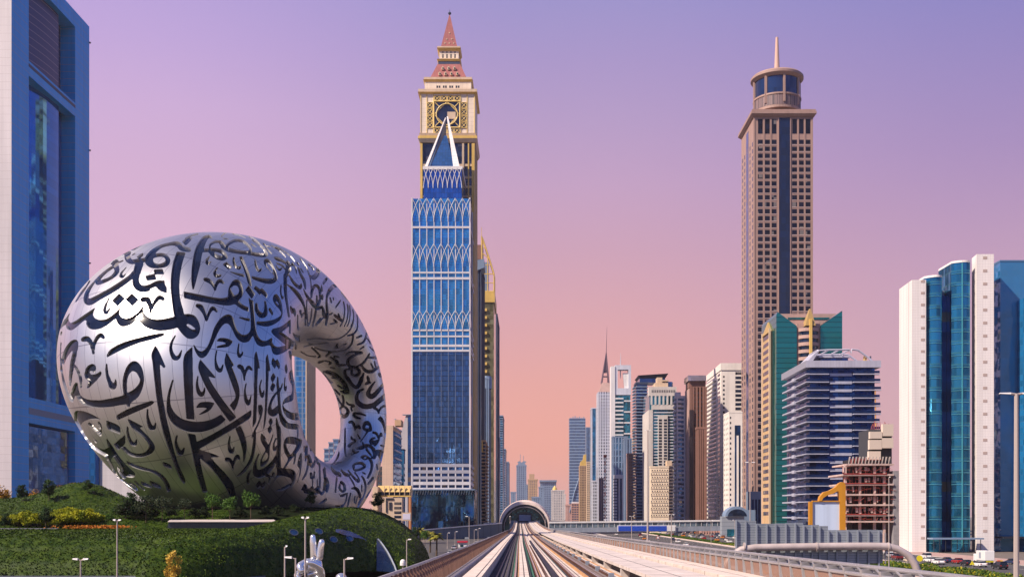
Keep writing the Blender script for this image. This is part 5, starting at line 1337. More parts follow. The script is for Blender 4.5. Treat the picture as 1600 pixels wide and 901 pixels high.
for j, (py_, n_) in enumerate(((108.5, 3), (117, 4))):
    hw = 18 + (28 - 18) * (py_ - 100.5) / 20; Z = lambda p_, hw=hw: WZ(p_, cy - hw * k_)
    for q_ in range(n_):
        px_ = 699.5 + (q_ - (n_ - 1) / 2) * 9.2; yq = cy - hw * k_
        t.add(MB().slab([(X(px_ - 2), Z(py_ + 1.5)), (X(px_ + 2), Z(py_ + 1.5)), (X(px_ + 2), Z(py_ - 2)), (X(px_), Z(py_ - 4)), (X(px_ - 2), Z(py_ - 2))], yq - 1.2, yq + 1.2), 'dormer', cream); t.add(MB().box(X(px_ - .4), X(px_ + 1.6), yq - 1.25, yq - 1.21, Z(py_ + 1), Z(py_ - 2)), 'dormer_window', darkmetal)
_Z = Z
for q_ in range(4):
    Z = lambda p_: WZ(p_, cy - 15.3 * k_)
    px_ = 699.5 + (q_ - 1.5) * 6.4; t.add(MB().box(X(px_ - 1), X(px_ + 1), cy - 15.3 * k_, cy - 15.21 * k_, Z(91), Z(84.5)), 'lantern_window', darkmetal); t.add(MB().box(X(px_ - .8), X(px_ + .8), cy - 15.3 * k_, cy - 15.21 * k_, Z(83), Z(80.6)), 'lantern_window', darkmetal)
    Z = lambda p_: WZ(p_, cy - 36.6 * k_)
    px_ = 699.5 + (q_ - 1.5) * 10; t.add(MB().box(X(px_ - 3), X(px_ - .5), cy - 36.6 * k_, cy - 36.51 * k_, Z(137.5), Z(134)), 'attic_window', darkmetal); t.add(MB().box(X(px_ + .5), X(px_ + 3), cy - 36.6 * k_, cy - 36.51 * k_, Z(137.5), Z(134)), 'attic_window', darkmetal)
for px_, py_ in ((694, 68), (701, 68), (708, 68), (697, 61.5), (705, 61.5), (701, 52)):
    hw = .7 + 12.1 * (py_ - 24) / 48.3; Z = lambda p_, hw=hw: WZ(p_, cy - hw * k_)
    t.add(MB().box(X(px_ - 2.2), X(px_ - .3), cy - hw * k_ - .35, cy - hw * k_ + .6, Z(py_ + 1), Z(py_ - 1)), 'spire_dormer', cream)
# clock lattice
Z = t.z
lat = mat('gold lattice', (.74, .54, .20), .5); ck = MB().box(X(678.5), X(718.5), fy - .06, fy - .003, Z(199), Z(159)); t.add(ck, 'clock_glazing', G_dark)
rg = MB(); cxx, czz, rr0 = X(698.5), Z(179), 16.5 * k_; pts_ = [(cxx + rr0 * math.cos(a), fy - .5, czz + rr0 * math.sin(a)) for a in np.linspace(0, 2 * math.pi, 41)]
rg.tube(pts_, .42, 6); t.add(rg, 'clock_ring', lat)
dm = MB()
for a, b_ in (((678.5, 179), (698.5, 159)), ((698.5, 159), (718.5, 179)), ((718.5, 179), (698.5, 199)), ((698.5, 199), (678.5, 179)), ((678.5, 159), (688, 168.5)), ((718.5, 159), (709, 168.5)), ((678.5, 199), (688, 189.5)), ((718.5, 199), (709, 189.5))): dm.tube([(X(a[0]), fy - .35, Z(a[1])), (X(b_[0]), fy - .35, Z(b_[1]))], .3, 4)
for a, b_ in (((678, 158.5), (719, 158.5)), ((678, 199.5), (719, 199.5)), ((678, 158.5), (678, 199.5)), ((719, 158.5), (719, 199.5))): dm.tube([(X(a[0]), fy - .35, Z(a[1])), (X(b_[0]), fy - .35, Z(b_[1]))], .55, 4)
t.add(dm, 'clock_frame', lat)
t.add(MB().box(X(699), X(712), fy - .5, fy - .1, Z(186), Z(175)), 'clock_center_panel', cream)
def xpanel(px_, py_):
    r_ = 4.3; o_ = t.add(MB().box(X(px_ - r_), X(px_ + r_), fy - .05, fy - .003, Z(py_ + r_), Z(py_ - r_)), 'lattice_panel', G_dark); m2 = MB()
    for a, b_ in (((-1, -1), (1, 1)), ((-1, 1), (1, -1)), ((-1, -1), (1, -1)), ((1, -1), (1, 1)), ((1, 1), (-1, 1)), ((-1, 1), (-1, -1))): m2.tube([(X(px_ + a[0] * r_), fy - .25, Z(py_ + a[1] * r_)), (X(px_ + b_[0] * r_), fy - .25, Z(py_ + b_[1] * r_))], .25, 4)
    m2.build('lattice', lat, o_)
for k in range(4):
    xpanel(683.2 + k * 10.4, 154); xpanel(683.2 + k * 10.4, 204); xpanel(671.8, 164.5 + k * 10.4); xpanel(725, 164.5 + k * 10.4)
for a in (657.5, 667, 677.3, 719.8, 730, 741.5): t.add(MB().box(X(a) - .3, X(a) + .3, fy - .3, fy - .002, Z(207.5), Z(147.2)), 'gold_strip', lat)

# --- narrow towers behind on the left of the road
def simple(name, label, xc, xf, xb, yt, Y, gl_, wl_, n, nf, ns, style, merge=None, top=None, group='towers along the left of the road', hf=.35, w=.9):
    t = T(name, label, xc, xf, xb, yt, Y, group=group)
    if merge is None: merge = Y > 1450
    if style == 'grid': t.core(gl_); t.bands(wl_, n, hf, merge=merge); t.piers(wl_, nf, ns, w, merge=merge)
    elif style == 'bands': t.core(gl_); t.bands(wl_, n, hf, merge=merge)
    elif style == 'piers': t.core(gl_); t.piers(wl_, nf, ns, w, merge=merge)
    elif style == 'balcony': t.core(wl_, .3, name='wall'); t.piers(gl_, nf, ns, w * 2.2, .05, merge=merge, name='window_bay'); t.balconies(wl_, n, 1.4, hf, merge=merge)
    elif style == 'slab': t.core(wl_, 0, name='wall')
    t.roof(wl_, 1.5)
    return t
t = simple('dark_slab_tower', 'dark blue slab tower squeezed behind the clock tower shaft', 752, 738, 757.5, 408, 860, G_navy, navyst, 70, 3, 5, 'piers')
t.add(MB().hull8([(t.x(740), t.Y - 1, t.z(425)), (t.x(757), t.Y - 1, t.z(418)), (t.x(757), t.Y + 20, t.z(418)), (t.x(740), t.Y + 20, t.z(425)), (t.x(740), t.Y - 1, t.z(408)), (t.x(756.5), t.Y - 1, t.z(404.5)), (t.x(756.5), t.Y + 20, t.z(404.5)), (t.x(740), t.Y + 20, t.z(408))]), 'roof_canopy', greyblue)
t = T('gold_crowned_tower', 'tower with a leaning gold lattice crown behind the clock tower', 772.5, 753, 775.5, 472, 1020, group='towers along the left of the road'); X, Z = t.x, t.z
t.core(glass('olive glass', (.24, .22, .12), (3, 4), .5, .5, .1)); t.add(MB().box(t.lo - .3, t.hi + .3, t.Y - .4, t.Yb, Z(472), Z(455)), 'gold_band', gold)
for k in range(26): t.add(MB().box(X(754), X(761), t.Y - 1.2, t.Y + .4, Z(486 + k * 12), Z(482 + k * 12)), 'balcony', gold)
t.add(MB().box(X(740), X(753.5), t.Y + 8, t.Y + 30, Z(480), Z(379)), 'brown_core', brownst)
cr = MB(); A_ = [(753, 455), (753, 428), (753, 395), (752.5, 369)]; B_ = [(772, 455), (772, 428), (765, 405), (754, 372)]
for q_ in (A_, B_): cr.tube([(X(a), t.Y, Z(b_)) for a, b_ in q_], .7, 5); cr.tube([(X(a), t.Y + 16, Z(b_)) for a, b_ in q_], .6, 5)
cr.tube([(X(762), t.Y, Z(b_)) for b_ in (455, 403)], .5, 5)
for a, b_ in zip(A_, B_): cr.tube([(X(a[0]), t.Y, Z(a[1])), (X(b_[0]), t.Y, Z(b_[1]))], .5, 5); cr.tube([(X(b_[0]), t.Y, Z(b_[1])), (X(b_[0]), t.Y + 16, Z(b_[1]))], .5, 5)
for py_ in (387, 414, 442): cr.tube([(X(753), t.Y, Z(py_)), (X(772 - max(0, 430 - py_) * .3), t.Y, Z(py_))], .4, 5)
cr.tube([(X(752.5), t.Y, Z(369)), (X(752.3), t.Y, Z(355))], .25, 5); t.add(cr, 'gold_crown_lattice', gold); t.add(MB().box(X(754), X(763), t.Y + 4, t.Y + 14, Z(455), Z(408)), 'plant_room', greyblue)
t = simple('blue_curved_tower', 'thin blue tower edge right of the gold crowned tower', 777, 771, 781, 492, 1180, G_blue, navyst, 60, 3, 4, 'piers')
t = simple('round_top_tower', 'slender grey tower with a drum like top beside the dark slab', 764, 754, 767, 592, 960, G_navy, greyblue, 40, 3, 2, 'piers'); t.add(MB().lathe(t.x(759), t.Y + 5, [(5.2, t.zt - 8), (5.2, t.zt + 1), (4.5, t.zt + 3)], 24), 'drum_top', greyblue)
t = simple('amber_balcony_tower', 'narrow tower with amber balcony stacks low beside the dark slab', 758.5, 752.5, 761, 690, 800, G_navy, tan_, 26, 2, 2, 'balcony'); t.add(MB().box(t.x(752.6), t.x(754.6), t.Y - 1.6, t.Y - .6, t.z(706), t.z(689)), 'yellow_sign', gold)
t = simple('amber_striped_tower', 'narrow dark tower with a tall amber sign strip', 771, 766, 773, 664, 1100, G_navy, navyst, 40, 2, 2, 'grid'); t.add(MB().box(t.x(767.5), t.x(770), t.Y - 1.2, t.Y - .3, t.z(700), t.z(664)), 'amber_sign', gold)
t = simple('white_striped_tower', 'narrow white striped tower before the station on the left', 779, 773.5, 782, 680, 1250, G_navy, bluewhite, 44, 2, 3, 'bands')
t = simple('wavy_blue_tower', 'blue tower with rippled balconies on the left skyline edge', 786, 780.5, 788, 650, 1500, G_blue, greyblue, 46, 2, 3, 'bands')
t = simple('stepped_grey_tower', 'grey tower stepping down left of the station shell', 790, 786, 791.5, 702, 1750, G_far, greyblue, 30, 2, 2, 'bands')
t = simple('thin_pale_tower', 'thin pale tower farthest right in the left row', 795, 790.5, 796.5, 722, 2000, G_far, greyblue, 28, 2, 2, 'piers')

# --- far skyline behind the station
def far(name, label, x0, x1, yt, Y, m_, gl_, n, style='grid'):
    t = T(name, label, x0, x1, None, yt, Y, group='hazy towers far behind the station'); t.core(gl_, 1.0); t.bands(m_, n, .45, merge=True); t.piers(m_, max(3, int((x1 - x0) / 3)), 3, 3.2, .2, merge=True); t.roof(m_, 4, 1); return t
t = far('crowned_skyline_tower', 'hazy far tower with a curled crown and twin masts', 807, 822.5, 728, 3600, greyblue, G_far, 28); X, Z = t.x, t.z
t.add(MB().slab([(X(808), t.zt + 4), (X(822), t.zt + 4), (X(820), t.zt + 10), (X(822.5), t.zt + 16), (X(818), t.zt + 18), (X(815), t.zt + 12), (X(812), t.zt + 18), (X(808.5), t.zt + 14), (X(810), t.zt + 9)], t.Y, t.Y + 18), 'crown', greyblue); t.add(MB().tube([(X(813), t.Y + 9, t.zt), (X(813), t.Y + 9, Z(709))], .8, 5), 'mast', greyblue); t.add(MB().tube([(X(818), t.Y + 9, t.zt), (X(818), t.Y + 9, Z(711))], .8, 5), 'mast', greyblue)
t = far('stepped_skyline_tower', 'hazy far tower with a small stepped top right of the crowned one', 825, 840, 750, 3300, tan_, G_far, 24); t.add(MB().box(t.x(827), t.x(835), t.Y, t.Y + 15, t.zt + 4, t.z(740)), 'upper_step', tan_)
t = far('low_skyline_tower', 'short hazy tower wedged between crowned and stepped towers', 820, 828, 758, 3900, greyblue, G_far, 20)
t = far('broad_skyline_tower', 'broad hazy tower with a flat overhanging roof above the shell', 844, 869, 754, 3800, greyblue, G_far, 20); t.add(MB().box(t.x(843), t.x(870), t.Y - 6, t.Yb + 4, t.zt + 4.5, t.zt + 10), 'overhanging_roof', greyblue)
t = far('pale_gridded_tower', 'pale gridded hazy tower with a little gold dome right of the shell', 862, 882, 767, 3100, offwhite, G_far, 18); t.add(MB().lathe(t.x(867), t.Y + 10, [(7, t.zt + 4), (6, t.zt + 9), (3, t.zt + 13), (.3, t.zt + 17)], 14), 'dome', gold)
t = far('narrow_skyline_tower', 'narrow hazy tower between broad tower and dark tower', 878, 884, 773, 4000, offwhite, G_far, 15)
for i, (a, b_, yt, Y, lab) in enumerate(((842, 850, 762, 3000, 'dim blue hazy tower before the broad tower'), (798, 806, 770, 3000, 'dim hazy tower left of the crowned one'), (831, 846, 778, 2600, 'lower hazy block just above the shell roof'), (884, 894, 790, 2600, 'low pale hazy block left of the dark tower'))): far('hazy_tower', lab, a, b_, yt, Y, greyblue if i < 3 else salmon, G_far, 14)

# --- towers along the right of the road, far to near
RG = 'towers along the right of the road'
t = simple('dark_leaning_tower', 'dark blue grey tower with ragged roofline and diagonal lower fold', 889.5, 915, 888.7, 654, 2600, G_far, greyblue, 34, 6, 3, 'bands', group=RG, hf=.5); X, Z = t.x, t.z
for k in range(7): t.add(MB().box(X(891 + k * 3.4), X(892.6 + k * 3.4), t.Y, t.Y + 10, t.zt, t.zt + 3 + (k * 7 % 5)), 'roof_fin', greyblue)
t.add(MB().tube([(X(890), t.Y - 2, Z(800)), (X(897), t.Y - 2, Z(770)), (X(911), t.Y - 2, Z(728))], 1.3, 6), 'diagonal_brace', greyblue)
t = simple('low_salmon_block', 'low salmon block at the foot of the dark ragged tower', 893, 906, 892.4, 787, 1900, G_far, salmon, 8, 5, 2, 'grid', group=RG); t.add(MB().box(t.x(894), t.x(905), t.Y + 2, t.Y + 20, t.zt + 1.5, t.z(783)), 'upper_storey', bluewhite)
t = simple('golden_tower', 'slim golden tower with a notched crown', 906, 916, 904.5, 728, 1850, G_dark, tan_, 34, 4, 2, 'grid', group=RG); X, Z = t.x, t.z
t.add(MB().slab([(X(906), t.zt + 1.6), (X(916), t.zt + 1.6), (X(916), Z(709)), (X(912), Z(710)), (X(911), Z(717)), (X(907), Z(721))], t.Y + .5, t.Y + 12), 'crown', gold)
t = simple('cream_column_tower', 'very thin cream tower beside the slim golden one', 917, 922, 916, 722, 1700, G_dark, cream, 30, 2, 2, 'grid', group=RG)
t = simple('pale_blue_twin_tower', 'pale blue tower stepped top behind the thin cream one', 916, 924, 915, 668, 2300, G_far, greyblue, 40, 3, 2, 'piers', group=RG)
t = simple('royal_blue_slab', 'tall royal blue slab with white edges left of the spire tower', 924, 932.5, 922.5, 638, 1750, G_blue, bluewhite, 4, 1, 1, 'piers', group=RG, w=1.6)
t = T('spire_tower', 'tall tapering tower with dark open spire and long antenna', 934, 954, 932, 612, 1850, group=RG); X, Z = t.x, t.z
t.core(G_navy, .8); t.bands(bluewhite, 42, .4, merge=True); t.piers(bluewhite, 5, 3, 2.2, merge=True); cyy = (t.Y + t.Yb) / 2; cxx = X(947)
t.add(MB().frustum(X(936), X(956), t.Y, t.Yb, t.zt, X(941), X(952), t.Y + 6, t.Yb - 6, Z(597)), 'tapered_shoulder', pinkstone)
mb = MB(); nsp = mat('spire lattice', (.14, .09, .12), .5, metal=.3)
for sx, sy in ((-1, -1), (1, -1), (1, 1), (-1, 1)): mb.tube([(X(946.5) + sx * 6, cyy + sy * 6, Z(597)), (X(948.5), cyy, Z(546))], [1.5, .5], 5)
for q_ in (.2, .4, .6, .75): mb.box(X(946.5 + 2 * q_) - 6 * (1 - q_), X(946.5 + 2 * q_) + 6 * (1 - q_), cyy - 6 * (1 - q_), cyy + 6 * (1 - q_), Z(597 - 51 * q_), Z(597 - 51 * q_) + 1.3)
mb.frustum(X(946.5) - 3, X(946.5) + 3, cyy - 3, cyy + 3, Z(580), X(948.5) - .5, X(948.5) + .5, cyy - .5, cyy + .5, Z(548)); t.add(mb, 'spire', nsp); t.add(MB().tube([(X(948.5), cyy, Z(546)), (X(949.5), cyy, Z(508))], [.6, .2], 5), 'antenna', nsp)
t = T('white_frame_tower', 'white tower whose top is an open square frame with a needle', 954.5, 986, 953, 617, 1500, group=RG); X, Z = t.x, t.z
t.core(G_teal, .8); mb = MB()
for k in range(30): z_ = Z(806 - k * 6.3); mb.box(X(961), X(974), t.Y - .8, t.Y + .8, z_, z_ + 1.9)
t.add(mb, 'white_strips', white); t.add(MB().box(X(954.5), X(961), t.Y - 1, t.Yb, 0, Z(572)), 'white_fin', white)
fr = MB(); fr.box(X(961), X(986), t.Y, t.Y + 14, Z(577), Z(570)); fr.box(X(982), X(986), t.Y, t.Y + 14, Z(616.5), Z(577)); fr.box(X(961), X(965), t.Y, t.Y + 14, Z(616.5), Z(577)); fr.box(X(965), X(982), t.Y, t.Y + 14, Z(616.5), Z(606)); t.add(fr, 'open_frame', bluewhite)
t.add(MB().tube([(X(970), t.Y + 6, Z(590)), (X(970), t.Y + 6, Z(575)), (X(970.5), t.Y + 6, Z(550))], [.5, 1.0, .2], 6), 'needle', silver); t.add(MB().slab([(X(976), Z(606)), (X(982), Z(606)), (X(982), Z(582)), (X(973.5), Z(582))], t.Y + 3, t.Y + 8), 'slanted_panel', white)
mb = MB()
for k in range(5): mb.box(X(975), X(986), t.Y - .5, t.Y + .8, Z(627 + k * 17), Z(625 + k * 17))
t.add(mb, 'side_strips', white)
t = simple('arch_topped_block', 'blue and white block with a square white hood in front of the open frame tower', 961, 974, 959.5, 745, 1150, G_navy, white, 22, 2, 2, 'piers', group=RG, w=1.4); t.add(MB().box(t.lo - .6, t.hi, t.Y - 1, t.Yb, t.z(747), t.z(741)), 'hood', white); t.add(MB().box(t.lo - 1, t.lo + 2, t.Y - 1, t.Yb, 0, t.z(747.2)), 'striped_edge', mat('striped edge', (.6, .58, .6), .6, lines=[(2, 3.2, 1.2)], linecol=(.06, .07, .12)))
t = simple('grey_frame_block', 'grey blue gridded block behind the square hooded block', 957, 981, 955.5, 683, 1350, G_blue, greyblue, 14, 5, 2, 'grid', group=RG, hf=.15, w=2)
t = simple('steel_blue_block', 'steel blue tower right of the square hooded block', 975, 988, 973.5, 686, 1250, G_navy, greyblue, 30, 3, 2, 'piers', group=RG, w=1.8)
t = simple('white_stub_block', 'white stepped low tower under the royal blue slab', 926, 934, 924.5, 752, 1350, G_dark, bluewhite, 14, 3, 2, 'grid', group=RG)
t = simple('brown_stub_block', 'brown topped low green tower between white stub and red mast', 937, 943, 935.7, 748, 1300, G_navy, salmon, 3, 2, 2, 'piers', group=RG)
ma = thing('lattice_mast', 'red and white lattice mast rising in front of the far towers', 'mast', (WX(945.5, 1100), 1100, 0)); mb1, mb2 = MB(), MB()
for k in range(16): (mb1 if k % 2 else mb2).box(WX(944.6, 1100), WX(946.4, 1100), 1100, 1101.2, WZ(810 - k * 6, 1100), WZ(804 - k * 6, 1100))
mb1.build('white_section', white, ma); mb2.build('red_section', mat('mast red', (.45, .07, .06), .6), ma); MB().box(WX(943, 1100), WX(948, 1100), 1099, 1102, WZ(714, 1100), WZ(710, 1100)).build('mast_head', redpaint, ma)
t = simple('pink_slim_tower', 'slim pink tower with punched windows before the sawtooth tower', 980.5, 989.5, 979, 710, 1000, G_dark, salmon, 24, 4, 2, 'grid', group=RG)
t = simple('yellow_slim_tower', 'slim yellow balconied tower left of the sawtooth tower', 988.5, 994, 987, 672, 1080, G_dark, cream, 38, 2, 2, 'bands', group=RG)
t = T('sawtooth_tower', 'dark teal tower with sawtooth balconies and wide flat oversailing roof', 994, 1012, 991, 600, 980, group=RG); X, Z = t.x, t.z
t.core(G_navy); t.balconies(greyblue, 46, 2.2, .3, merge=False); t.roof(navyst, 2, .5); t.add(MB().box(X(1000), X(1040), t.Y + 3, t.Y + 26, t.zt + 2, Z(590)), 'upper_storey', G_navy)
t.add(MB().hull8([(X(1000), t.Y + 2, Z(590)), (X(1040), t.Y + 2, Z(590)), (X(1040), t.Y + 30, Z(590)), (X(1000), t.Y + 30, Z(590)), (X(997), t.Y - 2, Z(586.5)), (X(1044), t.Y - 2, Z(583.5)), (X(1044), t.Y + 32, Z(583.5)), (X(997), t.Y + 32, Z(586.5))]), 'oversailing_roof', navyst)
t = T('teal_white_tower', 'teal and white tower with arcaded top storey and stacked rooftop boxes', 1014, 1057, 1004.5, 612, 900, group=RG); X, Z = t.x, t.z
t.core(G_teal); t.add(MB().box(X(1014) - .3, X(1020), t.Y - .6, t.Yb, 0, Z(640)), 'left_pier', offwhite); t.bands(bluewhite, 40, .34, z1=Z(640), merge=False); t.add(MB().box(X(1028), X(1043), t.Y - 1.2, t.Y + 1, 0, Z(648)), 'central_bay', offwhite)
t.windows(G_dark, [X(1031.5), X(1039.5)], [Z(805 - k * 4.6) for k in range(33)], 2.6, 1.6); 
for o_ in [c for c in t.t.children if c.name.startswith('window')]: o_.location.y -= 1.25
t.add(MB().box(t.lo, t.hi, t.Y - .5, t.Y + 8, Z(618), Z(604)), 'top_storey', offwhite); t.add(MB().box(t.lo + 2, t.hi - 2, t.Y - .4, t.Y + 8, Z(639.5), Z(632)), 'arcade_sill', offwhite)
for k in range(7): x = X(1018 + k * 6.2); t.add(MB().box(x - .7, x + .7, t.Y - .6, t.Y + .6, Z(632), Z(618)), 'arcade_column', offwhite)
for k in range(14): x = X(1019 + k * 2.7); t.add(MB().box(x - .35, x + .35, t.Y - .56, t.Y - .504, Z(613), Z(609)), 'slot_window', darkmetal)
t.add(MB().box(X(1024), X(1048), t.Y + 4, t.Y + 20, Z(604), Z(597)), 'roof_box', cream); t.add(MB().box(X(1028), X(1036), t.Y + 5, t.Y + 16, Z(597), Z(588)), 'roof_box', cream); t.add(MB().box(X(1036), X(1046), t.Y + 5, t.Y + 16, Z(594), Z(592)), 'roof_plate', cream); t.add(MB().lathe(X(1048), t.Y + 6, [(2.6, Z(604)), (2.6, Z(596)), (2, Z(595))], 14), 'tank', G_navy)
t = T('honeycomb_hotel', 'cream hotel block with a honeycomb of small balconies', 1016.5, 1045, 1015.5, 730, 760, 'hotel', RG); X, Z = t.x, t.z
hc = mat('warm cream render', (.84, .68, .50), .7, nscale=.1, namt=.08); t.core(hc, 0, name='wall'); t.roof(hc, 1, .2)
n_ = 0
for r_ in range(14):
    for c_ in range(7):
        a = 1018.2 + c_ * 3.9 + (r_ % 2) * 1.4; b_ = 806 - r_ * 5.4; o_ = t.add(MB().box(X(a) - .45, X(a) + .3, t.Y - .06, t.Y - .003, Z(b_), Z(b_ - 2.3)), 'window', G_dark); MB().box(X(a) - .8, X(a) + .6, t.Y - .3, t.Y - .062, Z(b_ + .3), Z(b_ - .6)).build('balcony', hc, o_)
t.add(MB().box(X(1045.2), X(1053), t.Y + 2, t.Yb, 0, Z(722)), 'stair_tower', hc); t.add(MB().box(X(1042), X(1050), t.Y + 1, t.Y + 8, Z(727), Z(719)), 'roof_box', cream)
for k in range(16): t.add(MB().box(X(1046), X(1052), t.Y + 1.4, t.Y + 1.98, Z(806 - k * 5), Z(804 - k * 5)), 'stair_window', G_dark)
t = T('cool_white_tower', 'cool white tower with stacked dark balconies beside the bronze tower', 1057, 1071, 1053.5, 622, 840, group=RG); t.core(G_navy); t.balconies(bluewhite, 30, 1.2, .5, xa=t.lo, xb=t.x(1064)); t.bands(bluewhite, 30, .42, xa=t.x(1064)); t.piers(bluewhite, 1, 2, 1.2); t.roof(bluewhite, 2, .4); t.add(MB().box(t.x(1056), t.x(1064), t.Y + 1, t.Y + 8, t.zt + 2, t.z(612)), 'roof_step', bluewhite)
t = T('bronze_tower', 'bronze brown tower with stepped silhouettes and vertical ribs', 1078, 1104.5, 1071, 604, 820, group=RG); X, Z = t.x, t.z
t.core(G_brown); t.piers(brownst, 5, 3, 1.5); t.add(MB().box(X(1078) - .2, X(1083), t.Y - 1.4, t.Y + 4, 0, Z(640)), 'stepped_shaft', mat('dark brown glass wall', (.05, .035, .04), .3, metal=.3)); t.add(MB().box(X(1078), X(1104), t.Y + 4, t.Y + 22, t.zt, Z(594)), 'upper_setback', brownst); t.add(MB().box(X(1076), X(1104), t.Y + 2, t.Y + 24, Z(594), Z(585.5)), 'glass_crown', glass('pale crown glass', (.42, .36, .42), (3, 3), .2, .6, .15)); t.add(MB().box(t.lo - .4, t.lo + .5, t.Y + 2, t.Yb, 0, Z(606)), 'side_wall', pinkstone)
for k in range(12): t.add(MB().box(X(1084), X(1104), t.Y + .2, t.Y + .48, Z(612 + k * 7), Z(614.5 + k * 7)), 'dark_strip', darkmetal)
t = simple('bronze_annex', 'lower bronze ribbed annex standing before the bronze tower', 1089, 1104, 1087.5, 670, 740, G_brown, brownst, 2, 5, 2, 'piers', group=RG, merge=False, w=.8)
t = T('white_balcony_tower', 'tall white apartment tower with dark balcony strips and rounded brow', 1127, 1161, 1104.5, 578, 850, group=RG); X, Z = t.x, t.z
wb = mat('warm white render', (.84, .76, .69), .6, nscale=.08, namt=.07); t.core(wb, 0, name='wall'); t.roof(wb, 3, .4)
t.add(MB().hull8([(t.lo - .5, t.Y - .5, Z(578)), (t.hi, t.Y - .5, Z(578)), (t.hi, t.Yb, Z(578)), (t.lo - .5, t.Yb, Z(578)), (t.lo - .5, t.Y - .5, Z(567)), (t.hi, t.Y - .5, Z(567)), (t.hi, t.Yb, Z(567)), (t.lo - .5, t.Yb, Z(569))]), 'brow', wb)
ww = G_dark; sidey = [t.Y + (t.Yb - t.Y) * q_ for q_ in (.16,)]; zs_ = [Z(806 - k * 6.9) for k in range(33)]
t.windows(ww, sidey, zs_, (t.Yb - t.Y) * .16, 2.0, True, name='side_window')
for k, z_ in enumerate(zs_):
    y0, y1 = t.Y + (t.Yb - t.Y) * .34, t.Yb - 1; t.add(MB().box(t.lo - .02, t.lo - .002, y0, y1, z_ - .03, z_ + 1.75), 'balcony_glazing', G_navy); t.add(MB().box(t.lo - 1.3, t.lo - .022, y0 - .3, y1, z_ - 1.65, z_ - .05), 'balcony', wb)
    t.add(MB().box(X(1149), X(1160.5), t.Y - .04, t.Y - .003, z_, z_ + 2.2), 'window_band', G_dark)
t.windows(G_dark, [X(1131)], [Z(790 - k * 6.9) for k in range(30)], 1.4, 1.6, name='front_window')
t = T('white_corner_block', 'white lower block with dark corner slots in front of the tall white tower', 1139, 1160, 1130.5, 645, 720, group=RG); X, Z = t.x, t.z
t.core(wb, 0, name='wall'); t.roof(wb, 1, .1); t.add(MB().box(X(1148), X(1157), t.Y - .08, t.Y - .003, Z(795), Z(664)), 'dark_slot', G_navy); t.add(MB().box(X(1151), X(1154), t.Y - .5, t.Y - .09, Z(795), Z(680)), 'white_fin', wb)
t.windows(G_dark, [X(1141.5)], [Z(790 - k * 8) for k in range(18)], .9, 1.5); t.windows(G_dark, [t.Y + (t.Yb - t.Y) * q_ for q_ in (.2, .5, .8)], [Z(790 - k * 8) for k in range(18)], 1.6, 1.5, True, name='side_window'); t.add(MB().box(t.lo, t.hi + 8, t.Y - 3, t.Y + 6, 0, Z(796)), 'podium', greyblue)

# --- tall pink stone tower with a drum and needle
t = T('drum_topped_tower', 'tallest pink stone tower with punched windows, glass drum and needle on top', 1178, 1270, 1158.5, 183, 760, group=None); X, Z = t.x, t.z; Yf = t.Y
ps = mat('rose stone', (.36, .23, .19), .6, nscale=.05, namt=.07, lines=[(2, 4.8, .12)], linecol=(.34, .22, .2)); t.core(ps, 0, name='wall')
t.add(MB().box(X(1217), X(1234.5), Yf - .1, Yf - .004, Z(790), Z(184)), 'central_glazing', glass('navy strip glass', (.005, .016, .055), (3, 4.8), .25, .15, .07, lines=[(2, 4.8, .2)], linecol=(.01, .015, .03)))
t.add(MB().box(X(1215.8), X(1217), Yf - .5, Yf + .2, 0, Z(184)), 'pilaster', ps); t.add(MB().box(X(1234.5), X(1235.7), Yf - .5, Yf + .2, 0, Z(184)), 'pilaster', ps)
wf = mat('window surround', (.56, .40, .36), .6)
rows = [Z(219 + k * 10.83 + 6.6) for k in range(53)]; cols_ = [X(a) for a in (1188, 1199, 1209.5, 1241.5, 1252, 1262.5)]
n_ = 0; rest = MB(); restf = MB()
for z_ in rows:
    for x in cols_:
        if n_ < 100:
            o_ = t.add(MB().box(x - 1.7, x + 1.7, Yf - .06, Yf - .004, z_, z_ + 3.2), 'window', G_ink); MB().box(x - 1.75, x + 1.75, Yf - .3, Yf - .003, z_ - .5, z_ - .06).build('sill', wf, o_)
        else: rest.box(x - 1.7, x + 1.7, Yf - .06, Yf - .004, z_, z_ + 3.2); restf.box(x - 1.75, x + 1.75, Yf - .3, Yf - .003, z_ - .5, z_ - .06)
        n_ += 1
o_ = t.add(rest, 'window_field', G_ink); o_['kind'] = 'stuff'; o_ = t.add(restf, 'sill_field', wf); o_['kind'] = 'stuff'
for x in cols_: t.add(MB().box(x - 1.6, x + 1.6, Yf - .08, Yf - .004, Z(209), Z(186)), 'tall_window', G_ink)
for a in (1178.6, 1193.5, 1204.3, 1247, 1257.3, 1268.9): t.add(MB().box(X(a) - .55, X(a) + .55, Yf - .32, Yf - .003, 0, Z(184)), 'pilaster', ps)
ysd = [t.Y + (t.Yb - t.Y) * q_ for q_ in (.1, .3, .72, .9)]; rest = MB()
for z_ in rows:
    for y in ysd: rest.box(t.lo - .06, t.lo - .004, y - 1.5, y + 1.5, z_, z_ + 2.9)
o_ = t.add(rest, 'side_window_field', G_dark); o_['kind'] = 'stuff'
t.add(MB().box(t.lo - .1, t.lo - .004, t.Y + (t.Yb - t.Y) * .42, t.Y + (t.Yb - t.Y) * .6, 0, Z(190)), 'side_glazing', G_navy)
cx_, cyy = (t.lo + t.hi) / 2, (t.Y + t.Yb) / 2
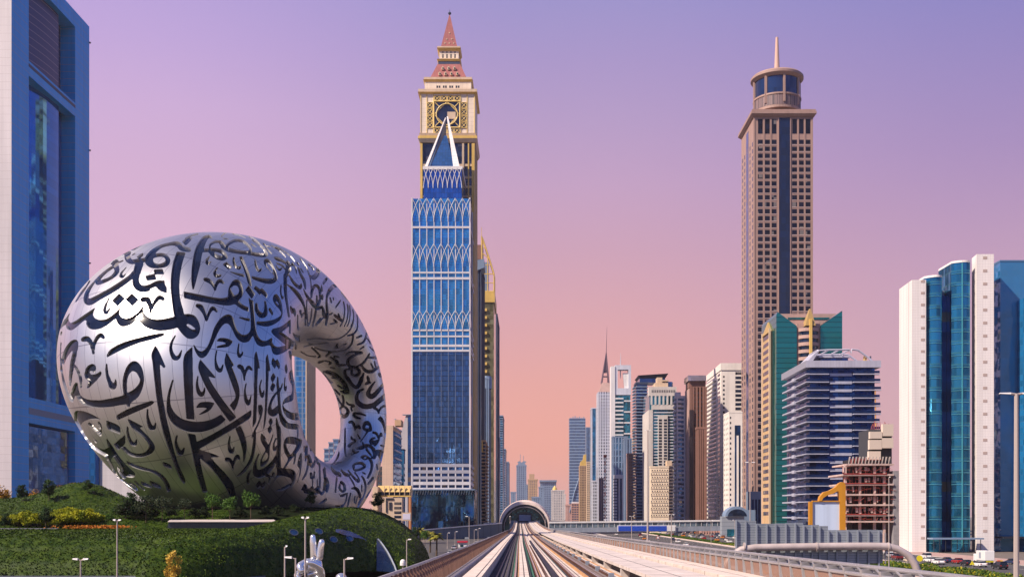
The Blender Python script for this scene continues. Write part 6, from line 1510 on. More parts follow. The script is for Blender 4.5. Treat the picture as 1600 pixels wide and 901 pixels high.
for k, (o1, o2, y0, y1) in enumerate(((.6, 2.2, 179, 183), (2.2, 2.2, 175, 178.9), (1.6, 1.6, 172, 174.9))): t.add(MB().frustum(t.lo - o1, t.hi + o1, t.Y - o1, t.Yb + o1, Z(y1), t.lo - o2, t.hi + o2, t.Y - o2, t.Yb + o2, Z(y0)), 'cornice', ps)
dy = t.Y + 17; dx = X(1214) * dy / t.Y; kk = dy / F
def zd(py_): return WZ(py_, dy)
r0 = 36 * kk
t.add(MB().lathe(dx, dy, [(r0, zd(180)), (r0, zd(160))], 48), 'drum_base', ps); t.add(MB().lathe(dx, dy, [(r0 - .4, zd(159.8)), (r0 - .4, zd(131))], 48), 'drum_glazing', glass('drum glass', (.012, .035, .11), (6, 8), .3, .3, .06))
for k in range(8):
    a = 2 * math.pi * (k + .1) / 8; t.add(MB().box(dx + r0 * math.cos(a) - .75, dx + r0 * math.cos(a) + .75, dy + r0 * math.sin(a) - .75, dy + r0 * math.sin(a) + .75, zd(172), zd(130)), 'drum_column', ps)
t.add(MB().lathe(dx, dy, [(r0 + .08, zd(176)), (r0 + .08, zd(161))], 48), 'drum_louvres', mat('drum louvre', (.22, .15, .15), .6, lines=[(0, 1.6, .3), (1, 1.6, .3)], linecol=(.08, .06, .07))); t.add(MB().lathe(dx, dy, [(r0 + .5, zd(160)), (r0 + .5, zd(157.5))], 48), 'drum_ring', ps); t.add(MB().lathe(dx, dy, [(r0 + .2, zd(131)), (40.5 * kk, zd(127)), (40.5 * kk, zd(123.5)), (38 * kk, zd(121)), (10 * kk, zd(119))], 56), 'drum_roof', ps)
t.add(MB().lathe(dx, dy, [(5 * kk, zd(120)), (4.6 * kk, zd(117)), (3.4 * kk, zd(90)), (2.1 * kk, zd(59)), (.5 * kk, zd(58))], 12), 'needle', mat('needle stone', (.56, .36, .28), .5))
gb = MB().box(X(1164), X(1187), Yf - 14, Yf - 4, 0, Z(768)); t.add(gb, 'portal_block', greyblue)
for k in range(3): t.add(MB().box(X(1168 + k * 5), X(1171.5 + k * 5), Yf - 14.1, Yf - 14.004, 0, Z(780)), 'portal_slot', G_navy)

# --- green glass tower with notched top
t = T('green_diamond_tower', 'green glass tower with diagonal notched glass shoulders and gold fins', 1213, 1316, 1190, 486, 640); X, Z = t.x, t.z; Yf = t.Y
t.add(MB().box(X(1246), X(1282), Yf + .8, t.Yb, 0, Z(505)), 'pink_core', pinkstone); gm = G_green
lines_g = glass('green striped glass', (.010, .20, .21), (40, 3.0), .1, .7, .07, lines=[(2, 3.0, .35)], linecol=(.008, .06, .07))
t.add(MB().slab([(X(1213), 0), (X(1245), 0), (X(1245), Z(509)), (X(1215), Z(487)), (X(1213), Z(492))], Yf, t.Yb), 'green_wing', lines_g); t.add(MB().slab([(X(1282), 0), (X(1316), 0), (X(1316), Z(485)), (X(1282), Z(509))], Yf, t.Yb), 'green_wing', lines_g)
t.add(MB().slab([(X(1218), Z(487)), (X(1312), Z(487)), (X(1284), Z(507)), (X(1246), Z(507))], Yf + 6, t.Yb - 1), 'pink_gable', pinkstone); t.add(MB().box(X(1235), X(1300), Yf + 5.7, Yf + 5.99, Z(496), Z(493)), 'gable_strip', G_green)
for k in range(26): z_ = Z(518 + k * 11.3); t.add(MB().lathe(X(1264), Yf + 3, [(17.5 * Yf / F, z_), (17.5 * Yf / F, z_ + 2.0)], 28), 'round_balcony', pinkstone); 
t.add(MB().lathe(X(1264), Yf + 3, [(16 * Yf / F, 0), (16 * Yf / F, Z(512))], 28), 'bay_glazing', G_dark)
t.add(MB().box(X(1262), X(1266), Yf - 4.6, Yf - 3.4, 0, Z(500)), 'gold_spine', gold); t.add(MB().hull8([(X(1256), Yf - 4, Z(510)), (X(1272), Yf - 4, Z(510)), (X(1272), Yf + 6, Z(510)), (X(1256), Yf + 6, Z(510)), (X(1263.2), Yf - 3, Z(483.5)), (X(1264.4), Yf - 3, Z(483.5)), (X(1264.4), Yf - 1, Z(483.5)), (X(1263.2), Yf - 1, Z(483.5))]), 'gold_pyramid', mat('dull gold', (.50, .33, .12), .5, metal=.2))
sy0, sy1 = t.Y + (t.Yb - t.Y) * .25, t.Y + (t.Yb - t.Y) * .75
t.add(MB().box(t.lo - 1.5, t.lo - .01, sy0, sy1, 0, Z(512)), 'side_bay', mat('tan gold stone', (.55, .36, .19), .6, nscale=.1, namt=.1))
for k in range(26): z_ = Z(522 + k * 11.3); t.add(MB().box(t.lo - 1.6, t.lo - 1.504, sy0 + 1.5, sy1 - 1.5, z_, z_ + 2.2), 'side_window', G_dark)
ym = (sy0 + sy1) / 2; t.add(MB().hull8([(t.lo - 2.2, sy0 + 1, Z(514)), (t.lo + 2, sy0 + 1, Z(514)), (t.lo + 2, sy1 - 1, Z(514)), (t.lo - 2.2, sy1 - 1, Z(514)), (t.lo - .6, ym - .5, Z(494)), (t.lo, ym - .5, Z(494)), (t.lo, ym + .5, Z(494)), (t.lo - .6, ym + .5, Z(494))]), 'gold_pyramid', mat('dull gold', (.50, .33, .12), .5, metal=.2))
for y in (sy0, sy1): t.add(MB().box(t.lo - 2.2, t.lo - 1.2, y - .7, y + .7, 0, Z(508)), 'cream_fin', cream)

# --- navy balcony tower
t = T('navy_balcony_tower', 'broad navy glass tower ringed by pale balcony edges, terrace frames on its roof', 1262, 1372, 1225, 566, 500); X, Z = t.x, t.z; Yf = t.Y; k_ = Yf / F
nb = glass('navy balcony glass', (.020, .085, .31), (2.6, 3.6), .5, .7, .06, lines=[(0, 2.6, .1), (1, 2.6, .1)], linecol=(.01, .015, .03)); t.core(nb, 1.2); eg = mat('pale balcony edge', (.50, .50, .60), .45, metal=.2, nscale=.1, namt=.06)
rail = glass('balcony rail glass', (.010, .03, .11), (2, 2), .3, .3, .08)
n_ = 20; z1 = Z(577)
for k in range(n_):
    z_ = Z(585 + k * 12.45)
    if z_ < 2: break
    for nm, pa, pb in (('balcony', 1262, 1295), ('balcony', 1333, 1374 + (k % 3))):
        b0 = t.add(MB().box(X(pa) - (.9 if pa < 1300 else 0), X(pb), Yf - .9, Yf + 1.3, z_, z_ + .42), nm, eg); MB().box(X(pa) - (.8 if pa < 1300 else 0), X(pb) - .1, Yf - .82, Yf - .74, z_ + .63, z_ + 1.75).build('rail', rail, b0)
    t.add(MB().box(X(1298), X(1332), Yf + .9, Yf + 1.4, z_ - .5, z_ + .75), 'spandrel', eg)
    ya, yb2, yc = t.Y, t.Y + (t.Yb - t.Y) * .42, t.Yb
    b0 = t.add(MB().box(t.lo - .95, t.lo + 1.3, ya, yb2, z_ + .0, z_ + .42), 'balcony', eg); MB().box(t.lo - .86, t.lo - .78, ya, yb2, z_ + .63, z_ + 1.75).build('rail', rail, b0)
    t.add(MB().box(t.lo - 1.5, t.lo + 1.2, yb2 + .01, yb2 + 5, z_ - .6, z_ + .9), 'balcony_step', eg); t.add(MB().box(t.lo - .9, t.lo + 1.2, yb2 + 5.2, yc, z_, z_ + .62), 'balcony', eg)
ro = mat('pale roof cladding', (.50, .48, .56), .5, metal=.15, nscale=.1, namt=.05, lines=[(0, 1.4, .06)], linecol=(.3, .3, .36)); t.add(MB().box(t.lo - 1.1, t.hi + 1, t.Y - 1.1, t.Yb + 1, Z(574), Z(563.5)), 'roof_band', ro)
t.add(MB().box(X(1287), X(1330), Yf + 5, Yf + 24, Z(563.5), Z(557)), 'penthouse', nb); t.add(MB().box(X(1283), X(1331), Yf + 3, Yf + 26, Z(556.8), Z(554)), 'penthouse_roof', ro)
pr = MB()
for y in (Yf + 1, Yf + 16): pr.tube([(X(1266), y, Z(563.5)), (X(1279), y, Z(547)), (X(1296), y, Z(546)), (X(1328), y, Z(545.5)), (X(1331), y, Z(551)), (X(1332), y, Z(545)), (X(1342), y, Z(546.5)), (X(1358), y, Z(558)), (X(1364), y, Z(563.5))], .45, 6)
for a in (1279, 1296, 1312, 1328): pr.tube([(X(a), Yf + 1, Z(546)), (X(a), Yf + 16, Z(546))], .35, 6)
t.add(pr, 'terrace_frame', ro); t.add(MB().hull8([(X(1262), Yf, Z(563.5)), (X(1270), Yf, Z(563.5)), (X(1270), Yf + 18, Z(563.5)), (X(1262), Yf + 18, Z(563.5)), (X(1277), Yf, Z(548)), (X(1281), Yf, Z(546.5)), (X(1281), Yf + 18, Z(546.5)), (X(1277), Yf + 18, Z(548))]), 'sloping_screen', ro)
for a in (1352, 1355, 1362): t.add(MB().box(X(a), X(a + 1.5), Yf + 2, Yf + 3, Z(563.5), Z(555)), 'roof_cabinet', gold if a < 1360 else navyst)
hz_ = MB(); hz_.tube([(X(1368), Yf - .6, Z(690)), (X(1367), Yf - .6, Z(610))], .22, 6); t.add(hz_, 'orange_hoist', mat('hoist orange', (.6, .28, .03), .5))
# --- building site
t = T('building_under_construction', 'concrete frame under construction with red scaffold props and open floors', 1318, 1404, 1316.5, 725, 430, 'building site'); X, Z = t.x, t.z; Yf = t.Y
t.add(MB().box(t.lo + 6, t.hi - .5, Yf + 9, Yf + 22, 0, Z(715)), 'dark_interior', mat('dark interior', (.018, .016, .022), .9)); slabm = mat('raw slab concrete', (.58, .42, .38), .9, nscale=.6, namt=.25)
for i, (py_, xa) in enumerate(((724, 1322), (740, 1316), (755, 1317), (771, 1316), (787, 1317), (803, 1317), (813, 1317))):
    t.add(MB().box(X(xa), X(1396), Yf - .6, Yf + 20, Z(py_ + 2.6), Z(py_)), 'floor_slab', slabm)
rp = MB(); pc = MB()
rr = random.Random(3)
for py_ in (724, 740, 755, 771, 787, 803):
    for k in range(16):
        a = 1319 + k * 4.8 + rr.uniform(-1, 1)
        rp.tube([(X(a), Yf + rr.uniform(-.3, 3), Z(py_ + 15.4)), (X(a) + rr.uniform(-.3, .3), Yf + rr.uniform(-.3, 3), Z(py_ + 2))], .07, 4)
        if rr.random() < .5: rp.tube([(X(a), Yf - .2, Z(py_ + rr.uniform(5, 12))), (X(a + rr.uniform(3, 9)), Yf - .2, Z(py_ + rr.uniform(5, 12)))], .07, 4)
        if rr.random() < .25: pc.box(X(a), X(a + rr.uniform(1, 3)), Yf + .5, Yf + 2, Z(py_ + rr.uniform(9, 14)), Z(py_ + rr.uniform(4, 7)))
t.add(rp, 'red_scaffold', redpaint); t.add(pc, 'stacked_formwork', slabm)
for py_ in (738.5, 753.5, 801.5): t.add(MB().box(X(1317), X(1385), Yf - .75, Yf - .62, Z(py_ + 2.2), Z(py_ + .6)), 'red_edge_rail', redpaint)
for a in (1322, 1345, 1368, 1383): t.add(MB().box(X(a) - .45, X(a) + .45, Yf + .8, Yf + 1.8, 0, Z(724)), 'column', slabm)
t.add(MB().box(X(1396), X(1404.5), Yf, Yf + 22, 0, Z(735)), 'core_wall', mat('grey core wall', (.30, .28, .30), .9, nscale=.4, namt=.25)); 
pn = mat('cream facade panel', (.66, .55, .46), .7)
for a, b_, y0, y1 in ((1367, 1386, 672, 683), (1387, 1404, 660, 679), (1366, 1385.5, 685, 700), (1386, 1404, 682, 698), (1365, 1384, 703, 716)): t.add(MB().box(X(a), X(b_), Yf + 6, Yf + 8, Z(y1), Z(y0)), 'facade_panel', pn)
t.add(MB().box(X(1368), X(1404), Yf + 8.01, Yf + 22, Z(724), Z(668)), 'upper_frame', mat('dark upper frame', (.05, .05, .06), .8)); rf = MB()
for k in range(10): a = 1372 + k * 3; rf.tube([(X(a), Yf + 9, Z(668)), (X(a + rr.uniform(-1, 3)), Yf + 9, Z(654 + rr.uniform(0, 6)))], .1, 4)
for k in range(9): a = 1330 + k * 5.5; rf.box(X(a), X(a + 1.2), Yf + .5, Yf + .7, Z(724), Z(716 - (k % 3))); rf.box(X(a), X(a + 5), Yf + .5, Yf + .7, Z(718), Z(717.3))
t.add(rf, 'rooftop_props', redpaint); ff_ = MB()
for k in range(13): a = 1325 + k * 5.2; ff_.hull8([(X(a), Yf - .4, Z(724)), (X(a + .9), Yf - .4, Z(724)), (X(a + .9), Yf - .2, Z(724)), (X(a), Yf - .2, Z(724)), (X(a + 1.5), Yf - .4, Z(713)), (X(a + 3.8), Yf - .4, Z(713)), (X(a + 3.8), Yf - .2, Z(713)), (X(a + 1.5), Yf - .2, Z(713))])
t.add(ff_, 'formwork_frames', concrete)

# --- white and teal pair near the frame edge
t = T('white_teal_tower', 'white tiled tower with two teal curved glass bays and small square vents', 1425, 1553, 1405, 437, 364); X, Z = t.x, t.z; Yf = t.Y
tilew = mat('white tile cladding', (.84, .77, .73), .45, nscale=.03, namt=.05, lines=[(2, .9, .035), (0, .9, .035), (1, .9, .035)], linecol=(.52, .45, .44))
t.add(MB().hull8([(X(1425), Yf, 0), (X(1447), Yf, 0), (X(1447), Yf + 15, 0), (X(1405) * (Yf + 15) / Yf, Yf + 15, 0), (X(1425), Yf, Z(437)), (X(1447), Yf, Z(437)), (X(1447), Yf + 15, Z(437)), (X(1405) * (Yf + 15) / Yf, Yf + 15, Z(437))]), 'tiled_column', tilew)
t.add(MB().hull8([(X(1526), Yf, 0), (X(1553), Yf, 0), (X(1553), Yf + 15, 0), (X(1518.5) * (Yf + 6) / Yf, Yf + 6, 0), (X(1526), Yf, Z(397)), (X(1553), Yf, Z(397)), (X(1553), Yf + 15, Z(397)), (X(1518.5) * (Yf + 6) / Yf, Yf + 6, Z(397))]), 'tiled_column', tilew)
bay = glass('teal bay glass', (.022, .19, .36), (1.5, 3.93), .45, .75, .07, lines=[(2, 3.93, .5)], linecol=(.06, .26, .34))
def curved(xa, xb, zt_, dep, bulge, nm):
    n = 14; pl = []
    for k in range(n + 1):
        q_ = k / n; pl.append((X(xa) + (X(xb) - X(xa)) * q_, Yf + dep - bulge * math.sin(math.pi * q_ * .75)))
    pl += [(X(xb), Yf + 14), (X(xa), Yf + 14)]; t.add(MB().prism(pl, 0, zt_), nm, bay); cap_ = [(a, b_ - .25) for a, b_ in pl[:n + 1]] + pl[n + 1:]; t.add(MB().prism(cap_, zt_ + .01, zt_ + .7), 'bay_cap', tilew)
    return pl
pl1 = curved(1447.2, 1472, Z(433), 2.2, 2.6, 'curved_bay'); pl2 = curved(1491, 1518, Z(409), 2.6, 2.0, 'curved_bay')
t.add(MB().box(X(1472.2), X(1490.8), Yf + 7, Yf + 14, 0, Z(455)), 'recess_glazing', G_navy); t.add(MB().box(X(1471), X(1473), Yf + 1, Yf + 7, 0, Z(434)), 'recess_edge', mat('dark teal edge', (.02, .10, .14), .3, metal=.4)); t.add(MB().box(X(1475), X(1490), Yf + 8, Yf + 14, Z(455), Z(446)), 'recess_top', greyblue)
for k in range(30):
    z_ = 3 + k * 3.93
    for pl in (pl1, pl2):
        zt_ = Z(433) if pl is pl1 else Z(409)
        if z_ < zt_ - 2: t.add(MB().tube([(a, b_ - .12, z_) for a, b_ in pl[:15]], .11, 4), 'bay_rail', mat('aqua rail', (.10, .34, .42), .35, metal=.4))
t.add(MB().box(X(1504), X(1505.2), Yf + .3, Yf + 1.3, 0, Z(410)), 'bay_mast', mat('aqua mast', (.08, .36, .42), .4, metal=.3))
vent = mat('vent louvre', (.46, .35, .31), .7)
for k in range(24):
    z_ = Z(441.5 + k * 18.2)
    if z_ > 2: t.add(MB().box(X(1439), X(1445), Yf - .05, Yf - .003, z_, z_ + .85), 'vent', vent)
    z_ = Z(405 + k * 20.3)
    if z_ > 6: t.add(MB().box(X(1536), X(1542.5), Yf - .05, Yf - .003, z_, z_ + .95), 'vent', vent)
# strip of square corner windows on the slanted face
dirv = (Vector((X(1425), Yf, 0)) - Vector((X(1405) * (Yf + 15) / Yf, Yf + 15, 0))); p0 = Vector((X(1405) * (Yf + 15) / Yf, Yf + 15, 0)); nv = Vector((-dirv.y, dirv.x, 0)).normalized()
if nv.y > 0: nv = -nv
for k in range(22):
    z_ = Z(466 + k * 18.2)
    if z_ < 1: continue
    a, b_ = p0 + dirv * .22, p0 + dirv * .66; o_ = t.add(MB().hull8([tuple(a + nv * .05 + Vector((0, 0, z_))), tuple(b_ + nv * .05 + Vector((0, 0, z_))), tuple(b_ + nv * .004 + Vector((0, 0, z_))), tuple(a + nv * .004 + Vector((0, 0, z_))), tuple(a + nv * .05 + Vector((0, 0, z_ + 3))), tuple(b_ + nv * .05 + Vector((0, 0, z_ + 3))), tuple(b_ + nv * .004 + Vector((0, 0, z_ + 3))), tuple(a + nv * .004 + Vector((0, 0, z_ + 3)))]), 'corner_window', glass('corner window glass', (.10, .22, .27), (1.2, 1.5), .6, .6, .08))
    MB().hull8([tuple(a + nv * .25 + Vector((0, 0, z_ - .4))), tuple(b_ + nv * .25 + Vector((0, 0, z_ - .4))), tuple(b_ + nv * .06 + Vector((0, 0, z_ - .4))), tuple(a + nv * .06 + Vector((0, 0, z_ - .4))), tuple(a + nv * .25 + Vector((0, 0, z_ - .05))), tuple(b_ + nv * .25 + Vector((0, 0, z_ - .05))), tuple(b_ + nv * .06 + Vector((0, 0, z_ - .05))), tuple(a + nv * .06 + Vector((0, 0, z_ - .05)))]).build('sill', mat('aqua rail', (.10, .34, .42)), o_)
t.add(MB().box(X(1447), X(1526), Yf - 6, Yf - 1, 4.4, 4.9), 'entrance_canopy', greyblue)
for k in range(9): t.add(MB().box(X(1449 + k * 9), X(1449.7 + k * 9), Yf - 5.8, Yf - 5.5, 0, 4.38), 'canopy_post', darkmetal)
t = T('blue_mirror_tower', 'big blue mirror glass tower cut by the picture edge', 1563, 1740, 1553.5, 409, 372); X, Z = t.x, t.z; Yf = t.Y
mg = glass('blue mirror glass', (.015, .20, .46), (2.0, 2.0), .3, .3, .05, wob=.01, lines=[(2, 2.0, .13), (0, 2.0, .13), (1, 2.0, .13)], linecol=(.05, .20, .38)); t.core(mg, 0, name='mirror_glazing'); t.roof(mat('blue coping', (.10, .22, .36), .4, metal=.4), .6, .1)
t.add(MB().box(X(1590), X(1720), Yf - 5, Yf - .01, 0, Z(470)), 'front_bay', mg)
for k in range(4): t.add(MB().lathe(X(1562.5), Yf - .3, [(.1, WZ(812 + k * 15, Yf) - .2), (.32, WZ(812 + k * 15, Yf)), (.1, WZ(812 + k * 15, Yf) + .25)], 10), 'wall_lamp', white)
t.add(MB().box(X(1553), X(1620), Yf - 8, Yf - .5, 4.6, 5.2), 'canopy', darkmetal)
# --- pale grey link building between footbridge and sign
t = T('grey_portal_building', 'low grey ribbed building where the footbridge lands behind the sign', 1128, 1163, 1127, 806, 600, 'building'); t.core(mat('ribbed grey cladding', (.32, .35, .39), .6, metal=.2, lines=[(2, 2.2, .25)], linecol=(.2, .22, .26)), 0, name='wall')
arc = [(t.x(1133) + 5 * 0 + 6.5 * (1 - math.cos(a)), t.z(806) + 5.5 * math.sin(a)) for a in np.linspace(0, math.pi, 15)]
t.add(MB().slab(arc, t.Y - 1, t.Y + 10), 'vaulted_roof', greyblue); t.add(MB().slab([(x * .8 + (t.x(1133) + 6.5) * .2, (z - t.z(806)) * .72 + t.z(806)) for x, z in arc], t.Y - 1.2, t.Y - 1.01), 'vault_glazing', G_dark); t.add(MB().box(t.x(1136), t.x(1150), t.Y - .2, t.Y - .01, 1, t.z(826)), 'lobby_glazing', G_teal)
# low blocks closing the streets
t = simple('low_street_block', 'low pale row of shops under the footbridge on the right pavement', 1095, 1128, 1093, 822, 700, G_dark, salmon, 3, 8, 2, 'grid', group=RG)
# --- things left of the blue tower
t = T('cream_office_slab', 'cream slab with blue gridded flank rising just right of the ring', 614, 597, 627, 664, 560, group=None); X, Z = t.x, t.z
t.core(mat('peach cladding', (.66, .46, .34), .7, nscale=.05, namt=.05, lines=[(2, 2.6, .12), (0, 2.6, .1)], linecol=(.52, .36, .27)), 0, name='wall'); t.add(MB().box(t.hi + .003, t.hi + .1, t.Y + 1, t.Yb, 0, Z(672)), 'flank_glazing', G_blue)
for k in range(15): z_ = 6 + k * 4; t.add(MB().box(t.hi, t.hi + .5, t.Y + 6, t.Yb, z_, z_ + .8), 'flank_band', silver)
t.add(MB().tube([(X(598), t.Y + 3, t.zt), (X(597), t.Y + 3, t.zt + 4)], .15, 5), 'roof_camera_pole', darkmetal); t.add(MB().box(X(616), X(626), t.Y + 2, t.Y + 12, t.zt, t.zt + 3), 'plant_room', tan_)
t = T('grey_blade_tower', 'pale grey blade tower with a slanted top between cream slab and blue tower', 638, 626, 642.5, 655, 800); X, Z = t.x, t.z
t.add(MB().slab([(X(626), 0), (X(637), 0), (X(637), Z(648)), (X(634.5), Z(648)), (X(626), Z(676))], t.Y, t.Yb), 'blade_wall', mat('pale grey blade', (.50, .47, .52), .6, nscale=.05, namt=.05)); t.add(MB().box(X(637.2), X(642), t.Y, t.Yb, 0, Z(648)), 'blue_flank', G_navy); t.add(MB().box(X(629), X(642.5), t.Y - 1, t.Y + 4, Z(648), Z(647)), 'roof_arm', greyblue)
t = T('dark_low_tower', 'small dark blue block in front of the pale grey blade tower', 631, 622, 633, 703, 650); t.core(G_blue, 0, name='glazing'); t.roof(navyst, .8)
t = T('yellow_link_bridge', 'yellow roofed glazed bridge linking the ring end to the blue tower podium', 641, 592, 642, 757, 480, 'bridge'); X, Z = t.x, t.z
t.add(MB().hull8([(X(592), t.Y, Z(768)), (X(642), t.Y, Z(768)), (X(642), t.Y + 6, Z(768)), (X(592), t.Y + 6, Z(768)), (X(590), t.Y + 1.5, Z(758)), (X(642), t.Y + 1.5, Z(758)), (X(642), t.Y + 6, Z(758)), (X(590), t.Y + 6, Z(758))]), 'sloped_roof', mat('yellow roof glass', (.62, .42, .16), .4)); t.add(MB().box(X(594), X(642), t.Y + .6, t.Y + 5.5, Z(773.4), Z(768.1)), 'glazing', G_dark); t.add(MB().box(X(594), X(642), t.Y, t.Y + 6, Z(775.5), Z(773.5)), 'floor_beam', gold)
for k in range(6): t.add(MB().box(X(600 + k * 8), X(600.8 + k * 8), t.Y - .1, t.Y + .5, Z(773.5), Z(759)), 'frame', cream)
t.add(MB().box(X(584), X(592), t.Y - 4, t.Y + 5, 0, Z(760)), 'end_pavilion', cream)
t = T('cream_gate_building', 'cream building with dark square motif and window slots below the yellow bridge', 628, 600, 629, 777, 470, 'building'); X, Z = t.x, t.z
t.core(cream, 0, name='wall')
for a, b_, y0, y1 in ((603, 615, 777.5, 780.5), (603, 605, 781, 800), (608, 612, 784, 796)): t.add(MB().box(X(a), X(b_), t.Y - .3, t.Y - .005, Z(y1), Z(y0)), 'dark_motif', darkmetal)
for k in range(5): t.add(MB().box(X(616), X(627), t.Y - .06, t.Y - .003, Z(788 + k * 7), Z(784 + k * 7)), 'window_band', G_dark)
t = T('orange_pillar', 'thin orange wall strip beside the podium of the blue tower', 641.5, 638.5, 642.5, 776, 560, 'wall'); t.core(mat('orange wall', (.55, .22, .08), .7), 0, name='wall')
Ys = 380; t = thing('billboard', 'small white framed poster panel at the podium foot behind the mound', 'billboard', (WX(634, Ys), Ys, 0)); MB().box(WX(628, Ys), WX(642, Ys), Ys, Ys + .6, WZ(813, Ys), WZ(800, Ys)).build('frame', cream, t); MB().box(WX(629.5, Ys), WX(641, Ys), Ys - .08, Ys - .003, WZ(811, Ys), WZ(802, Ys)).build('poster', mat('lilac poster', (.62, .58, .70), .5), t); MB().box(WX(634, Ys), WX(636, Ys), Ys + .1, Ys + .5, 0, WZ(813, Ys)).build('post', grey, t)
t = T('teal_slot_block', 'thin teal windowed block showing between the ring and the cream slab', 600, 588, 601, 728, 590); t.core(G_teal, .2); t.bands(cream, 14, .3); t.piers(cream, 5, 1, .5)
# seen through the hole of the ring
t = T('hole_blue_tower', 'pale blue ribbed tower standing behind the hole of the ring', 479, 460, 493, 505, 700); t.core(glass('pale blue ribs', (.06, .26, .56), (1.8, 3.4), .35, .75, .08, lines=[(2, 3.4, .6), (0, 4.4, .9)], linecol=(.30, .42, .58)), 0, name='glazing'); t.add(MB().box(t.hi - .6, t.hi + .1, t.Y - .3, t.Yb, 0, t.zt), 'cream_edge', cream); t.add(MB().box(t.hi + .003, t.hi + .09, t.Y + .02, t.Yb, 0, t.zt - 8), 'lilac_wall', mat('lilac wall', (.50, .46, .56), .7))
for i, (a, b_, yt, Y, lab) in enumerate(((506, 514, 702, 1700, 'lowest hazy block seen through the hole of the ring'), (513, 521, 692, 1750, 'middle hazy block seen through the hole of the ring'), (520, 529, 687, 1800, 'tallest hazy block at the hole edge of the ring'))):
    t = T('hazy_block', lab, b_, a, None, yt, Y); t.core(G_far, .6); t.bands(greyblue, 14, .4); t.roof(greyblue, 2)
# --- big pale tower at the left frame edge
ekx = 230.0; EY0 = ekx * F / (HX - 18); EY1 = ekx * F / (HX - 139.5)
tw = thing('triangular_prism_tower', 'huge pale clad tower at the left edge with a deep recessed blue window shaft', 'tower', (-ekx - 20, (EY0 + EY1) / 2, 0))
def EZ(px_, py_): return CH + (HY - py_) / F * (ekx * F / (HX - px_))
def EYp(px_): return ekx * F / (HX - px_)
pale_c = mat('pale tower cladding', (.66, .60, .60), .5, metal=.15, nscale=.02, namt=.05, lines=[(2, 3.6, .12)], linecol=(.48, .42, .42)); cl2 = mat('silver tower cladding', (.005, .34, .78), .45, metal=.1, nscale=.02, namt=.06, lines=[(2, 3.6, .14)], linecol=(.26, .29, .36))  # one cladding: sunlit face kept pale, blue of shaded face put into colour
ztn, ztf = EZ(18, -66), EZ(139.5, 42)
def eb(pa, pb, z0, z1, d0, d1, nm, m_): return MB().box(-ekx + d0, -ekx + d1, EYp(pa), EYp(pb), z0, z1).build(nm, m_, tw)
zt = EZ(139.5, 42)
MB().box(-ekx - 70, -ekx - 9, EY0 + .6, EY1 - .5, 0, zt - .5).build('core_wall', cl2, tw)
MB().box(-ekx - 70, -ekx - .02, EY0, EY0 + .58, 0, zt).build('lit_front_wall', pale_c, tw)
eb(18.2, 45, 0, zt, -9, 0, 'edge_pier', cl2); eb(117.5, 139.5, 0, zt, -9, 0, 'edge_pier', cl2)
zr = lambda py_: EZ(45, py_)
for a, b_ in ((-60, -20),): eb(45, 117.5, zt - 8, zt, -9, -.01, 'top_beam', cl2)
eb(45, 117.5, zr(118), zr(95), -5, -.02, 'mid_beam', cl2); eb(45, 117.5, zr(104), zr(99), -.01, .01 + .1, 'beam_recess', mat('beam recess', (.03, .06, .12), .5))
eb(45, 117.5, zr(660), zr(620), -9, -.02, 'lower_beam', cl2); eb(45, 117.5, zr(646), zr(636), -.015, .08, 'beam_stripe', mat('beam stripe', (.14, .2, .28), .5))
eb(45, 117.5, 0, zr(775), -9, -.02, 'base_wall', cl2)
ebg = glass('deep blue shaft glass', (.015, .20, .50), (60, 3.6), .12, .8, .05, wob=.0012, lines=[(2, 3.6, .12)], linecol=(.02, .06, .2))
eb(45, 117.5, zr(118), zt - 8, -8.9, -7.5, 'louvred_shaft', mat('brown louvre shaft', (.06, .07, .15), .45, metal=.4, lines=[(2, 3.6, .3)], linecol=(.3, .24, .26)))
# bowed glass inside the shaft
n = 12; ya, yb2 = EYp(45), EYp(100); pl = [(-ekx - 8.5 + 6.5 * math.sin(math.pi * (.08 + .46 * k / n)) * .9, ya + (yb2 - ya) * k / n) for k in range(n + 1)]; pl += [(-ekx - 8.9, yb2), (-ekx - 8.9, ya)]
MB().prism(pl, zr(620), zr(118)).build('bowed_glazing', ebg, tw); MB().prism([(a + .01, b_) for a, b_ in pl], zr(95), zt - 8.2).build('bowed_louvres', MAT['brown louvre shaft'], tw)
eb(100, 117.5, zr(620), zr(118), -8.9, -7, 'shaft_side_glazing', ebg)
eb(48, 113, zr(770), zr(664), -2.2, -2, 'base_window', glass('reflecting base window', (.08, .17, .34), (5, 3.6), .4, .85, .05, wob=.004, lines=[(1, 2.4, .14), (2, 3.6, .14)], linecol=(.02, .04, .1)))
for py_ in (68, 236, 412): MB().box(-ekx + .0, -ekx + .7, EY1 - .2, EY1 + .4, EZ(139.5, py_), EZ(139.5, py_) + .7).build('facade_lamp', darkmetal, tw)
Yp = 640.0; t = thing('pale_annex', 'pale stone annex wall with blue glass slot behind the ring foot', 'building', (WX(175, Yp), Yp, 0)); MB().box(WX(155.5, Yp), WX(230, Yp), Yp, Yp + 25, 0, WZ(690, Yp)).build('wall', mat('pale annex stone', (.62, .57, .57), .6, nscale=.05, namt=.05, lines=[(2, 3, .12)], linecol=(.5, .45, .45)), t); MB().box(WX(137, Yp), WX(155.4, Yp), Yp, Yp + 25, 0, WZ(640, Yp)).build('blue_slot', G_blue, t); MB().box(WX(150, Yp), WX(155.3, Yp), Yp - 1, Yp - .01, 0, WZ(640, Yp)).build('slot_edge', glass('deep slot', (.02, .08, .25), (3, 4), .2, .7, .1), t)
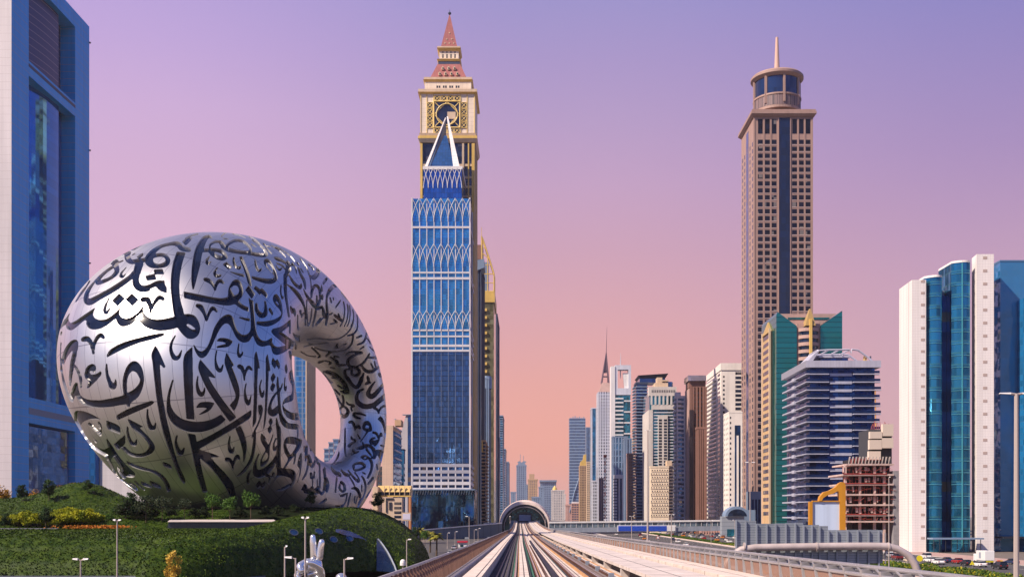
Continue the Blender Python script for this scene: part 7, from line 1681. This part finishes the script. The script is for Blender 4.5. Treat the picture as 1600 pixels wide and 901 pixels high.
# ------------------------------------------------------------------ street lamps
lampm = mat('lamp post paint', (.46, .38, .34), .5, metal=.25); lamph = mat('lamp head', (.72, .68, .66), .4)
def lamp(px_, base_py, top_py, Y, kind, label, armpx=9, z0=0, r=.09, group='street lamps'):
    X = WX(px_, Y); z1 = WZ(top_py, Y); t_ = thing('street_lamp', label, 'street lamp', (X, Y, z0), group); a = armpx / F * Y
    MB().tube([(X, Y, z0), (X, Y, z0 + .8), (X, Y, z0 + .9), (X, Y, z1)], [r * 1.7, r * 1.6, r * 1.15, r * .8], 8).build('pole', lampm, t_)
    def head(sx):
        x1 = X + sx * a; mb = MB(); w_ = max(.16, a * .12)
        mb.hull8([(X + sx * a * .35, Y - w_, z1 - .05), (x1, Y - w_, z1 + .02), (x1, Y + w_, z1 + .02), (X + sx * a * .35, Y + w_, z1 - .05), (X + sx * a * .35, Y - w_ * .7, z1 + .16), (x1, Y - w_ * .5, z1 + .14), (x1, Y + w_ * .5, z1 + .14), (X + sx * a * .35, Y + w_ * .7, z1 + .16)])
        mb.build('lamp_head', lamph, t_); MB().tube([(X, Y, z1 - .1), (X + sx * a * .4, Y, z1 + .05)], r * .5, 6).build('arm', lampm, t_)
    if kind == 'double': head(-1); head(1)
    elif kind == 'left': head(-1)
    elif kind == 'right': head(1)
    elif kind == 'mushroom': MB().lathe(X, Y, [(r, z1 - .3), (a, z1 - .25), (a, z1 + .05), (a * .8, z1 + .3), (a * .3, z1 + .42)], 18).build('lamp_head', lamph, t_)
    elif kind == 'ball': MB().lathe(X, Y, [(.05, z1 - .1), (.3, z1 + .1), (.34, z1 + .3), (.2, z1 + .52), (.05, z1 + .58)], 14).build('lamp_head', lamph, t_)
    return t_
lamp(183, 901, 812.5, 122, 'double', 'tall thin twin headed lamp in front of the flower bed and ivy slope', 6)
lamp(126, 901, 873.5, 110, 'double', 'short twin headed lamp low in front of the ivy slope', 12)
lamp(477, 901, 809, 100, 'double', 'tall twin headed lamp right in front of the chrome hand', 6)
lamp(445, 901, 853.5, 105, 'right', 'short lamp left of the boxy lamp head near the hand', 4)
lamp(462, 901, 871, 96, 'left', 'short lamp with a wide boxy head pointing away from the hand', 17)
lamp(538, 901, 872.5, 96, 'right', 'short lamp with a wide boxy head right of the hand', 14)
lamp(635.5, 901, 842.5, 170, 'right', 'single arm lamp in front of the dark end of the mound', 7)
lamp(629.5, 901, 879, 120, 'mushroom', 'mushroom headed lamp by the arched entrance', 4.6)
lamp(733, 890, 806.5, 330, 'left', 'tall pale lamp in front of the glass podium of the blue tower', 6)
lamp(699, 880, 832, 400, 'right', 'small lamp right of the palms on the side street', 4)
lamp(711, 880, 830, 430, 'right', 'small lamp left of the bus shelter on the side street', 4)
lamp(741, 865, 827, 470, 'right', 'small lamp just right of the tall pale side street lamp', 4)
lamp(747, 860, 825, 500, 'right', 'small lamp farthest along the side street by the walkway', 4)
lamp(651, 870, 822, 350, 'none', 'short plain post beside the palm at the end of the mound', 3)
lamp(797, 828, 807, 600, 'ball', 'ball topped lamp on the left edge of the viaduct before the station', 3, 8)
lamp(852, 826, 806, 600, 'ball', 'ball topped lamp on the right edge of the viaduct before the station', 3, 8)
lamp(1012, 846, 672, 430, 'double', 'very tall grey lamp mast in front of the blue banner', 5, r=.34)
lamp(1049, 850, 803, 460, 'double', 'lamp beside the white end of the banner', 5, r=.2)
lamp(987, 846, 806, 520, 'double', 'lamp in front of the left half of the blue banner', 4, r=.16)
lamp(1111, 852, 812, 440, 'right', 'thin lamp under the right end of the footbridge', 3)
lamp(1148, 850, 812, 420, 'left', 'thin lamp beside the back of the gantry sign', 4)
lamp(1172, 850, 722, 300, 'double', 'tall lamp with level twin arms before the striped base of the tall tower', 8, r=.13)
lamp(1389, 893, 745, 200, 'right', 'slim tall pole at the end of the gantry sign', 2)
lamp(1588, 905, 615, 140, 'double', 'huge close pale lamp mast at the picture edge with long arms', 26, r=.34)
# ------------------------------------------------------------------ gantry sign seen from behind
GY = 140.0
gs = thing('gantry_sign', 'back of a huge grey ribbed highway sign carried by a bent pale pipe gantry', 'road sign', (WX(1270, GY), GY, 0))
panelm = mat('sign back panel', (.30, .33, .37), .5, metal=.35, nscale=.5, namt=.1, lines=[(2, .33, .06)], linecol=(.15, .17, .2))
edges_ = [(1152, 811, 893), (1167, 813, 892), (1184, 817.5, 891), (1200, 817.5, 890), (1214, 817, 889), (1230, 816.5, 888), (1245, 816, 887), (1258, 819.5, 886), (1271, 819.5, 885.5), (1283, 821, 885), (1297, 827.5, 884.5), (1310, 827.5, 884), (1327, 827, 883), (1343, 827, 882.5), (1360, 827, 882), (1376, 827.5, 881.5), (1383, 829, 881)]
for k in range(len(edges_) - 1):
    a, za, ba = edges_[k]; b_ = edges_[k + 1][0]
    pn = MB().box(WX(a, GY) + .015, WX(b_, GY) - .015, GY + .9, GY + 1.0, WZ(ba - 2, GY), WZ(za, GY)).build('panel', panelm, gs)
    x = WX(a, GY); MB().box(x - .09, x + .09, GY + .6, GY + .88, WZ(ba + 3, GY), WZ(za + .5, GY)).build('rib', grey, gs)
pipe = mat('gantry pipe paint', (.52, .43, .40), .45, metal=.2, nscale=.6, namt=.12)
pp = [(1128, 905), (1133, 884), (1143, 868), (1158, 858.5), (1180, 855), (1240, 853.8), (1300, 852.8), (1360, 852.5), (1386, 853), (1402, 857), (1418, 866), (1428, 878), (1434, 892), (1436, 915)]
pv_ = [Vector((WX(a, GY), GY, WZ(b_, GY))) for a, b_ in pp]; pv_ = [Vector((pv_[0].x - .2, GY, 0))] + pv_ + [Vector((pv_[-1].x + .05, GY, 0))]
MB().tube(pv_, .48, 20).build('pipe', pipe, gs, smooth=True)
for px_ in (1163, 1276, 1388):
    x = WX(px_, GY); z = WZ(854, GY); MB().tube([(x - .1, GY, z), (x + .1, GY, z)], .6, 20).build('flange', pipe, gs)
MB().box(WX(1385, GY) - .05, WX(1385, GY) + .05, GY + .3, GY + .5, WZ(880, GY), WZ(832, GY)).build('ladder', steel, gs)
# ------------------------------------------------------------------ billboard in an orange frame
BY = 330.0; k_ = BY / F
bb = thing('billboard', 'pale blank billboard in an orange frame with a wing shaped top', 'billboard', (WX(1290, BY), BY, 0))
om = mat('orange frame paint', (.62, .27, .02), .4, metal=.15, nscale=.3, namt=.08)
MB().box(WX(1269, BY), WX(1313, BY), BY - .3, BY + .2, WZ(831, BY), WZ(783.5, BY)).build('screen', mat('blank pale screen', (.56, .66, .82), .5, nscale=.05, namt=.03), bb)
MB().box(WX(1264, BY), WX(1268.8, BY), BY - .8, BY + 1, 0, WZ(783, BY)).build('left_post', om, bb)
MB().box(WX(1269, BY), WX(1311, BY), BY - .7, BY + .9, WZ(783.3, BY), WZ(781.5, BY)).build('top_rail', om, bb)
wing = [(1311, 830), (1311, 780), (1309.5, 768), (1308, 766.5), (1300, 771), (1292, 773), (1285, 777.5), (1283, 782), (1278.5, 782), (1280, 775.5), (1286, 768.5), (1295, 766), (1304, 761), (1310, 754.5), (1314, 752.5), (1318, 753.5), (1320, 757), (1320, 830)]
MB().slab([(WX(a, BY), WZ(b_, BY)) for a, b_ in wing], BY - .9, BY + 1.1).build('wing_frame', om, bb)
MB().box(WX(1311, BY), WX(1320, BY), BY - .9, BY + 1.1, 0, WZ(830.2, BY)).build('right_post', om, bb)
# ------------------------------------------------------------------ planting strip beside the service road
hl = foliage('roadside hedge leaves', (.02, .05, .008), (.10, .16, .02), .25); hy = foliage('yellow hedge leaves', (.20, .19, .01), (.45, .38, .03), .6)
struct('verge', strip(79.5, 89.4, -100, 1400, .012), lawn)
rs = np.random.RandomState(21)
def hedge_mass(name, label, n_, m_, ylo, yhi, w_, hh, seed):
    r = np.random.RandomState(seed); yy = r.uniform(ylo, yhi, n_); c = .5 + .5 * np.sin(yy * .23 + np.sin(yy * .071) * 3)
    sh = 8 * np.clip((335 - yy) / 80, 0, 1); xx = 80 + sh + r.uniform(0, 1, n_) * (8.4 + sh * .0); keep = r.uniform(0, 1, n_) < .25 + .75 * c; zz_ = r.uniform(.05, 1, n_) ** .7 * hh * (.35 + .65 * c) * (.6 + .4 * np.sin(xx * 1.3 + yy * .4))
    p = np.stack([xx, yy, zz_], 1)[keep]; o = leaf_mesh(name, p, .26, m_, seed=seed); o['kind'] = 'stuff'; tag(o, label, 'hedge')
hedge_mass('hedge_leaves', 'dark green clipped planting along the strip between highway and service road', 80000, hl, 185, 760, 13, .95, 4)
hedge_mass('flowering_leaves', 'patches of yellow flowering plants in the roadside strip', 12000, hy, 185, 480, 13, .9, 6)
# ------------------------------------------------------------------ cars
def carpaint(n, c, rough=.25): 
    m_ = mat(n, c, rough, spec=.6)
    return m_
PA = {'white': carpaint('white car paint', (.78, .76, .74)), 'black': carpaint('black car paint', (.015, .017, .022)), 'red': carpaint('red car paint', (.32, .02, .02)), 'dark red': carpaint('dark red car paint', (.16, .015, .02)),
      'dark blue': carpaint('dark blue car paint', (.02, .04, .10)), 'silver': mat('silver car paint', (.5, .5, .52), .3, metal=.5), 'grey': carpaint('grey car paint', (.12, .13, .15)), 'beige': carpaint('beige car paint', (.55, .45, .33)), 'orange': carpaint('orange car paint', (.6, .2, .02))}
cg = glass('car glass', (.02, .025, .035), (1, 1), .1, .4, .06); tl = mat('tail lamp', (.4, .01, .01), .3); hdl = mat('headlamp', (.75, .75, .78), .15); rimm = mat('wheel rim', (.45, .45, .47), .3, metal=.7)
def bev(o, w=.06):
    m_ = o.modifiers.new('bevel', 'BEVEL'); m_.width = w; m_.segments = 2; m_.limit_method = 'ANGLE'; return o
def car_proto(suv):
    nm = 'parked_suv' if suv else 'saloon_car'
    t_ = thing(nm, 'x', 'car'); L_, W_, H_ = (4.8, 1.92, 1.78) if suv else (4.7, 1.82, 1.45); h0 = .32
    if suv: prof = [(-2.4, .45), (-2.38, 1.0), (-2.3, 1.08), (1.0, 1.12), (2.1, 1.0), (2.38, .85), (2.4, .42), (2.2, .32), (-2.2, .32)]; cab = [(-2.28, 1.08), (-2.12, 1.72), (-1.6, 1.78), (.3, 1.76), (1.15, 1.12)]
    else: prof = [(-2.33, .45), (-2.33, .82), (-2.2, .98), (-1.5, 1.0), (1.0, .95), (2.1, .82), (2.33, .62), (2.35, .36), (2.1, .28), (-2.1, .28)]; cab = [(-1.75, 1.0), (-1.05, 1.38), (-.5, 1.45), (.25, 1.42), (1.2, .95)]
    mb = MB(); n = len(prof)
    for sx in (-1, 1): mb.v += [(sx * W_ / 2, y, z) for y, z in prof]
    mb.f.append(tuple(range(n))); mb.f.append(tuple(range(2 * n - 1, n - 1, -1)))
    for i in range(n): j = (i + 1) % n; mb.f.append((j, i, n + i, n + j))
    bev(mb.build('body', PA['white'], t_), .09)
    mb = MB(); n = len(cab); wb, wt = W_ / 2 - .06, W_ / 2 - .26
    for sx in (-1, 1): mb.v += [(sx * (wb if z < 1.15 else wt), y, z) for y, z in cab]
    mb.f.append(tuple(range(n))); mb.f.append(tuple(range(2 * n - 1, n - 1, -1)))
    for i in range(n): j = (i + 1) % n; mb.f.append((j, i, n + i, n + j))
    mb.build('windows', cg, t_)
    zr = max(z for _, z in cab); ys_ = [y for y, z in cab if z > zr - .1]
    bev(MB().box(-wt - .02, wt + .02, min(ys_) - .1, max(ys_) + .12, zr - .05, zr + .03).build('roof', PA['white'], t_), .04)
    for sx in (-1, 1):
        for y in (-1.42, 1.42):
            wr = .36 if suv else .32; wm = MB(); wm.tube([(sx * (W_ / 2 - .2), y, wr), (sx * (W_ / 2 + .01), y, wr)], wr, 16); w_ = wm.build('wheel', black, t_)
            MB().tube([(sx * (W_ / 2 + .0), y, wr), (sx * (W_ / 2 + .025), y, wr)], wr * .6, 12).build('rim', rimm, w_)
        zl = .9 if suv else .78
        MB().box(sx * (W_ / 2 - .38), sx * (W_ / 2 - .05), -L_ / 2 - .01, -L_ / 2 + .15, zl - .08, zl + .1).build('tail_light', tl, t_)
        MB().box(sx * (W_ / 2 - .45), sx * (W_ / 2 - .08), L_ / 2 - .25, L_ / 2 + .0, .62, .76).build('headlight', hdl, t_)
    return t_
car0 = {False: car_proto(False), True: car_proto(True)}; used0 = {False: False, True: False}
def put_car(X, Y, col, suv, label, group, rz=0.0):
    if not used0[suv]: o = car0[suv]; used0[suv] = True; o.location = (X, Y, .016); o.rotation_euler = (0, 0, rz); o['label'] = label; o['group'] = group
    else: o = dup(car0[suv], (X, Y, .016), rz, label, group)
    for ch in o.children:
        if ch.name.split('.')[0] in ('body', 'roof'):
            ch.material_slots[0].link = 'OBJECT'; ch.material_slots[0].material = PA[col]
    return o
# service road, read off the photograph
near = [(1389, 866, 'white', True, 'white van like car at the head of the service road queue, just past the sign'), (1392, 870, 'silver', False, 'silver saloon beside the white van like car'), (1402, 873.5, 'dark red', True, 'dark red off roader right of the gantry sign end'), (1417, 872.5, 'white', False, 'white saloon right of the dark red off roader'),
        (1421, 878, 'beige', False, 'beige saloon behind the bent gantry pipe'), (1447, 872.5, 'white', True, 'white off roader in front of the white tiled column'), (1453, 878, 'white', False, 'white hatch side by side with the longer white saloon'), (1466, 881, 'white', False, 'long white saloon nearest the hedge under the teal glass bay'),
        (1479, 878.5, 'dark blue', False, 'dark blue saloon between white saloon and red car'), (1497, 880, 'red', False, 'bright red car in the middle of the service road'), (1510, 883, 'black', False, 'black saloon right of the bright red car'), (1531, 885, 'white', False, 'white saloon in front of the box truck'), (1562, 888.5, 'black', True, 'black off roader with taxi style roof board, near the lamp mast'), (1581, 881, 'dark blue', False, 'dark blue saloon partly hidden by the lamp mast')]
for px_, py_, col, suv, lab in near:
    X, Y = ground_at(px_, py_); put_car(X, Y, col, suv, lab, 'cars on the service road', R(random.uniform(-2, 2)) + (math.pi if random.random() < .0 else 0))
tb = thing('roof_board', 'small glowing orange and yellow taxi style board on the black off roader', 'roof sign', (0, 0, 0)); X, Y = ground_at(1562, 888.5); tb.location = (X, Y, 1.83)
MB().box(X - .55, X + .1, Y - .2, Y + .1, 1.83, 2.06).build('red_half', mat('board red', (.7, .12, .03), .4), tb); MB().box(X + .102, X + .6, Y - .2, Y + .1, 1.83, 2.06).build('yellow_half', mat('board yellow', (.75, .45, .03), .4), tb)
# truck
X, Y = ground_at(1538, 880.5); tr_ = thing('box_truck', 'white box truck parked in front of the white tiled column', 'truck', (X, Y, 0))
bev(MB().box(X - 1.2, X + 1.2, Y - 3.2, Y + 2.2, 1.0, 3.4).build('cargo_box', PA['white'], tr_), .06); bev(MB().box(X - 1.1, X + 1.1, Y + 2.4, Y + 4.2, .6, 2.5).build('cab', PA['white'], tr_), .15)
MB().box(X - 1.0, X + 1.0, Y - 3.15, Y + 4.0, .55, .98).build('chassis', darkmetal, tr_); MB().box(X - .9, X + .9, Y - 3.3, Y - 3.16, .6, .9).build('rear_bumper', mat('hazard yellow', (.6, .5, .02), .5), tr_)
MB().box(X - 1.23, X - 1.2, Y - .8, Y + .4, 1.5, 3.0).build('side_door', mat('door grey', (.3, .33, .4), .4), tr_); MB().box(X - .95, X + .95, Y + 4.2, Y + 4.24, 1.5, 2.3).build('windscreen', cg, tr_)
for sx in (-1, 1):
    for dy in (-2.2, 3.2): MB().tube([(X + sx * .8, Y + dy, .45), (X + sx * 1.12, Y + dy, .45)], .45, 16).build('wheel', black, tr_)
# far traffic beyond the hedge and on the highway
rc = random.Random(5); cols = ['white', 'white', 'silver', 'white', 'black', 'grey', 'red', 'dark blue', 'beige', 'white', 'orange']
lanes = [91.5, 96, 100.5, 105, 110, 115.5]; n_ = 0
words_near = ['footbridge pier', 'hedge end', 'station stair', 'pale podium', 'grey portal']
for k in range(72):
    Y = 420 + (k // 2) * 10.5 + rc.uniform(-2, 2); X = lanes[(k * 5 + k // 6) % 6] + rc.uniform(-.4, .4); c_ = cols[k % len(cols)]
    put_car(X, Y, c_, rc.random() < .4, 'small %s car in the distant service road queue beyond the hedge' % c_, 'distant %s cars beyond the hedge' % c_)
for px_, py_, col, suv, lab in [(1106, 866, 'white', False, 'white car on the highway seen through the mesh parapet'), (1090, 869.5, 'orange', False, 'orange car seen through the mesh just left of the white one'), (1147, 875, 'white', False, 'white car on the highway by the bent pipe foot'), (1246, 888, 'white', True, 'white off roader under the middle of the gantry sign'), (1262, 884, 'silver', False, 'silver saloon under the gantry sign, behind the white off roader'),
                                (1012, 851, 'black', False, 'black car on the highway near the tall grey mast foot'), (1050, 856, 'silver', False, 'silver car on the highway beyond the tube parapet'), (1198, 897, 'orange', False, 'orange car low behind the mesh parapet'), (1075, 858, 'grey', False, 'grey car ahead of the silver highway car')]:
    X, Y = ground_at(px_, py_); X = max(15.5, X); put_car(X, Y, col, suv, lab, 'cars on the highway')
for k in range(26):
    Y = 250 + k * 17 + rc.uniform(-4, 4); X = (22, 26.3, 30.5, 34.7, 38.9, 55.1, 59.3, 63.5, 67.7, 71.9)[(k * 7) % 10]; c_ = cols[(k * 3) % len(cols)]
    put_car(X, Y, c_, rc.random() < .35, 'small %s car moving along the wide highway lanes' % c_, 'moving %s cars on the highway' % c_)
# red and white barriers under the sign
for i, (px_, lab) in enumerate(((1310, 'red and white plastic road barrier nearer the wide gap under the sign'), (1330, 'red and white plastic road barrier nearer the sign end'))):
    X, Y = ground_at(px_, 882); t_ = thing('road_barrier', lab, 'barrier', (X, Y, 0), 'plastic barriers under the sign')
    MB().frustum(X - 1.4, X + 0, Y - .3, Y + .3, .02, X - 1.35, X + 0, Y - .15, Y + .15, 1.0).build('white_half', white, t_); MB().frustum(X + .005, X + 1.4, Y - .3, Y + .3, .02, X + .005, X + 1.35, Y - .15, Y + .15, 1.0).build('red_half', redpaint, t_)
# small yellow signs by the hedge
yel = mat('sign yellow', (.75, .62, .02), .5)
X, Y = ground_at(1437, 884); t_ = thing('road_sign', 'round yellow sign behind the curve of the bent pipe', 'road sign', (X, Y, 0)); MB().tube([(X, Y, 0), (X, Y, 1.2)], .05, 6).build('post', steel, t_); MB().tube([(X, Y - .06, 1.9), (X, Y + .02, 1.9)], .75, 20).build('disc', yel, t_)
X, Y = ground_at(1519, 887); t_ = thing('road_sign', 'triangular yellow sign at the hedge before the black saloon', 'road sign', (X, Y, 0)); MB().tube([(X, Y, 0), (X, Y, .9)], .05, 6).build('post', steel, t_); MB().slab([(X - .6, .8), (X + .6, .8), (X, 1.8)], Y - .06, Y).build('triangle', yel, t_)
X, Y = ground_at(1028, 845); t_ = thing('road_sign', 'white and red triangular warning sign on the hedge strip', 'road sign', (X, Y, 0)); MB().tube([(X, Y, 0), (X, Y, 1.4)], .08, 6).build('post', steel, t_); MB().slab([(X - 1.1, 1.2), (X + 1.1, 1.2), (X, 3.1)], Y - .1, Y).build('red_border', redpaint, t_); MB().slab([(X - .7, 1.45), (X + .7, 1.45), (X, 2.65)], Y - .16, Y - .102).build('white_face', white, t_)
# bus shelter and yellow links on the left side street
Ys = 420; t_ = thing('bus_shelter', 'white kiosk shelter with a red roof edge on the side street', 'shelter', (WX(722, Ys), Ys, 0))
MB().box(WX(716, Ys), WX(729, Ys), Ys, Ys + 3, 0, WZ(847, Ys)).build('wall', white, t_); MB().box(WX(714.5, Ys), WX(730.5, Ys), Ys - .5, Ys + 3.5, WZ(846.8, Ys), WZ(844.5, Ys)).build('roof', mat('bright red roof', (.5, .02, .05), .5), t_); MB().box(WX(719, Ys), WX(724, Ys), Ys - .05, Ys - .002, .2, WZ(850, Ys)).build('glass_front', gl, t_)
for px_, py_, col, lab in ((703, 866, 'white', 'white car under the walkway on the side street'), (710, 858, 'silver', 'silver car near the red roofed kiosk'), (744, 851, 'white', 'white car farthest along the side street')):
    X, Y = ground_at(px_, py_); put_car(X, Y, col, False, lab, 'cars on the side street')
